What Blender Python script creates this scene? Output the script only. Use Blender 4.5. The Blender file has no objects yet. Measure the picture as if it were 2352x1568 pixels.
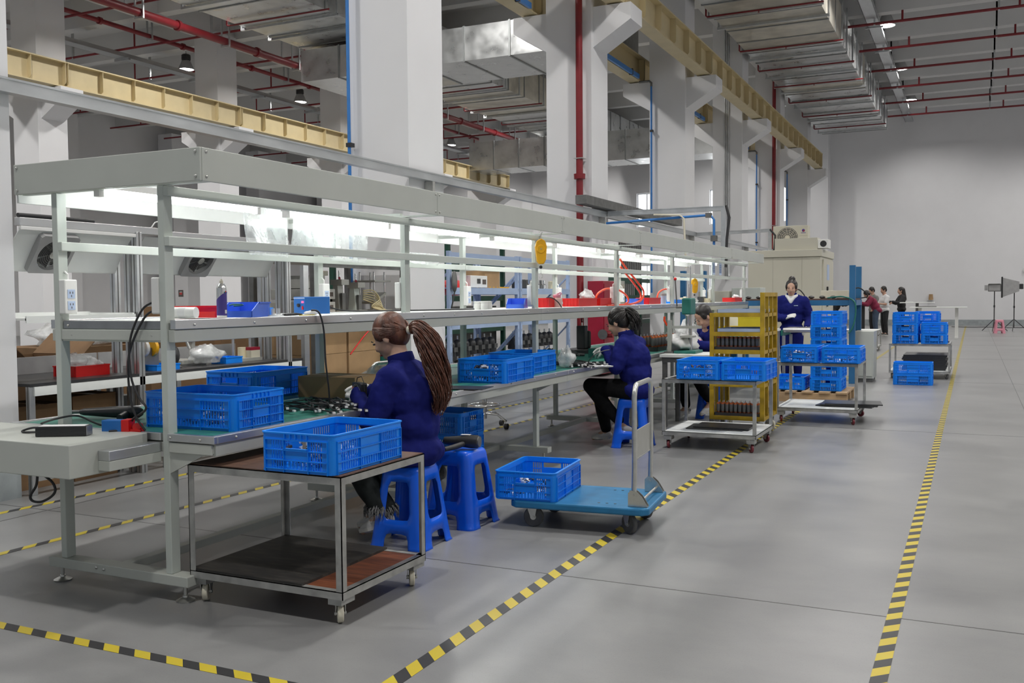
import bpy, bmesh, math, random
from mathutils import Vector, Matrix, Euler
R_ = math.radians
SC = bpy.context.scene
COL = SC.collection
random.seed(7)

# ---------------------------------------------------------------- camera, world, exposure
H = 1.40                      # eye height; world: X across the hall, Y along the production line, Z up
F_PX, PIT, YAW, ROL = 2204.6, 0.0450938, -0.4474230, -0.0084079
def _rx(a): return Matrix(((1, 0, 0), (0, math.cos(a), -math.sin(a)), (0, math.sin(a), math.cos(a))))
def _rz(a): return Matrix(((math.cos(a), -math.sin(a), 0), (math.sin(a), math.cos(a), 0), (0, 0, 1)))
RW = _rz(ROL) @ _rx(PIT) @ Matrix(((1, 0, 0), (0, 0, -1), (0, 1, 0))) @ _rz(YAW)   # world -> camera (x right, y down, z forward)
cam_d = bpy.data.cameras.new('camera'); cam = bpy.data.objects.new('camera', cam_d); COL.objects.link(cam)
cam_d.sensor_width = 36; cam_d.lens = F_PX * 36 / 2352; cam_d.clip_start = .05; cam_d.clip_end = 200
cam.matrix_world = Matrix(((RW[0][0], -RW[1][0], -RW[2][0], 0), (RW[0][1], -RW[1][1], -RW[2][1], 0), (RW[0][2], -RW[1][2], -RW[2][2], H), (0, 0, 0, 1)))
SC.camera = cam
SC.view_settings.view_transform = 'Standard'; SC.view_settings.look = 'None'
SC.view_settings.exposure = 0.0; SC.view_settings.gamma = 1; SC.view_settings.use_curve_mapping = False
W = bpy.data.worlds.new('world'); SC.world = W; W.use_nodes = True
W.node_tree.nodes['Background'].inputs[0].default_value = (.86, .93, 1.0, 1)
W.node_tree.nodes['Background'].inputs[1].default_value = WORLD_STRENGTH = 0.32
LAMP_POWER = 1050
SC.cycles.use_denoising = True; SC.cycles.max_bounces = 8; SC.cycles.diffuse_bounces = 4; SC.cycles.glossy_bounces = 3
SC.cycles.transmission_bounces = 4; SC.cycles.transparent_max_bounces = 8
SC.cycles.sample_clamp_indirect = 6; SC.cycles.caustics_reflective = False; SC.cycles.caustics_refractive = False

def ray(x, y): return RW.transposed() @ Vector(((x - 1176) / F_PX, (y - 784) / F_PX, 1))
def onz(x, y, z=0.0):
    d = ray(x, y); return Vector((0, 0, H)) + d * ((z - H) / d.z)
def onx(x, y, X):
    d = ray(x, y); return Vector((0, 0, H)) + d * (X / d.x)
def ony(x, y, Y):
    d = ray(x, y); return Vector((0, 0, H)) + d * (Y / d.y)

# ---------------------------------------------------------------- materials
MATS = {}
def mat(name, col, rough=.5, metal=0.0, var=.06, scale=8.0, bump=0.0, bscale=None, alpha=1.0, trans=0.0, emit=None, spec=.5, stretch=(1, 1, 1), col2=None, thr=None, coat=0.0, rvar=0.0):
    m = bpy.data.materials.new(name); m.use_nodes = True; nt = m.node_tree; b = nt.nodes['Principled BSDF']
    n = nt.nodes; l = nt.links
    b.inputs['Roughness'].default_value = rough; b.inputs['Metallic'].default_value = metal
    b.inputs['Alpha'].default_value = alpha; b.inputs['Transmission Weight'].default_value = trans
    b.inputs['Specular IOR Level'].default_value = spec; b.inputs['Coat Weight'].default_value = coat
    c = (*col, 1)
    tc = n.new('ShaderNodeTexCoord'); mp = n.new('ShaderNodeMapping'); mp.inputs['Scale'].default_value = stretch
    l.new(tc.outputs['Object'], mp.inputs['Vector'])
    nz = n.new('ShaderNodeTexNoise'); nz.inputs['Scale'].default_value = scale; nz.inputs['Detail'].default_value = 4
    l.new(mp.outputs['Vector'], nz.inputs['Vector'])
    cr = n.new('ShaderNodeValToRGB')
    lo, hi = (.3, .7) if thr is None else thr
    cr.color_ramp.elements[0].position = lo; cr.color_ramp.elements[1].position = hi
    if col2 is None:
        cr.color_ramp.elements[0].color = (*[max(0, v * (1 - var)) for v in col], 1)
        cr.color_ramp.elements[1].color = (*[min(1, v * (1 + var)) for v in col], 1)
    else:
        cr.color_ramp.elements[0].color = c; cr.color_ramp.elements[1].color = (*col2, 1)
    l.new(nz.outputs['Fac'], cr.inputs['Fac']); l.new(cr.outputs['Color'], b.inputs['Base Color'])
    if rvar:
        mr = n.new('ShaderNodeMapRange'); mr.inputs['To Min'].default_value = max(.02, rough - rvar); mr.inputs['To Max'].default_value = rough + rvar
        mr.inputs['From Min'].default_value = .3; mr.inputs['From Max'].default_value = .7
        l.new(nz.outputs['Fac'], mr.inputs['Value']); l.new(mr.outputs['Result'], b.inputs['Roughness'])
    if bump:
        n2 = n.new('ShaderNodeTexNoise'); n2.inputs['Scale'].default_value = bscale or scale * 4; n2.inputs['Detail'].default_value = 3
        l.new(mp.outputs['Vector'], n2.inputs['Vector'])
        bp = n.new('ShaderNodeBump'); bp.inputs['Strength'].default_value = bump; bp.inputs['Distance'].default_value = .01
        l.new(n2.outputs['Fac'], bp.inputs['Height']); l.new(bp.outputs['Normal'], b.inputs['Normal'])
    if emit:
        b.inputs['Emission Color'].default_value = (*emit[0], 1); b.inputs['Emission Strength'].default_value = emit[1]
    MATS[name] = m
    return m
def stripes(name, cols, period, angle, rough=.45):
    """diagonal hazard stripes printed along the object's long axis"""
    m = bpy.data.materials.new(name); m.use_nodes = True; n = m.node_tree.nodes; l = m.node_tree.links; b = n['Principled BSDF']
    tc = n.new('ShaderNodeTexCoord'); sp = n.new('ShaderNodeSeparateXYZ'); l.new(tc.outputs['Object'], sp.inputs[0])
    a = n.new('ShaderNodeMath'); a.operation = 'MULTIPLY'; a.inputs[1].default_value = angle; l.new(sp.outputs['Y'], a.inputs[0])
    s = n.new('ShaderNodeMath'); s.operation = 'ADD'; l.new(sp.outputs['X'], s.inputs[0]); l.new(a.outputs[0], s.inputs[1])
    d = n.new('ShaderNodeMath'); d.operation = 'DIVIDE'; d.inputs[1].default_value = period; l.new(s.outputs[0], d.inputs[0])
    fr = n.new('ShaderNodeMath'); fr.operation = 'FRACT'; l.new(d.outputs[0], fr.inputs[0])
    g = n.new('ShaderNodeMath'); g.operation = 'GREATER_THAN'; g.inputs[1].default_value = .5; l.new(fr.outputs[0], g.inputs[0])
    mx = n.new('ShaderNodeMix'); mx.data_type = 'RGBA'; l.new(g.outputs[0], mx.inputs['Factor'])
    mx.inputs['A'].default_value = (*cols[0], 1); mx.inputs['B'].default_value = (*cols[1], 1)
    nz = n.new('ShaderNodeTexNoise'); nz.inputs['Scale'].default_value = 14; l.new(tc.outputs['Object'], nz.inputs['Vector'])
    m2 = n.new('ShaderNodeMix'); m2.data_type = 'RGBA'; m2.blend_type = 'MULTIPLY'; m2.inputs['Factor'].default_value = .35
    l.new(mx.outputs['Result'], m2.inputs['A']); l.new(nz.outputs['Color'], m2.inputs['B'])
    cs = n.new('ShaderNodeMix'); cs.data_type = 'RGBA'; cs.inputs['Factor'].default_value = .3
    l.new(mx.outputs['Result'], cs.inputs['A']); l.new(m2.outputs['Result'], cs.inputs['B'])
    l.new(cs.outputs['Result'], b.inputs['Base Color']); b.inputs['Roughness'].default_value = rough
    MATS[name] = m
    return m

# ---------------------------------------------------------------- mesh builder
class MB:
    def __init__(s): s.v = []; s.f = []
    def add(s, vs, fs):
        k = len(s.v); s.v += [tuple(v) for v in vs]; s.f += [tuple(i + k for i in f) for f in fs]; return s
    def box(s, x0, x1, y0, y1, z0, z1):
        return s.add([(x0, y0, z0), (x1, y0, z0), (x1, y1, z0), (x0, y1, z0), (x0, y0, z1), (x1, y0, z1), (x1, y1, z1), (x0, y1, z1)],
                     [(3, 2, 1, 0), (4, 5, 6, 7), (0, 1, 5, 4), (1, 2, 6, 5), (2, 3, 7, 6), (3, 0, 4, 7)])
    def bar(s, p, q, w, h=None, up=(0, 0, 1)):
        h = w if h is None else h; p = Vector(p); q = Vector(q); d = (q - p).normalized(); u = Vector(up)
        if abs(d.dot(u)) > .99: u = Vector((0, 1, 0))
        a = d.cross(u).normalized(); b = a.cross(d).normalized(); a *= w / 2; b *= h / 2
        return s.add([p - a - b, p + a - b, p + a + b, p - a + b, q - a - b, q + a - b, q + a + b, q - a + b],
                     [(3, 2, 1, 0), (4, 5, 6, 7), (0, 1, 5, 4), (1, 2, 6, 5), (2, 3, 7, 6), (3, 0, 4, 7)])
    def cyl(s, p, q, r, n=12, r2=None):
        return s.tube([p, q], r, n, r2)
    def tube(s, pts, r, n=8, r2=None, closed=False):
        pts = [Vector(p) for p in pts]; k = len(pts); rs = r if isinstance(r, (list, tuple)) else [r + ((r if r2 is None else r2) - r) * i / max(1, k - 1) for i in range(k)]
        vs = []; fs = []; pa = None
        for i, p in enumerate(pts):
            if closed: d = (pts[(i + 1) % k] - pts[i - 1]).normalized()
            else: d = (pts[min(i + 1, k - 1)] - pts[max(i - 1, 0)]).normalized()
            if pa is None:
                u = Vector((0, 0, 1)) if abs(d.z) < .9 else Vector((1, 0, 0)); a = d.cross(u).normalized()
            else:
                a = pa - d * pa.dot(d); a = a.normalized() if a.length > 1e-6 else d.orthogonal().normalized()
            pa = a; b = d.cross(a)
            for j in range(n):
                t = 2 * math.pi * j / n; vs.append(p + (a * math.cos(t) + b * math.sin(t)) * rs[i])
        for i in range(k if closed else k - 1):
            i2 = (i + 1) % k
            for j in range(n):
                j2 = (j + 1) % n; fs.append((i * n + j, i * n + j2, i2 * n + j2, i2 * n + j))
        if not closed:
            fs.append(tuple(range(n - 1, -1, -1))); fs.append(tuple((k - 1) * n + j for j in range(n)))
        return s.add(vs, fs)
    def lathe(s, c, prof, n=18, axis='z'):
        vs = []; fs = []; c = Vector(c)
        for r, z in prof:
            for j in range(n):
                t = 2 * math.pi * j / n; a, b = r * math.cos(t), r * math.sin(t)
                vs.append(c + Vector((a, b, z) if axis == 'z' else (z, a, b) if axis == 'x' else (b, z, a)))
        for i in range(len(prof) - 1):
            for j in range(n):
                j2 = (j + 1) % n; fs.append((i * n + j, i * n + j2, (i + 1) * n + j2, (i + 1) * n + j))
        if prof[0][0] > 1e-4: fs.append(tuple(range(n - 1, -1, -1)))
        if prof[-1][0] > 1e-4: fs.append(tuple((len(prof) - 1) * n + j for j in range(n)))
        return s.add(vs, fs)
    def prism(s, poly, axis, a, b):
        n = len(poly); m = {'x': lambda u, v, w: (w, u, v), 'y': lambda u, v, w: (u, w, v), 'z': lambda u, v, w: (u, v, w)}[axis]
        vs = [m(u, v, a) for u, v in poly] + [m(u, v, b) for u, v in poly]
        fs = [tuple(range(n - 1, -1, -1)), tuple(range(n, 2 * n))] + [(i, (i + 1) % n, n + (i + 1) % n, n + i) for i in range(n)]
        return s.add(vs, fs)
    def ell(s, c, r, nu=14, nv=10):
        c = Vector(c); r = (r, r, r) if not isinstance(r, (tuple, list)) else r
        prof = [(math.sin(math.pi * i / nv), -math.cos(math.pi * i / nv)) for i in range(nv + 1)]
        k = len(s.v); s.lathe((0, 0, 0), [(max(a, 1e-5), z) for a, z in prof], nu)
        for i in range(k, len(s.v)):
            x, y, z = s.v[i]; s.v[i] = (c.x + x * r[0], c.y + y * r[1], c.z + z * r[2])
        return s
    def xf(s, M, k=0):
        for i in range(k, len(s.v)): s.v[i] = tuple(M @ Vector(s.v[i]))
        return s
    def mesh(s, name, smooth=None):
        me = bpy.data.meshes.new(name); me.from_pydata(s.v, [], s.f)
        bm = bmesh.new(); bm.from_mesh(me); bmesh.ops.recalc_face_normals(bm, faces=bm.faces); bm.to_mesh(me); bm.free()
        if smooth is not None:
            me.shade_smooth(); me.set_sharp_from_angle(angle=R_(smooth))
        return me
    def build(s, name, m, parent=None, smooth=None, bevel=0.0, seg=2, loc=None, w=False):
        if w:
            q = parent.location; s.v = [(a - q.x, b - q.y, c - q.z) for a, b, c in s.v]
        return link(name, s.mesh(name, smooth), m, parent, bevel, seg, loc)
def link(name, me, m, parent=None, bevel=0.0, seg=2, loc=None):
    if isinstance(m, str): m = MATS[m]
    if m is not None and not me.materials: me.materials.append(m)
    o = bpy.data.objects.new(name, me); COL.objects.link(o)
    if parent is not None: o.parent = parent
    if loc is not None: o.location = loc
    if bevel:
        b = o.modifiers.new('bevel', 'BEVEL'); b.width = bevel; b.segments = seg; b.limit_method = 'ANGLE'; b.angle_limit = R_(40)
    return o
def tag(o, label, cat=None, group=None, kind=None):
    if label: o['label'] = label
    if cat: o['category'] = cat
    if group: o['group'] = group
    if kind: o['kind'] = kind
    return o
def thing(name, label, cat, loc=(0, 0, 0), rz=0.0, group=None, kind=None):
    o = bpy.data.objects.new(name, None); COL.objects.link(o); o.location = loc; o.rotation_euler = (0, 0, rz); o.empty_display_size = .1
    return tag(o, label, cat, group, kind)
def struct(o): o['kind'] = 'structure'; return o
def stuff(o): o['kind'] = 'stuff'; return o
def dup(root, loc=None, rz=None, label=None, group=None):
    def cp(o, par):
        c = o.copy(); COL.objects.link(c); c.parent = par
        for ch in list(o.children): cp(ch, c)
        return c
    r = cp(root, root.parent)
    if loc is not None: r.location = loc
    if rz is not None: r.rotation_euler = (0, 0, rz)
    if label: r['label'] = label
    if group: r['group'] = group
    return r
ORD = ['first', 'second', 'third', 'fourth', 'fifth', 'sixth', 'seventh', 'eighth', 'ninth', 'tenth', 'eleventh', 'twelfth', 'thirteenth', 'fourteenth', 'fifteenth', 'sixteenth', 'seventeenth', 'eighteenth']
# ---------------------------------------------------------------- material library
mat('plaster', (.74, .74, .755), .85, var=.02, scale=1.2)
mat('plaster_ceiling', (.66, .66, .66), .9, var=.03, scale=.8)
mat('base_paint', (.33, .36, .37), .45, var=.15, scale=6)
mat('beige_steel', (.62, .52, .31), .45, var=.05, scale=3)
mat('galvanised', (.56, .58, .59), .36, .85, var=.10, scale=7, stretch=(1, .3, 1), rvar=.08)
mat('duct_metal', (.60, .61, .61), .34, .8, var=.12, scale=3, rvar=.1)
mat('duct_stained', (.56, .53, .46), .45, .5, var=.2, scale=2.5, rvar=.1)
mat('duct_seam', (.30, .31, .31), .5, .6)
mat('red_pipe', (.21, .014, .020), .38, var=.12, scale=5)
mat('blue_pipe', (.04, .20, .55), .4, var=.05)
mat('black_rubber', (.025, .025, .027), .6, var=.15, scale=30)
mat('black_plastic', (.03, .03, .032), .38, var=.1, scale=20)
mat('white_plastic', (.80, .80, .78), .4, var=.02)
mat('ivory', (.66, .62, .50), .4, var=.03)
mat('bench_paint', (.50, .52, .48), .42, var=.03, scale=4)
mat('bench_green', (.54, .58, .54), .42, var=.03, scale=4)
mat('panel_white', (.80, .82, .80), .5, var=.02)
mat('aluminium', (.62, .63, .64), .35, .9, var=.06, scale=12, stretch=(1, .1, 1), rvar=.06)
mat('alu_dark', (.33, .34, .35), .4, .8, var=.1)
mat('green_mat', (.035, .20, .155), .42, var=.10, scale=6)
mat('steel_cart', (.40, .40, .385), .48, .55, var=.22, scale=14, bump=.05, rvar=.1)
mat('steel_dark', (.17, .17, .165), .45, .6, var=.2, scale=9)
mat('chrome', (.75, .75, .75), .15, 1.0, var=.02)
mat('zinc', (.60, .60, .57), .3, .9, var=.08, scale=25)
mat('nylon', (.66, .62, .50), .4, var=.12, scale=18)
mat('red_wheel', (.16, .02, .03), .35, var=.1)
mat('rubber_grey', (.10, .10, .10), .65, var=.15, scale=20)
mat('crate_blue', (.004, .23, .86), .33, var=.06, scale=6, spec=.4)
mat('crate_rim_blue', (.006, .26, .94), .30, var=.04, scale=6, spec=.4)
mat('stool_blue', (.004, .115, .78), .28, var=.04, scale=5)
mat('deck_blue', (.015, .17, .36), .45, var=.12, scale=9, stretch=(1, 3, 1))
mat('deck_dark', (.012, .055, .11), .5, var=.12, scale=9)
mat('board_orange', (.24, .072, .028), .5, var=.0, scale=5, stretch=(1.2, 14, 1), col2=(.09, .030, .018), thr=(.35, .75))
mat('board_dark', (.022, .021, .020), .5, var=.0, scale=4, stretch=(2, 8, 1), col2=(.065, .058, .05), thr=(.45, .8))
mat('board_brown', (.11, .055, .034), .55, var=.3, scale=5, stretch=(1, 12, 1))
mat('yellow_paint', (.44, .28, .010), .5, var=.25, scale=9, bump=.04)
mat('cardboard', (.38, .24, .12), .8, var=.10, scale=5, bump=.02)
mat('cardboard_dark', (.20, .115, .055), .85, var=.12, scale=5)
mat('kraft_tape', (.42, .29, .15), .3, var=.05)
mat('paper', (.74, .74, .74), .7, var=.03)
mat('paper_blue', (.45, .55, .74), .7, var=.03)
mat('print_dark', (.10, .08, .07), .8, var=.1)
mat('print_blue', (.08, .16, .42), .7, var=.05)
mat('red_plastic', (.62, .008, .008), .35, var=.05, scale=5)
mat('orange_hose', (.90, .075, .02), .35, var=.04)
mat('bin_blue', (.05, .15, .72), .35, var=.04)
mat('device_blue', (.02, .15, .48), .4, var=.04)
mat('coverall', (.011, .015, .135), .85, var=.16, scale=7, bump=.25, bscale=16, spec=.12)
mat('trousers', (.010, .010, .011), .9, var=.3, scale=20, bump=.15, bscale=30, spec=.15)
mat('trousers_grey', (.022, .026, .026), .85, var=.3, scale=20, bump=.15, bscale=30, spec=.15)
mat('skin', (.52, .31, .22), .5, var=.06, scale=14)
mat('lips', (.42, .16, .14), .45, var=.05)
mat('glove', (.74, .74, .72), .85, var=.05, scale=40, bump=.2, bscale=120)
mat('hair_auburn', (.105, .035, .018), .42, var=.5, scale=26, stretch=(1, 1, .35), bump=.35, bscale=70)
mat('hair_black', (.014, .011, .010), .4, var=.5, scale=26, stretch=(1, 1, .35), bump=.35, bscale=70)
mat('shoe_white', (.62, .61, .60), .55, var=.06, scale=12)
mat('shoe_sole', (.70, .68, .63), .6, var=.05)
mat('fringe_grey', (.20, .20, .20), .9, var=.5, scale=60)
mat('beige_cabinet', (.56, .54, .45), .42, var=.02, scale=2)
mat('beige_dark', (.40, .38, .31), .45, var=.03)
mat('blue_steel', (.025, .14, .31), .42, var=.08, scale=5)
mat('rack_blue', (.36, .46, .66), .42, var=.05, scale=5)
mat('rack_green', (.012, .065, .04), .45, var=.15, scale=5)
mat('machine_green', (.02, .16, .13), .4, var=.08)
mat('machine_grey', (.42, .42, .39), .42, .2, var=.08, scale=8)
mat('red_cabinet', (.32, .012, .035), .35, var=.04)
mat('maroon', (.20, .012, .045), .8, var=.1, bump=.2, bscale=14)
mat('white_cloth', (.72, .72, .72), .85, var=.04, bump=.2, bscale=14)
mat('grey_cloth', (.20, .20, .19), .85, var=.1)
mat('jeans', (.05, .075, .12), .85, var=.2, bump=.15, bscale=20)
mat('black_cloth', (.02, .02, .022), .85, var=.2)
mat('copper', (.50, .16, .07), .35, .8, var=.2, scale=40)
mat('orange_cap', (.55, .13, .03), .4, var=.1)
mat('yellow_tool', (.75, .38, .01), .35, var=.05)
mat('yellow_box', (.70, .55, .02), .5, var=.04)
mat('pink_plastic', (.72, .28, .36), .35, var=.04)
mat('pink_bottle', (.72, .48, .44), .3, var=.04)
mat('cream', (.70, .62, .42), .45, var=.04)
mat('purple_print', (.07, .05, .26), .35, var=.04)
mat('silver', (.66, .66, .66), .25, .9, var=.04)
mat('softbox_grey', (.36, .36, .36), .7, var=.08)
mat('wood_pallet', (.44, .30, .17), .8, var=.2, scale=6, stretch=(1, 6, 1))
mat('hose_cream', (.55, .48, .28), .45, var=.05)
mat('green_glow', (.02, .5, .1), .4, emit=((.05, .9, .2), .6))  # added self-glow that brightens the office chair's green tag, which is no lamp
mat('pilot_red', (.8, .05, .12), .4, emit=((1, .1, .25), 1.6))
mat('tube_lamp', (1, 1, 1), .4, emit=((.93, 1.0, .97), 20.0))
mat('lamp_lens', (1, 1, 1), .4, emit=((1.0, .98, .94), 22.0))
mat('window_sky', (1, 1, 1), .4, emit=((.95, .98, 1.0), 3.2))
mat('white_frame', (.62, .64, .66), .4, var=.02)
stripes('hazard', ((.035, .035, .037), (.60, .47, .035)), .17, 1.0)
stripes('hazard_b', ((.035, .035, .037), (.60, .47, .035)), .17, -1.0)
# clear film / bags: thin sheets that let most light through
def film(name, col, op, rough=.12):
    m = bpy.data.materials.new(name); m.use_nodes = True; n = m.node_tree.nodes; l = m.node_tree.links; b = n['Principled BSDF']
    b.inputs['Base Color'].default_value = (*col, 1); b.inputs['Roughness'].default_value = rough; b.inputs['Specular IOR Level'].default_value = .9
    tc = n.new('ShaderNodeTexCoord'); nz = n.new('ShaderNodeTexNoise'); nz.inputs['Scale'].default_value = 9; nz.inputs['Detail'].default_value = 5
    l.new(tc.outputs['Object'], nz.inputs['Vector'])
    mr = n.new('ShaderNodeMapRange'); mr.inputs['From Min'].default_value = .35; mr.inputs['From Max'].default_value = .7
    mr.inputs['To Min'].default_value = op * .6; mr.inputs['To Max'].default_value = min(1, op * 1.7)
    l.new(nz.outputs['Fac'], mr.inputs['Value']); l.new(mr.outputs['Result'], b.inputs['Alpha'])
    bp = n.new('ShaderNodeBump'); bp.inputs['Strength'].default_value = .5; bp.inputs['Distance'].default_value = .02
    l.new(nz.outputs['Fac'], bp.inputs['Height']); l.new(bp.outputs['Normal'], b.inputs['Normal'])
    MATS[name] = m
film('film_clear', (.78, .82, .82), .28)
film('film_bag', (.80, .82, .82), .5, .2)
# polished concrete
def concrete():
    m = bpy.data.materials.new('concrete'); m.use_nodes = True; n = m.node_tree.nodes; l = m.node_tree.links; b = n['Principled BSDF']
    tc = n.new('ShaderNodeTexCoord')
    def noise(sc, det, st=(1, 1, 1), dist=0):
        mp = n.new('ShaderNodeMapping'); mp.inputs['Scale'].default_value = st; l.new(tc.outputs['Object'], mp.inputs['Vector'])
        z = n.new('ShaderNodeTexNoise'); z.inputs['Scale'].default_value = sc; z.inputs['Detail'].default_value = det; z.inputs['Distortion'].default_value = dist; z.inputs['Roughness'].default_value = .62
        l.new(mp.outputs['Vector'], z.inputs['Vector']); return z
    big = noise(.45, 6, (.8, 1, 1), .2); mid = noise(1.7, 8, (.7, 1, 1), .15); fine = noise(150, 2)
    r1 = n.new('ShaderNodeValToRGB'); r1.color_ramp.elements[0].position = .15; r1.color_ramp.elements[1].position = .85
    r1.color_ramp.elements[0].color = (.120, .122, .126, 1); r1.color_ramp.elements[1].color = (.375, .375, .370, 1)
    mixf = n.new('ShaderNodeMath'); mixf.operation = 'ADD'; 
    h1 = n.new('ShaderNodeMath'); h1.operation = 'MULTIPLY'; h1.inputs[1].default_value = .5; l.new(big.outputs['Fac'], h1.inputs[0])
    h2 = n.new('ShaderNodeMath'); h2.operation = 'MULTIPLY'; h2.inputs[1].default_value = .5; l.new(mid.outputs['Fac'], h2.inputs[0])
    l.new(h1.outputs[0], mixf.inputs[0]); l.new(h2.outputs[0], mixf.inputs[1]); l.new(mixf.outputs[0], r1.inputs['Fac'])
    r2 = n.new('ShaderNodeValToRGB'); r2.color_ramp.elements[0].position = .25; r2.color_ramp.elements[1].position = .42
    r2.color_ramp.elements[0].color = (.80, .80, .80, 1); r2.color_ramp.elements[1].color = (1, 1, 1, 1); l.new(fine.outputs['Fac'], r2.inputs['Fac'])
    mx = n.new('ShaderNodeMix'); mx.data_type = 'RGBA'; mx.blend_type = 'MULTIPLY'; mx.inputs['Factor'].default_value = 1
    l.new(r1.outputs['Color'], mx.inputs['A']); l.new(r2.outputs['Color'], mx.inputs['B']); l.new(mx.outputs['Result'], b.inputs['Base Color'])
    mr = n.new('ShaderNodeMapRange'); mr.inputs['From Min'].default_value = .1; mr.inputs['From Max'].default_value = .9
    mr.inputs['To Min'].default_value = .27; mr.inputs['To Max'].default_value = .38; l.new(mid.outputs['Fac'], mr.inputs['Value']); l.new(mr.outputs['Result'], b.inputs['Roughness'])
    bp = n.new('ShaderNodeBump'); bp.inputs['Strength'].default_value = .05; bp.inputs['Distance'].default_value = .002
    l.new(fine.outputs['Fac'], bp.inputs['Height']); l.new(bp.outputs['Normal'], b.inputs['Normal'])
    b.inputs['Specular IOR Level'].default_value = .5
    MATS['concrete'] = m
concrete()
# ---------------------------------------------------------------- the hall
CY = [3.80 + 6.18 * k for k in range(8)]          # front faces of the column rows
Y_WALL = 47.9
Z_CEIL = 10.25
fl = struct(MB().box(-36, 9.5, -9, Y_WALL + .1, -.12, 0).build('floor', 'concrete'))
def joint(p, q): struct(MB().bar(p, q, .008, .0012).build('floor_joint', 'steel_dark', fl))
for y in (4.42, 10.6, 16.8, 23.0, 29.2, 35.3): joint((-36, y, .0004), (9.5, y, .0004))
for x in (.58, 6.7, -5.6): joint((x, -9, .0005), (x, Y_WALL, .0005))
wins = [(-15.75, -13.95), (-11.95, -10.15), (-9.35, -7.75)]
def wall_with_windows():
    b = MB(); zs = (1.05, 3.05, 5.0, 6.75)
    xs = [-36]
    for a, c in wins: xs += [a, c]
    xs.append(9.5)
    for i in range(0, len(xs), 2): b.box(xs[i], xs[i + 1], Y_WALL, Y_WALL + .3, 0, Z_CEIL)
    for a, c in wins:
        b.box(a, c, Y_WALL, Y_WALL + .3, 0, zs[0]); b.box(a, c, Y_WALL, Y_WALL + .3, zs[1], zs[2]); b.box(a, c, Y_WALL, Y_WALL + .3, zs[3], Z_CEIL)
    struct(b.build('wall_back', 'plaster'))
    k = 0
    for a, c in wins:
        for z0, z1 in ((zs[0], zs[1]), (zs[2], zs[3])):
            k += 1
            w = bpy.data.objects.new(f'window_{k}', None); COL.objects.link(w); struct(w); w.location = (a, Y_WALL + .16, z0)
            wd, hh = c - a, z1 - z0
            for x0, x1, q0, q1 in ((0, .05, 0, hh), (wd - .05, wd, 0, hh), (.05, wd - .05, 0, .05), (.05, wd - .05, hh - .05, hh), (.27 * wd, .27 * wd + .05, .05, hh - .05)):
                MB().box(x0, x1, -.04, .04, q0, q1).build('window_frame', 'white_frame', w)
            for x0, x1 in ((.05, .27 * wd), (.27 * wd + .05, wd - .05)):
                MB().box(x0, x1, .05, .06, .05, hh - .05).build('pane', 'window_sky', w)
wall_with_windows()
struct(MB().box(-36, -21.3, Y_WALL - .02, Y_WALL, 0, .26).build('baseboard_back', 'base_paint'))
struct(MB().box(-6.1, 9.5, Y_WALL - .02, Y_WALL, 0, .26).build('baseboard_right_hall', 'base_paint'))
wl = struct(MB().box(-36.3, -36, -9, Y_WALL, 0, Z_CEIL).build('wall_left', 'plaster'))
struct(MB().box(9.5, 9.8, -9, Y_WALL, 0, Z_CEIL).build('wall_right', 'plaster'))
struct(MB().box(-36.3, 9.8, -9, Y_WALL + .3, Z_CEIL, Z_CEIL + .2).build('ceiling', 'plaster_ceiling'))
k = 0
for y in [CY[0] + 1.0 + 3.09 * i for i in range(-4, 15)]:
    if y > Y_WALL - .4: continue
    k += 1
    struct(MB().box(-36, 9.5, y, y + .34, 9.42, Z_CEIL).build('ceiling_beam', 'plaster_ceiling'))
for x in (-6.9, -21.1): struct(MB().box(x, x + .5, -9, Y_WALL, 9.3, Z_CEIL).build('ceiling_beam', 'plaster_ceiling'))

def corbel_mesh():                                 # reaches out in +x from the column face; local origin on the face at floor level
    return MB().prism([(0, 5.85), (.70, 6.27), (.70, 6.56), (0, 6.56)], 'y', .10, .74).mesh('corbel')
CORB = corbel_mesh()
def column(x1, y, corbels=(1, -1), bas=True):
    b = MB().box(-.87, 0, 0, .84, 0, 9.4)
    o = struct(b.build('column', 'plaster', loc=(x1, y, 0)))
    if bas: MB().box(-.873, .003, -.003, .843, 0, .22).build('painted_base', 'base_paint', o)
    if 1 in corbels: link('corbel', CORB, 'plaster', o)
    if -1 in corbels:
        c = link('corbel', CORB, 'plaster', o); c.location = (-.87, .84, 0); c.rotation_euler = (0, 0, math.pi)
    return o
XA, XB = -6.15, -20.4
for k, y in enumerate(CY): column(XA, y, (1, -1) if 0 < k < 7 else ((-1,) if k == 0 else ()))
for k, y in enumerate(CY): column(XB, y) if k >= 1 else None
for k, y in enumerate(CY): column(-34.6, y, (1,)) if k >= 2 else None

# crane runway beams, one rolled beam per bay
def beam_parts():
    L = 6.17
    P = {'web': MB().box(-.012, .012, 0, L, .035, .595).mesh('web'),
         'top_flange': MB().box(-.15, .15, 0, L, .595, .625).mesh('top_flange'),
         'bottom_flange': MB().box(-.15, .15, 0, L, .005, .035).mesh('bottom_flange'),
         'stiffener': MB().prism([(.012, .03), (.125, .10), (.14, .13), (.14, .595), (.012, .595)], 'y', 0, .014).mesh('stiffener')}
    return P
BP = beam_parts()
def crane_beam(x, y, label, group, side):
    t = thing('crane_beam', label, 'crane beam', (x, y, 6.58), 0, group)
    for nme in ('web', 'top_flange', 'bottom_flange'): link(nme, BP[nme], 'beige_steel', t)
    for i in range(7):
        for s in ((1, -1) if i in (0, 6) else (side,)):
            o = link('stiffener', BP['stiffener'], 'beige_steel', t); o.location = (0, .04 + i * 1.03 - (.08 if i == 6 else 0), 0)
            if s < 0: o.scale = (-1, 1, 1)
    return t
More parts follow.
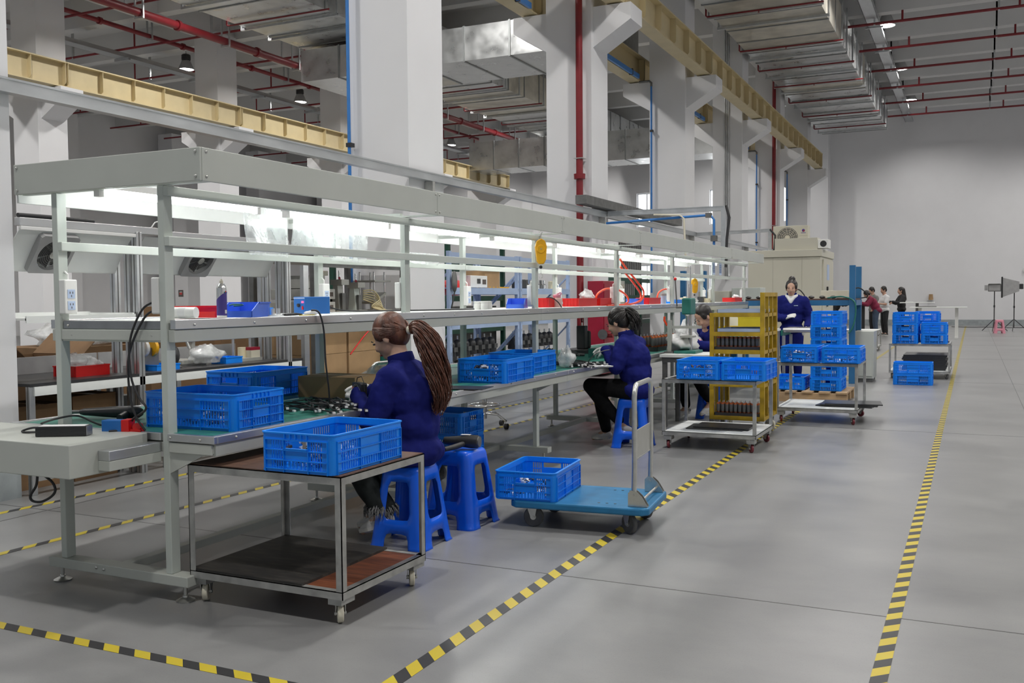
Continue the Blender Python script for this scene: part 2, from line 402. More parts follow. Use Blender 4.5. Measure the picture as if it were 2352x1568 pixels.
rows = ((-5.76, 1, range(1, 6), 'on the brackets facing the open aisle', 'crane beams over the open aisle'),
        (-7.42, -1, range(1, 6), 'behind the white columns nearest the workbenches', 'crane beams behind the near columns'),
        (-20.0, 1, range(1, 6), 'across the far row of columns in the next hall', 'crane beams on the far column row'),
        (-21.65, 1, range(1, 6), 'on the back brackets of the far column row', 'crane beams behind the far column row'))
for x, s, ks, where, g in rows:
    for j, k in enumerate(ks):
        crane_beam(x, CY[k] + .42, f'beige steel crane beam {where}, {ORD[j]} counted toward the end wall', g, s)
# blue conductor rails slung under the crane beams behind the near columns
for k in range(1, 6):
    y0 = CY[k] + .9; t = thing('busbar_rail', f'blue busbar rail under the crane beam behind the near columns, {ORD[k-1]} bay', 'busbar', (-7.2, y0, 6.62), 0, 'blue busbar rails')
    MB().bar((0, 0, 0), (0, 5.0, 0), .05, .10).build('rail', 'blue_pipe', t)
    for q in (.5, 2.5, 4.5): MB().box(-.06, .03, q - .02, q + .02, -.06, .08).build('clip', 'black_plastic', t)
# blue air pipes down the fronts of near columns
for k, zlo in ((1, 1.2), (3, 1.5), (5, 1.2), (6, 1.2)):
    t = thing('air_pipe', f'blue vertical air pipe on the white column, {ORD[[1,3,5,6].index(k)]} of four along the row', 'pipe', (XA - .80, CY[k] - .085, 0), 0, 'blue air pipes on the columns')
    top = 9.3 if k == 1 else 6.45
    MB().cyl((0, 0, zlo), (0, 0, top), .022, 10).build('pipe', 'blue_pipe', t, 40)
    if k > 1: MB().tube([(0, 0, 6.40), (0, .0, 6.48), (-.05, 0, 6.53), (-.30, 0, 6.53)], .028, 8).build('elbow', 'steel_dark', t, 40)
    for z in (3.3, 5.35): MB().box(-.03, .045, -.03, .05, z - .025, z + .025).build('pipe_clip', 'black_plastic', t)
# red fire mains on two columns
for k, nm in ((2, 'beside the red hydrant cabinet'), (5, 'above the beige test chamber')):
    x = ony(1338, 470, CY[2]).x if k == 2 else ony(1779, 450, CY[5]).x
    t = thing('fire_main', f'red vertical fire main on a white column {nm}', 'pipe', (x, CY[k] - .135, 0), 0, 'red fire mains')
    MB().cyl((0, 0, .88 if k == 2 else .3), (0, 0, 9.4), .062, 14).build('pipe', 'red_pipe', t, 40)
    MB().lathe((0, 0, 3.55), [(.062, -.05), (.10, -.045), (.105, .045), (.062, .05)], 14).build('coupling', 'red_pipe', t, 40)
    MB().box(-.085, .085, -.07, .11, 3.86, 3.875).build('pipe_clamp', 'zinc', t)
    if k == 2:
        MB().tube([(0, 0, .92), (.0, 0, .83), (.03, 0, .775), (.09, -.0, .75), (.62, 0, .75)], .062, 14).build('elbow', 'red_pipe', t, 40)
for k in range(3):
    tag(MB().cyl((XA - .50 + .05 * k, CY[4] - .03, 1.9), (XA - .50 + .05 * k, CY[4] - .03, 9.4), .014, 8).build('conduit', 'galvanised', smooth=40), f'thin grey conduit on the fourth white column, {ORD[k]} of three', 'conduit', 'grey conduits on a column')

# ---------------------------------------------------------------- high-bay lamps
def highbay():
    t = thing('highbay_lamp', 'x', 'lamp', (0, 0, 0), 0, 'high-bay lamps')
    MB().cyl((0, 0, .52), (0, 0, 1.0), .008, 6).build('cable', 'black_rubber', t)
    MB().lathe((0, 0, 0), [(.03, .56), (.05, .54), (.12, .53), (.150, .50), (.155, .36), (.14, .33), (.12, .325)], 20).build('driver_housing', 'black_plastic', t, 40)
    MB().lathe((0, 0, 0), [(.11, .33), (.15, .30), (.19, .20), (.255, .05), (.26, .01), (.255, .01), (.245, .04), (.18, .19), (.11, .31)], 24).build('reflector', 'softbox_grey', t, 40)
    MB().lathe((0, 0, 0), [(.001, .016), (.18, .012), (.235, .02), (.24, .035)], 24).build('lens', 'lamp_lens', t, 40)
    return t
def lamp_light(t):
    d = bpy.data.lights.new('highbay_light', 'SPOT'); d.energy = LAMP_POWER; d.spot_size = R_(152); d.spot_blend = .55; d.shadow_soft_size = .26; d.color = (1, .975, .94)
    o = bpy.data.objects.new('highbay_light', d); COL.objects.link(o); o.parent = t; o.location = (0, 0, -.03)
LY = [0.5 + 6.18 * i for i in range(8)]
hb = None
for x, where in ((-2.45, 'over the open aisle'), (5.2, 'over the far side of the open aisle'), (-10.6, 'just behind the near columns'), (-16.9, 'in the middle of the next hall'), (-24.4, 'beyond the far column row')):
    for i, y in enumerate(LY):
        lab = f'black high-bay lamp {where}, {ORD[7 - i]} from the end wall'
        if hb is None: t = hb = highbay(); t.location = (x, y, 9.5 if x > -20 else 9.3); t['label'] = lab
        else: t = dup(hb, (x, y, 9.5 if x > -20 else 9.3), 0, lab)
for t in [o for o in COL.objects if o.name.startswith('highbay_lamp')]: lamp_light(t)
# ---------------------------------------------------------------- ducts, pipes and trays under the ceiling
def rods(t, pts, z0, z1, r=.012):
    for x, y in pts: MB().cyl((x, y, z0), (x, y, z1), r, 6).build('hanger_rod', 'galvanised', t)
def duct(label, x0, x1, y0, y1, z0, z1, axis='y', stained=(), group='galvanised air ducts', seam=1.25):
    t = thing('air_duct', label, 'air duct', (0, 0, 0), 0, group)
    a, b = (y0, y1) if axis == 'y' else (x0, x1)
    n = max(1, round((b - a) / seam)); st = (b - a) / n
    for i in range(n):
        u, w = a + i * st, a + (i + 1) * st - .012
        m = 'duct_stained' if i in stained else 'duct_metal'
        bx = (x0, x1, u, w, z0, z1) if axis == 'y' else (u, w, y0, y1, z0, z1)
        MB().box(*bx).build('duct_section', m, t)
        f = (x0 - .02, x1 + .02, w - .02, w + .03, z0 - .02, z1 + .02) if axis == 'y' else (w - .02, w + .03, y0 - .02, y1 + .02, z0 - .02, z1 + .02)
        MB().box(*f).build('flange', 'duct_seam', t)
    return t
S = 6.92
dx0, dx1, dz0, dz1 = -.85 * S, -.482 * S, H + S, H + 1.145 * S
t = duct('long galvanised air duct beside the crane beam over the open aisle', dx0, dx1, 16.5, 6.25 * S, dz0, dz1, stained=(5, 6, 7, 8, 13))
i = 0
for px, py in ((1707, 118), (1750, 163), (1787, 200), (1825, 236), (1855, 268), (1880, 296), (1632, 38)):
    p = onz(px, py, dz0 - .10)
    sp = thing('sprinkler_branch', f'thin red sprinkler branch slung under the aisle air duct, {ORD[i]} of seven', 'sprinkler pipe', (dx0 - .08, p.y, dz0 - .10), 0, 'sprinkler branches under the aisle duct'); i += 1
    MB().tube([(0, 0, 2.02), (0, 0, .03), (.03, 0, 0), (dx1 - dx0 + .22, 0, 0)], .022, 8).build('pipe', 'red_pipe', sp, 40)
    MB().lathe(((dx1 - dx0) / 2, 0, -.06), [(.03, 0), (.012, .012), (.012, .06)], 8).build('sprinkler_head', 'red_pipe', sp)
    for e, q in enumerate((.3, 1.35)):
        br = thing('duct_support', f'grey support bar under the aisle duct, {ORD[e]} behind the {ORD[i-1]} sprinkler branch', 'support bar', (0, p.y + q, dz0 - .05), 0, 'support bars under the aisle duct')
        MB().box(dx0 - .12, dx1 + .10, -.03, .03, -.03, .03).build('angle_bar', 'galvanised', br)
        for x in (dx0 - .09, dx1 + .07): MB().box(x - .02, x + .02, -.02, .02, 0, 9.42 - dz0 + .05).build('hanger', 'galvanised', br)
# open-aisle sprinkler branches, below each ceiling beam
for i in range(9):
    y = 45.0 - 3.09 * i
    t = thing('sprinkler_pipe', f'thin red sprinkler pipe across the open aisle ceiling, {ORD[i]} from the end wall', 'sprinkler pipe', (0, y, 9.13), 0, 'red sprinkler pipes over the aisle')
    MB().cyl((-3.42, 0, 0), (9.3, 0, 0), .04, 8).build('pipe', 'red_pipe', t, 40)
    for x in (-2.0 + .12, 1.05, 4.3): MB().cyl((x, 0, 0), (x, 0, 1.12), .03, 8).build('riser', 'red_pipe', t)
    for x in (-2.62, .55, 5.0): MB().box(x - .025, x + .025, -.03, .03, -.05, 1.12).build('pipe_hanger', 'galvanised', t)
# perforated cable tray over the aisle
p, q = onz(1992, 20, 9.5), onz(2066, 255, 9.5)
t = thing('cable_tray', 'pale perforated cable tray running beside the lamps over the aisle', 'cable tray', (p.x + .1, 14, 9.24))
MB().box(-.17, .17, 0, 33.5, 0, .015).build('tray_floor', 'galvanised', t)
for x in (-.17, .16): MB().box(x, x + .012, 0, 33.5, 0, .09).build('tray_side', 'galvanised', t)
for k in range(11): MB().box(-.25, .25, k * 3.09 + .8, k * 3.09 + .85, -.04, 0).build('tray_bracket', 'galvanised', t)
# next hall: duct, cross duct, red mains, tray
SL = 6.9
duct('galvanised air duct under the ceiling of the next hall', -2.42 * SL, -2.025 * SL, 6.5, 46.5, H + SL, H + SL + 1.0, stained=(18, 19, 20))
p = onz(1060, 141, 7.3)
duct('dented galvanised cross duct hanging between two near columns', -16.5, -7.7, p.y, p.y + 2.2, 7.3, 8.14, 'x', stained=(2,))
p3 = onz(1140, 300, 7.3)
duct('galvanised cross duct far back in the next hall', -20.0, -8.0, 37.5, 39.2, 7.0, 8.2, 'x')
for i in range(9):
    p = onz(1000 + 0, 0, 8.2)
    y = 9.5 + 3.09 * i
    sp = thing('sprinkler_branch', f'thin red sprinkler branch under the next hall duct, {ORD[i]} from the front', 'sprinkler pipe', (-2.42 * SL - .1, y, H + SL - .09), 0, 'sprinkler branches under the next hall duct')
    MB().tube([(0, 0, 2.03), (0, 0, .03), (.03, 0, 0), (3.1, 0, 0)], .022, 8).build('pipe', 'red_pipe', sp, 40)
    for k, q in enumerate((.55, 1.6)):
        br = thing('duct_support', f'grey support bar under the next hall duct, {ORD[2*i+k]} from the front', 'support bar', (0, y + q, H + SL - .05), 0, 'support bars under the next hall duct')
        MB().box(-2.42 * SL - .12, -2.025 * SL + .12, -.03, .03, -.03, .03).build('angle_bar', 'galvanised', br)
        for x in (-2.42 * SL - .1, -2.025 * SL + .1): MB().box(x - .02, x + .02, -.02, .02, 0, 1.1).build('hanger', 'galvanised', br)
def main_pipe(label, x, z, r, y0, y1):
    t = thing('sprinkler_main', label, 'fire pipe', (x, 0, z), 0, 'red fire mains under the ceiling')
    MB().cyl((0, y0, 0), (0, y1, 0), r, 14).build('pipe', 'red_pipe', t, 40)
    for k in range(int((y1 - y0) / 3.09)):
        y = y0 + .7 + 3.09 * k
        MB().box(-r - .04, r + .04, y - .03, y + .03, -r - .05, -r).build('hanger_plate', 'galvanised', t)
        for s in (-1, 1): MB().box(s * (r + .03) - .02, s * (r + .03) + .02, y - .02, y + .02, -r - .05, 9.42 - z + .3).build('hanger', 'galvanised', t)
        MB().lathe((0, y + 1.3, 0), [(r, -.05), (r + .035, -.045), (r + .035, .045), (r, .05)], 14, 'y').build('coupling', 'red_pipe', t, 40)
main_pipe('thick red fire main in front of the far column row', -18.9, 8.62, .105, 8, 46)
main_pipe('thinner red fire main behind the far column row', -21.75, 9.12, .065, 8, 46)
for i in range(11):
    y = 15.1 + 3.09 * i
    t = thing('sprinkler_pipe', f'thin red sprinkler pipe across the next hall ceiling, {ORD[i]} from the front', 'sprinkler pipe', (0, y, 8.95), 0, 'red sprinkler pipes over the next hall')
    MB().cyl((-34, 0, 0), (-16.85, 0, 0), .035, 8).build('pipe', 'red_pipe', t, 40)
    for x in (-32.2, -28.9, -25.9, -22.6, -17.8): MB().cyl((x, 0, 0), (x, 0, 1.3), .025, 8).build('riser', 'red_pipe', t)
    for x in (-31, -25.2, -19.6): MB().box(x - .025, x + .025, -.03, .03, -.05, 1.3).build('pipe_hanger', 'galvanised', t)
t = thing('cable_tray', 'grey cable tray hung beyond the far column row', 'cable tray', (-3.17 * 7.4, 8, H + 7.4))
MB().box(-.2, .2, 0, 38, 0, .02).build('tray_floor', 'galvanised', t)
for x in (-.2, .19): MB().box(x, x + .012, 0, 38, 0, .12).build('tray_side', 'galvanised', t)
for k in range(12): MB().box(-.3, .3, k * 3.09 + 1.2, k * 3.09 + 1.28, -.08, 0).build('tray_bracket', 'galvanised', t)
# galvanised wiring channel bolted to the right faces of the near columns, with two cross arms
def channel(t, p, q, w=.075, h=.075):
    MB().bar(p, q, w, h).build('channel', 'galvanised', t)
    p, q = Vector(p), Vector(q); d = (q - p).normalized(); s = d.cross(Vector((0, 0, 1))).normalized() * (w / 2 + .004)
    for e in (-1, 1):
        MB().bar(p + s * e + Vector((0, 0, h / 2 - .008)), q + s * e + Vector((0, 0, h / 2 - .008)), .008, .016).build('channel_lip', 'galvanised', t)
zr = 2.90
t = thing('wiring_channel', 'long galvanised wiring channel bolted along the near columns', 'wiring channel', (0, 0, 0))
channel(t, (-6.06, -1, zr), (-6.06, 40.5, zr), .085, .10)
for k in range(1, 7):
    MB().box(-6.15, -6.03, CY[k] + .36, CY[k] + .42, zr - .22, zr - .05).build('wall_bracket', 'zinc', t)
tag(MB().box(-6.13, -6.05, 2.2, 4.40, zr + .058, zr + .15).build('perforated_plate', 'white_frame', bevel=.004), 'pale perforated steel plate on the column at the picture edge', 'steel plate')
e1 = ony(1665, 474, 16.62)
t = thing('cross_arm', 'galvanised cross arm with blue air pipe reaching out from a column', 'cross arm', (0, 0, 0))
channel(t, (-6.0, 16.62, zr + .02), (e1.x, 16.62, zr + .02), .075, .085)
MB().box(e1.x - .06, e1.x + .02, 16.58, 16.66, 1.9, zr + .02).build('drop_post', 'galvanised', t)
MB().tube([(-6.0, 16.50, zr - .16), (e1.x - .35, 16.50, zr - .10), (e1.x - .22, 16.50, zr - .10), (e1.x - .16, 16.50, zr - .18), (e1.x - .16, 16.50, 2.1)], .022, 8).build('blue_air_pipe', 'blue_pipe', t, 40)
MB().tube([(-5.1, 16.46, zr - .05), (e1.x - .75, 16.46, zr - .08), (e1.x - .68, 16.46, zr - .14), (e1.x - .64, 16.46, 1.9)], .018, 8).build('white_air_pipe', 'ivory', t, 40)
MB().tube([(e1.x + .03, 16.58, zr + .06), (e1.x + .09, 16.56, zr - .15), (e1.x + .05, 16.56, zr - .5), (e1.x + .03, 16.56, 1.9)], .024, 8).build('power_cable', 'black_rubber', t, 40)
MB().box(e1.x - .30, e1.x - .20, 16.45, 16.55, zr - .14, zr - .06).build('pipe_fitting', 'steel_dark', t)
MB().box(e1.x - .21, e1.x - .11, 16.45, 16.55, 2.35, 2.45).build('air_valve', 'steel_dark', t)
e2 = ony(1770, 523, 22.9)
t = thing('cross_arm', 'thinner galvanised cross arm ending above the beige test chamber', 'cross arm', (0, 0, 0))
channel(t, (-6.0, 22.9, zr), (e2.x, 22.9, zr + .03), .07, .08)
MB().box(e2.x - .05, e2.x + .02, 22.87, 22.94, 1.6, zr + .03).build('drop_post', 'galvanised', t)
MB().tube([(e2.x, 22.85, zr + .05), (e2.x + .12, 22.83, zr - .1), (e2.x + .1, 22.83, zr - .4), (e2.x + .02, 22.83, 2.3)], .024, 8).build('power_cable', 'black_rubber', t, 40)
a = onx(1338, 478, -5.95); b = onx(1560, 528, -5.95)
tag(MB().box(-6.08, -5.88, a.y, b.y, 2.98, 3.13).build('cable_trunking', 'steel_dark', bevel=.004), 'dark grey cable trunking between the second and third near columns', 'trunking')
# ---------------------------------------------------------------- the long assembly workbench
YP = [3.30 + 2.08 * k for k in range(7)]; YE = YP[-1] + .06
XF0, XF1, XR0, XR1 = -3.39, -3.352, -4.090, -4.052
BZ = .785                                                        # worktop height
bench = thing('assembly_workbench', 'long grey-green assembly workbench with shelf and lit canopy', 'workbench', (-3.72, YP[0], 0))
def bb(name, m, *box, bevel=.003, parent=None):
    o = MB().box(*box)
    if parent is None: return o.build(name, m, bench, bevel=bevel, w=True)
    o.v = [(a - bench.location.x, b - bench.location.y, c) for a, b, c in o.v]
    return o.build(name, m, parent, bevel=bevel)
def bolts(name, pts, axis, parent, r=.008):
    for p in pts:
        b = MB().lathe(p, [(r, 0), (r, .003), (r * .6, .006), (.0005, .007)] if axis[0] != '-' else [(r, 0), (r, -.003), (r * .6, -.006), (.0005, -.007)], 8, axis[-1])
        b.v = [(x - bench.location.x, y - bench.location.y, z) for x, y, z in b.v]
        b.build(name, 'zinc', parent, 40)
foot_pad = MB().lathe((0, 0, 0), [(.042, 0), (.044, .006), (.030, .013), (.014, .020), (.013, .028), (.009, .029), (.009, .085)], 16).mesh('levelling_foot', 40)
for k, y in enumerate(YP):
    fb = bb('foot_beam', 'bench_paint', -4.165, -3.245, y - .015, y + .070, .078, .126)
    for x in (-4.12, -3.30):
        f = link('levelling_foot', foot_pad, 'zinc', fb); f.location = (x - bench.location.x, y + .028 - bench.location.y, 0)
    if k == 0: bolts('bolt', [(-3.83, y - .015, .108), (-3.78, y - .015, .105)], '-y', fb)
    for x0, x1 in ((XF0, XF1), (XR0, XR1)): bb('post', 'bench_green', x0, x1, y, y + .055, .126, 1.932)
    # cantilever bracket under the worktop
    g = MB().prism([(XF1, .745), (-3.11, .745), (-3.11, .700), (-3.16, .690), (XF1, .600)], 'y', y + .004, y + .016); g.build('bracket', 'bench_paint', bench, w=True)
    bb('bracket_flange', 'bench_paint', XF1, -3.09, y + .004, y + .05, .705, .742)
    bb('cross_beam', 'bench_paint', XR1, XF0, y + .005, y + .045, .70, .745)
    bb('shelf_cross_beam', 'bench_paint', XR1, XF0, y + .005, y + .045, 1.215, 1.265)
    bb('canopy_arm', 'bench_green', XF0, -3.112, y + .002, y + .05, 1.934, 1.944, bevel=0)
    bb('canopy_cross_bar', 'bench_green', -4.30, XF0, y + .005, y + .04, 1.934, 1.96, bevel=0)
bb('floor_stretcher', 'bench_paint', -3.755, -3.70, YP[0] + .07, YP[-1], .082, .124)
# worktop, split at every second post
seg = [(YP[0] + .01, YP[2] + .02), (YP[2] + .022, YP[4] + .02), (YP[4] + .022, YE)]
for a, b in seg:
    bb('worktop', 'bench_paint', -4.40, -3.10, a, b, .750, BZ - .003, bevel=0)
    bb('green_mat', 'green_mat', -4.37, -3.10, a + .02, b - .003, BZ - .003, BZ, bevel=0)
    e = bb('worktop_edge', 'aluminium', -3.10, -3.066, a, b, .752, BZ + .003)
    bolts('bolt', [(-3.066, a + .12 + .42 * i, .770) for i in range(int((b - a - .1) / .42) + 1)], 'x', e, .006)
    bb('worktop_edge', 'aluminium', -4.43, -4.40, a, b, .752, BZ + .003)
    bb('edge_beam', 'bench_paint', -3.115, -3.078, a, b, .695, .750)
    bb('edge_beam', 'bench_paint', -4.42, -4.38, a, b, .695, .750)
e = bb('end_edge', 'aluminium', -3.35, -3.068, YP[0] - .012, YP[0] + .012, .752, BZ + .003); bolts('bolt', [(-3.33, YP[0] - .012, .770), (-3.15, YP[0] - .012, .768)], '-y', e, .006)
e = bb('end_edge', 'aluminium', -4.43, -4.10, YP[0] - .012, YP[0] + .012, .752, BZ + .003); bolts('bolt', [(-4.40, YP[0] - .012, .772)], '-y', e, .006)
bb('end_edge', 'aluminium', -4.05, -3.40, YP[0] - .004, YP[0] + .012, .752, BZ + .003)
bb('end_plate', 'bench_paint', -3.345, -3.09, YP[0] - .008, YP[0] + .004, .700, .748)
# channel behind the drive box
bb('drive_channel', 'aluminium', -3.47, -3.40, YP[0] - .30, YP[0], .70, .745); bb('drive_channel', 'bench_paint', -3.47, -3.40, YP[0] - .30, YP[0], .655, .70)
dbx = bb('drive_box', 'bench_paint', -4.95, -3.47, 2.85, 3.285, .640, BZ + .002, bevel=.004)
# shelf
for a, b in seg:
    bb('shelf_board', 'panel_white', -4.10, -3.335, a + .02, b, 1.268, 1.306, bevel=0)
    e = bb('shelf_edge', 'aluminium', -3.338, -3.305, a, b, 1.268, 1.313)
    bolts('bolt', [(-3.305, a + .12 + .42 * i, 1.288) for i in range(int((b - a - .1) / .42) + 1)], 'x', e, .006)
    bb('shelf_edge', 'aluminium', -4.13, -4.10, a, b, 1.268, 1.313)
    bb('shelf_beam', 'bench_paint', -3.350, -3.312, a, b, 1.208, 1.266)
    bb('shelf_beam', 'bench_paint', -4.12, -4.092, a, b, 1.208, 1.266)
e = bb('shelf_end_edge', 'alu_dark', -4.045, -3.40, YP[0] + .012, YP[0] + .035, 1.268, 1.308); bolts('bolt', [(-4.01, YP[0] + .012, 1.285)], '-y', e, .006)
e = bb('shelf_end_beam', 'bench_paint', -4.05, -3.392, YP[0] + .01, YP[0] + .03, 1.208, 1.266); bolts('bolt', [(-3.98, YP[0] + .01, 1.238), (-3.45, YP[0] + .01, 1.238)], '-y', e, .008)
# hanging rails
for z, x0, x1 in ((1.905, -3.352, -3.322), (1.675, -3.352, -3.322), (1.672, -4.052, -4.025)):
    for j in range(3):
        a, b = (YP[2 * j], YP[2 * j + 2]) if j < 2 else (YP[4], YE)
        bb('rail', 'bench_green', x0, x1, a, b - .004, z - .022, z + .022)
# canopy panels
for k in range(6):
    a, b = 3.285 + 2.085 * k, 3.285 + 2.085 * (k + 1) - .003
    if k == 5: b += .25
    pnl = bb('canopy_panel', 'bench_paint', -3.112, -3.098, a, b, 1.934, 2.083)
    bolts('bolt', [(-3.098, a + .025, 2.065), (-3.098, a + .025, 1.955), (-3.098, b - .02, 2.065), (-3.098, b - .02, 1.955)], 'x', pnl, .007)
    bb('canopy_rear_panel', 'panel_white', -4.32, -4.305, a, b, 1.895, 2.083)
pnl = bb('canopy_end_panel', 'bench_paint', -4.318, -3.100, 3.272, 3.285, 1.934, 2.083)
bolts('bolt', [(-4.295, 3.272, 2.065), (-4.295, 3.272, 1.955), (-3.125, 3.272, 2.065), (-3.125, 3.272, 1.955)], '-y', pnl, .007)
# fluorescent tubes
tub = None
for k in range(9):
    loc = (-3.80, 3.32 + 1.40 * k, 1.925); lab = f'glowing white tube light under the workbench canopy, {ORD[k]} from the near end'
    if tub is None:
        tub = thing('tube_light', lab, 'tube light', loc, 0, 'tube lights under the canopy')
        MB().cyl((0, .03, 0), (0, 1.13, 0), .016, 12).build('tube', 'tube_lamp', tub, 40)
        MB().box(-.03, .03, 0, 1.16, .018, .05).build('batten', 'white_plastic', tub)
        for y in (0, 1.13): MB().box(-.018, .018, y, y + .03, -.02, .03).build('end_cap', 'white_plastic', tub)
    else: dup(tub, loc, 0, lab)
# power strips on the inner sides of the posts
def power_strip(n):
    t = thing('power_strip', 'x', 'power strip', (0, 0, 0), 0, 'white power strips on the posts')
    MB().box(0, .042, -.038, .038, -.085, .085).build('case', 'white_plastic', t, bevel=.006)
    for z in (-.045, .012):
        MB().box(.042, .044, -.022, .022, z - .02, z + .024).build('socket', 'paper_blue', t, bevel=.001)
        for dy, dz in ((-.008, .008), (.008, .008), (0, -.008)): MB().box(.044, .0448, dy - .002, dy + .002, z + dz - .005, z + dz + .005).build('slot', 'print_dark', t)
    MB().tube([(.02, .0, .085), (.02, .0, .11), (.0, .0, .125)], .005, 6).build('cord', 'white_plastic', t)
    return t
ps = None
for k, y in enumerate(YP):
    for side, x, rz in (('rear', XR1, 0), ('front', XF0, math.pi)):
        lab = f'white power strip on the {ORD[k]} {side} post of the workbench'
        loc = (x, y + (.035 if side == 'rear' else .028), 1.425)
        if ps is None: ps = power_strip(0); ps.location = loc; ps['label'] = lab
        else: dup(ps, loc, rz, lab)
# ---------------------------------------------------------------- blue perforated crates
CW, CL, CH = .400, .570, .174
def crate_meshes():
    b = MB(); r = .032; th = .005
    rows = ((.014, .050), (.056, .094), (.100, .138))
    bands = ((0, .014), (.050, .056), (.094, .100), (.138, .146))
    def side(L, off, M, pan, ns, npn, handle):
        k0 = len(b.v); h = L / 2 - r
        def bx(u0, u1, z0, z1, n0=-th, n1=0.0): b.box(u0, u1, off + n0, off + n1, z0, z1)
        for z0, z1 in bands: bx(-h, h, z0, z1)
        c = .030                                          # solid strip next to the corner
        for ri, (z0, z1) in enumerate(rows):
            bx(-h, -h + c, z0, z1); bx(h - c, h, z0, z1)
            for s in (-1, 1):
                a, e = sorted((s * (h - c), s * (pan + .012))); w = (e - a) / ns
                for i in range(ns + 1): bx(a + w * i - w * .22 * (i > 0), a + w * i + w * .22 * (i < ns), z0, z1)
                bx(min(s * pan, s * (pan + .012)), max(s * pan, s * (pan + .012)), z0, z1)
            if ri == 0:
                w = 2 * pan / npn
                for i in range(npn + 1): bx(-pan + w * i - w * .22 * (i > 0), -pan + w * i + w * .22 * (i < npn), z0, z1)
            elif not (ri == 2 and handle): bx(-pan, pan, z0, z1)
            else: bx(-pan, pan, z0, z0 + .006, -th, .006)
        for z in (.014, .053, .097, .142): bx(-h, h, z - .002, z + .002, 0, .007)          # ribs
        for u in (-h + .002, -pan - .006, pan + .006, h - .002): bx(u - .0018, u + .0018, 0, .14, 0, .007)
        b.xf(M, k0)
    I = Matrix.Identity(4); Z = lambda a: Matrix.Rotation(a, 4, 'Z')
    side(CW, CL / 2 - .006, I, .060, 5, 6, True); side(CW, CL / 2 - .006, Z(math.pi), .060, 5, 6, True)
    side(CL, CW / 2 - .006, Z(math.pi / 2), .075, 8, 8, False); side(CL, CW / 2 - .006, Z(-math.pi / 2), .075, 8, 8, False)
    for sx in (-1, 1):
        for sy in (-1, 1):                               # rounded corners
            cx, cy = sx * (CW / 2 - .006 - (r - .006)), sy * (CL / 2 - .006 - (r - .006))
            for i in range(4):
                a0, a1 = [math.atan2(sy, 0) * 0 + (0 if sx > 0 else math.pi) * 0 + t for t in (0, 0)]
                a0 = i * math.pi / 8; a1 = (i + 1) * math.pi / 8
                P = [(cx + sx * q * math.cos(t), cy + sy * q * math.sin(t)) for q, t in ((r - .006, a0), (r - .006, a1), (r - .006 - th, a1), (r - .006 - th, a0))]
                b.prism(P, 'z', 0, .15)
    b.box(-CW / 2 + .012, CW / 2 - .012, -CL / 2 + .012, CL / 2 - .012, .002, .008)
    def rr(w, l, rad, n=4):
        o = []
        for sx, sy, t0 in ((1, 1, 0), (-1, 1, 90), (-1, -1, 180), (1, -1, 270)):
            for i in range(n + 1):
                t = R_(t0 + 90 * i / n); o.append((sx * (w - rad) + rad * math.cos(t), sy * (l - rad) + rad * math.sin(t)))
        return o
    q = MB(); prof = [(-.010, .144), (-.002, .144), (-.001, .166), (.004, .168), (.004, .174), (-.011, .174), (-.011, .144)]
    base = [rr(CW / 2 - .004 + d, CL / 2 - .004 + d, r + d) for d, z in prof]; n = len(base[0]); vs = []; fs = []
    for (d, z), ring in zip(prof, base): vs += [(x, y, z) for x, y in ring]
    for i in range(len(prof) - 1):
        for j in range(n): fs.append((i * n + j, i * n + (j + 1) % n, (i + 1) * n + (j + 1) % n, (i + 1) * n + j))
    q.add(vs, fs)
    for sgn in (-1, 1):                                   # little webs under the lip above the handle
        for i in range(5):
            u = -.06 + .03 * i; q.box(u - .0015, u + .0015, sgn * (CL / 2 - .006), sgn * (CL / 2 + .002), .146, .168) if sgn > 0 else q.box(u - .0015, u + .0015, -CL / 2 - .002, -CL / 2 + .006, .146, .168)
    return b.mesh('crate_walls'), q.mesh('rim', 40)
CRW, CRR = crate_meshes()
crate0 = thing('turnover_crate', 'x', 'crate', (0, 0, 0), 0, 'blue perforated crates')
link('crate_walls', CRW, 'crate_blue', crate0); link('rim', CRR, 'crate_rim_blue', crate0)
_used = [False]
def crate(x, y, z, rz, label):
    if not _used[0]:
        _used[0] = True; crate0.location = (x, y, z); crate0.rotation_euler = (0, 0, rz); crate0['label'] = label; return crate0
    return dup(crate0, (x, y, z), rz, label)
def plugs(x, y, z, rz, label, n=70, h=.09, seed=1):
    """heap of small plugs and cable ends lying in a crate"""
    rnd = random.Random(seed); w = MB(); d = MB(); M = Matrix.Translation((x, y, z)) @ Matrix.Rotation(rz, 4, 'Z')
    for i in range(n):
        px, py = rnd.uniform(-.165, .165), rnd.uniform(-.25, .25); pz = .014 + rnd.random() * h
        a = Vector((rnd.uniform(-1, 1), rnd.uniform(-1, 1), rnd.uniform(-.4, .4))).normalized() * .02
        tgt = w if rnd.random() < .5 else d
        p = Vector((px, py, pz)); tgt.bar(M @ (p - a), M @ (p + a), .016, .012)
        q = p + Vector((rnd.uniform(-.06, .06), rnd.uniform(-.06, .06), rnd.uniform(-.01, .02)))
        q.x = max(-.17, min(.17, q.x)); q.y = max(-.26, min(.26, q.y)); q.z = max(.012, q.z)
        d.tube([M @ p, M @ ((p + q) / 2 + Vector((0, 0, .012))), M @ q], .0035, 5)
    t = thing('plug_heap', label, 'plugs', (x, y, z), 0, 'plugs in crates', kind='stuff')
    stuff(w.build('white_connectors', 'white_plastic', t, w=True)); stuff(d.build('black_leads', 'black_plastic', t, w=True))
H2 = math.pi / 2
crate(-2.635, 3.600, .650, 0, 'blue crate on the near steel cart with the orange lower board'); plugs(-2.635, 3.60, .650, 0, 'black and white plugs heaped in the crate on the near cart', seed=3, n=90)
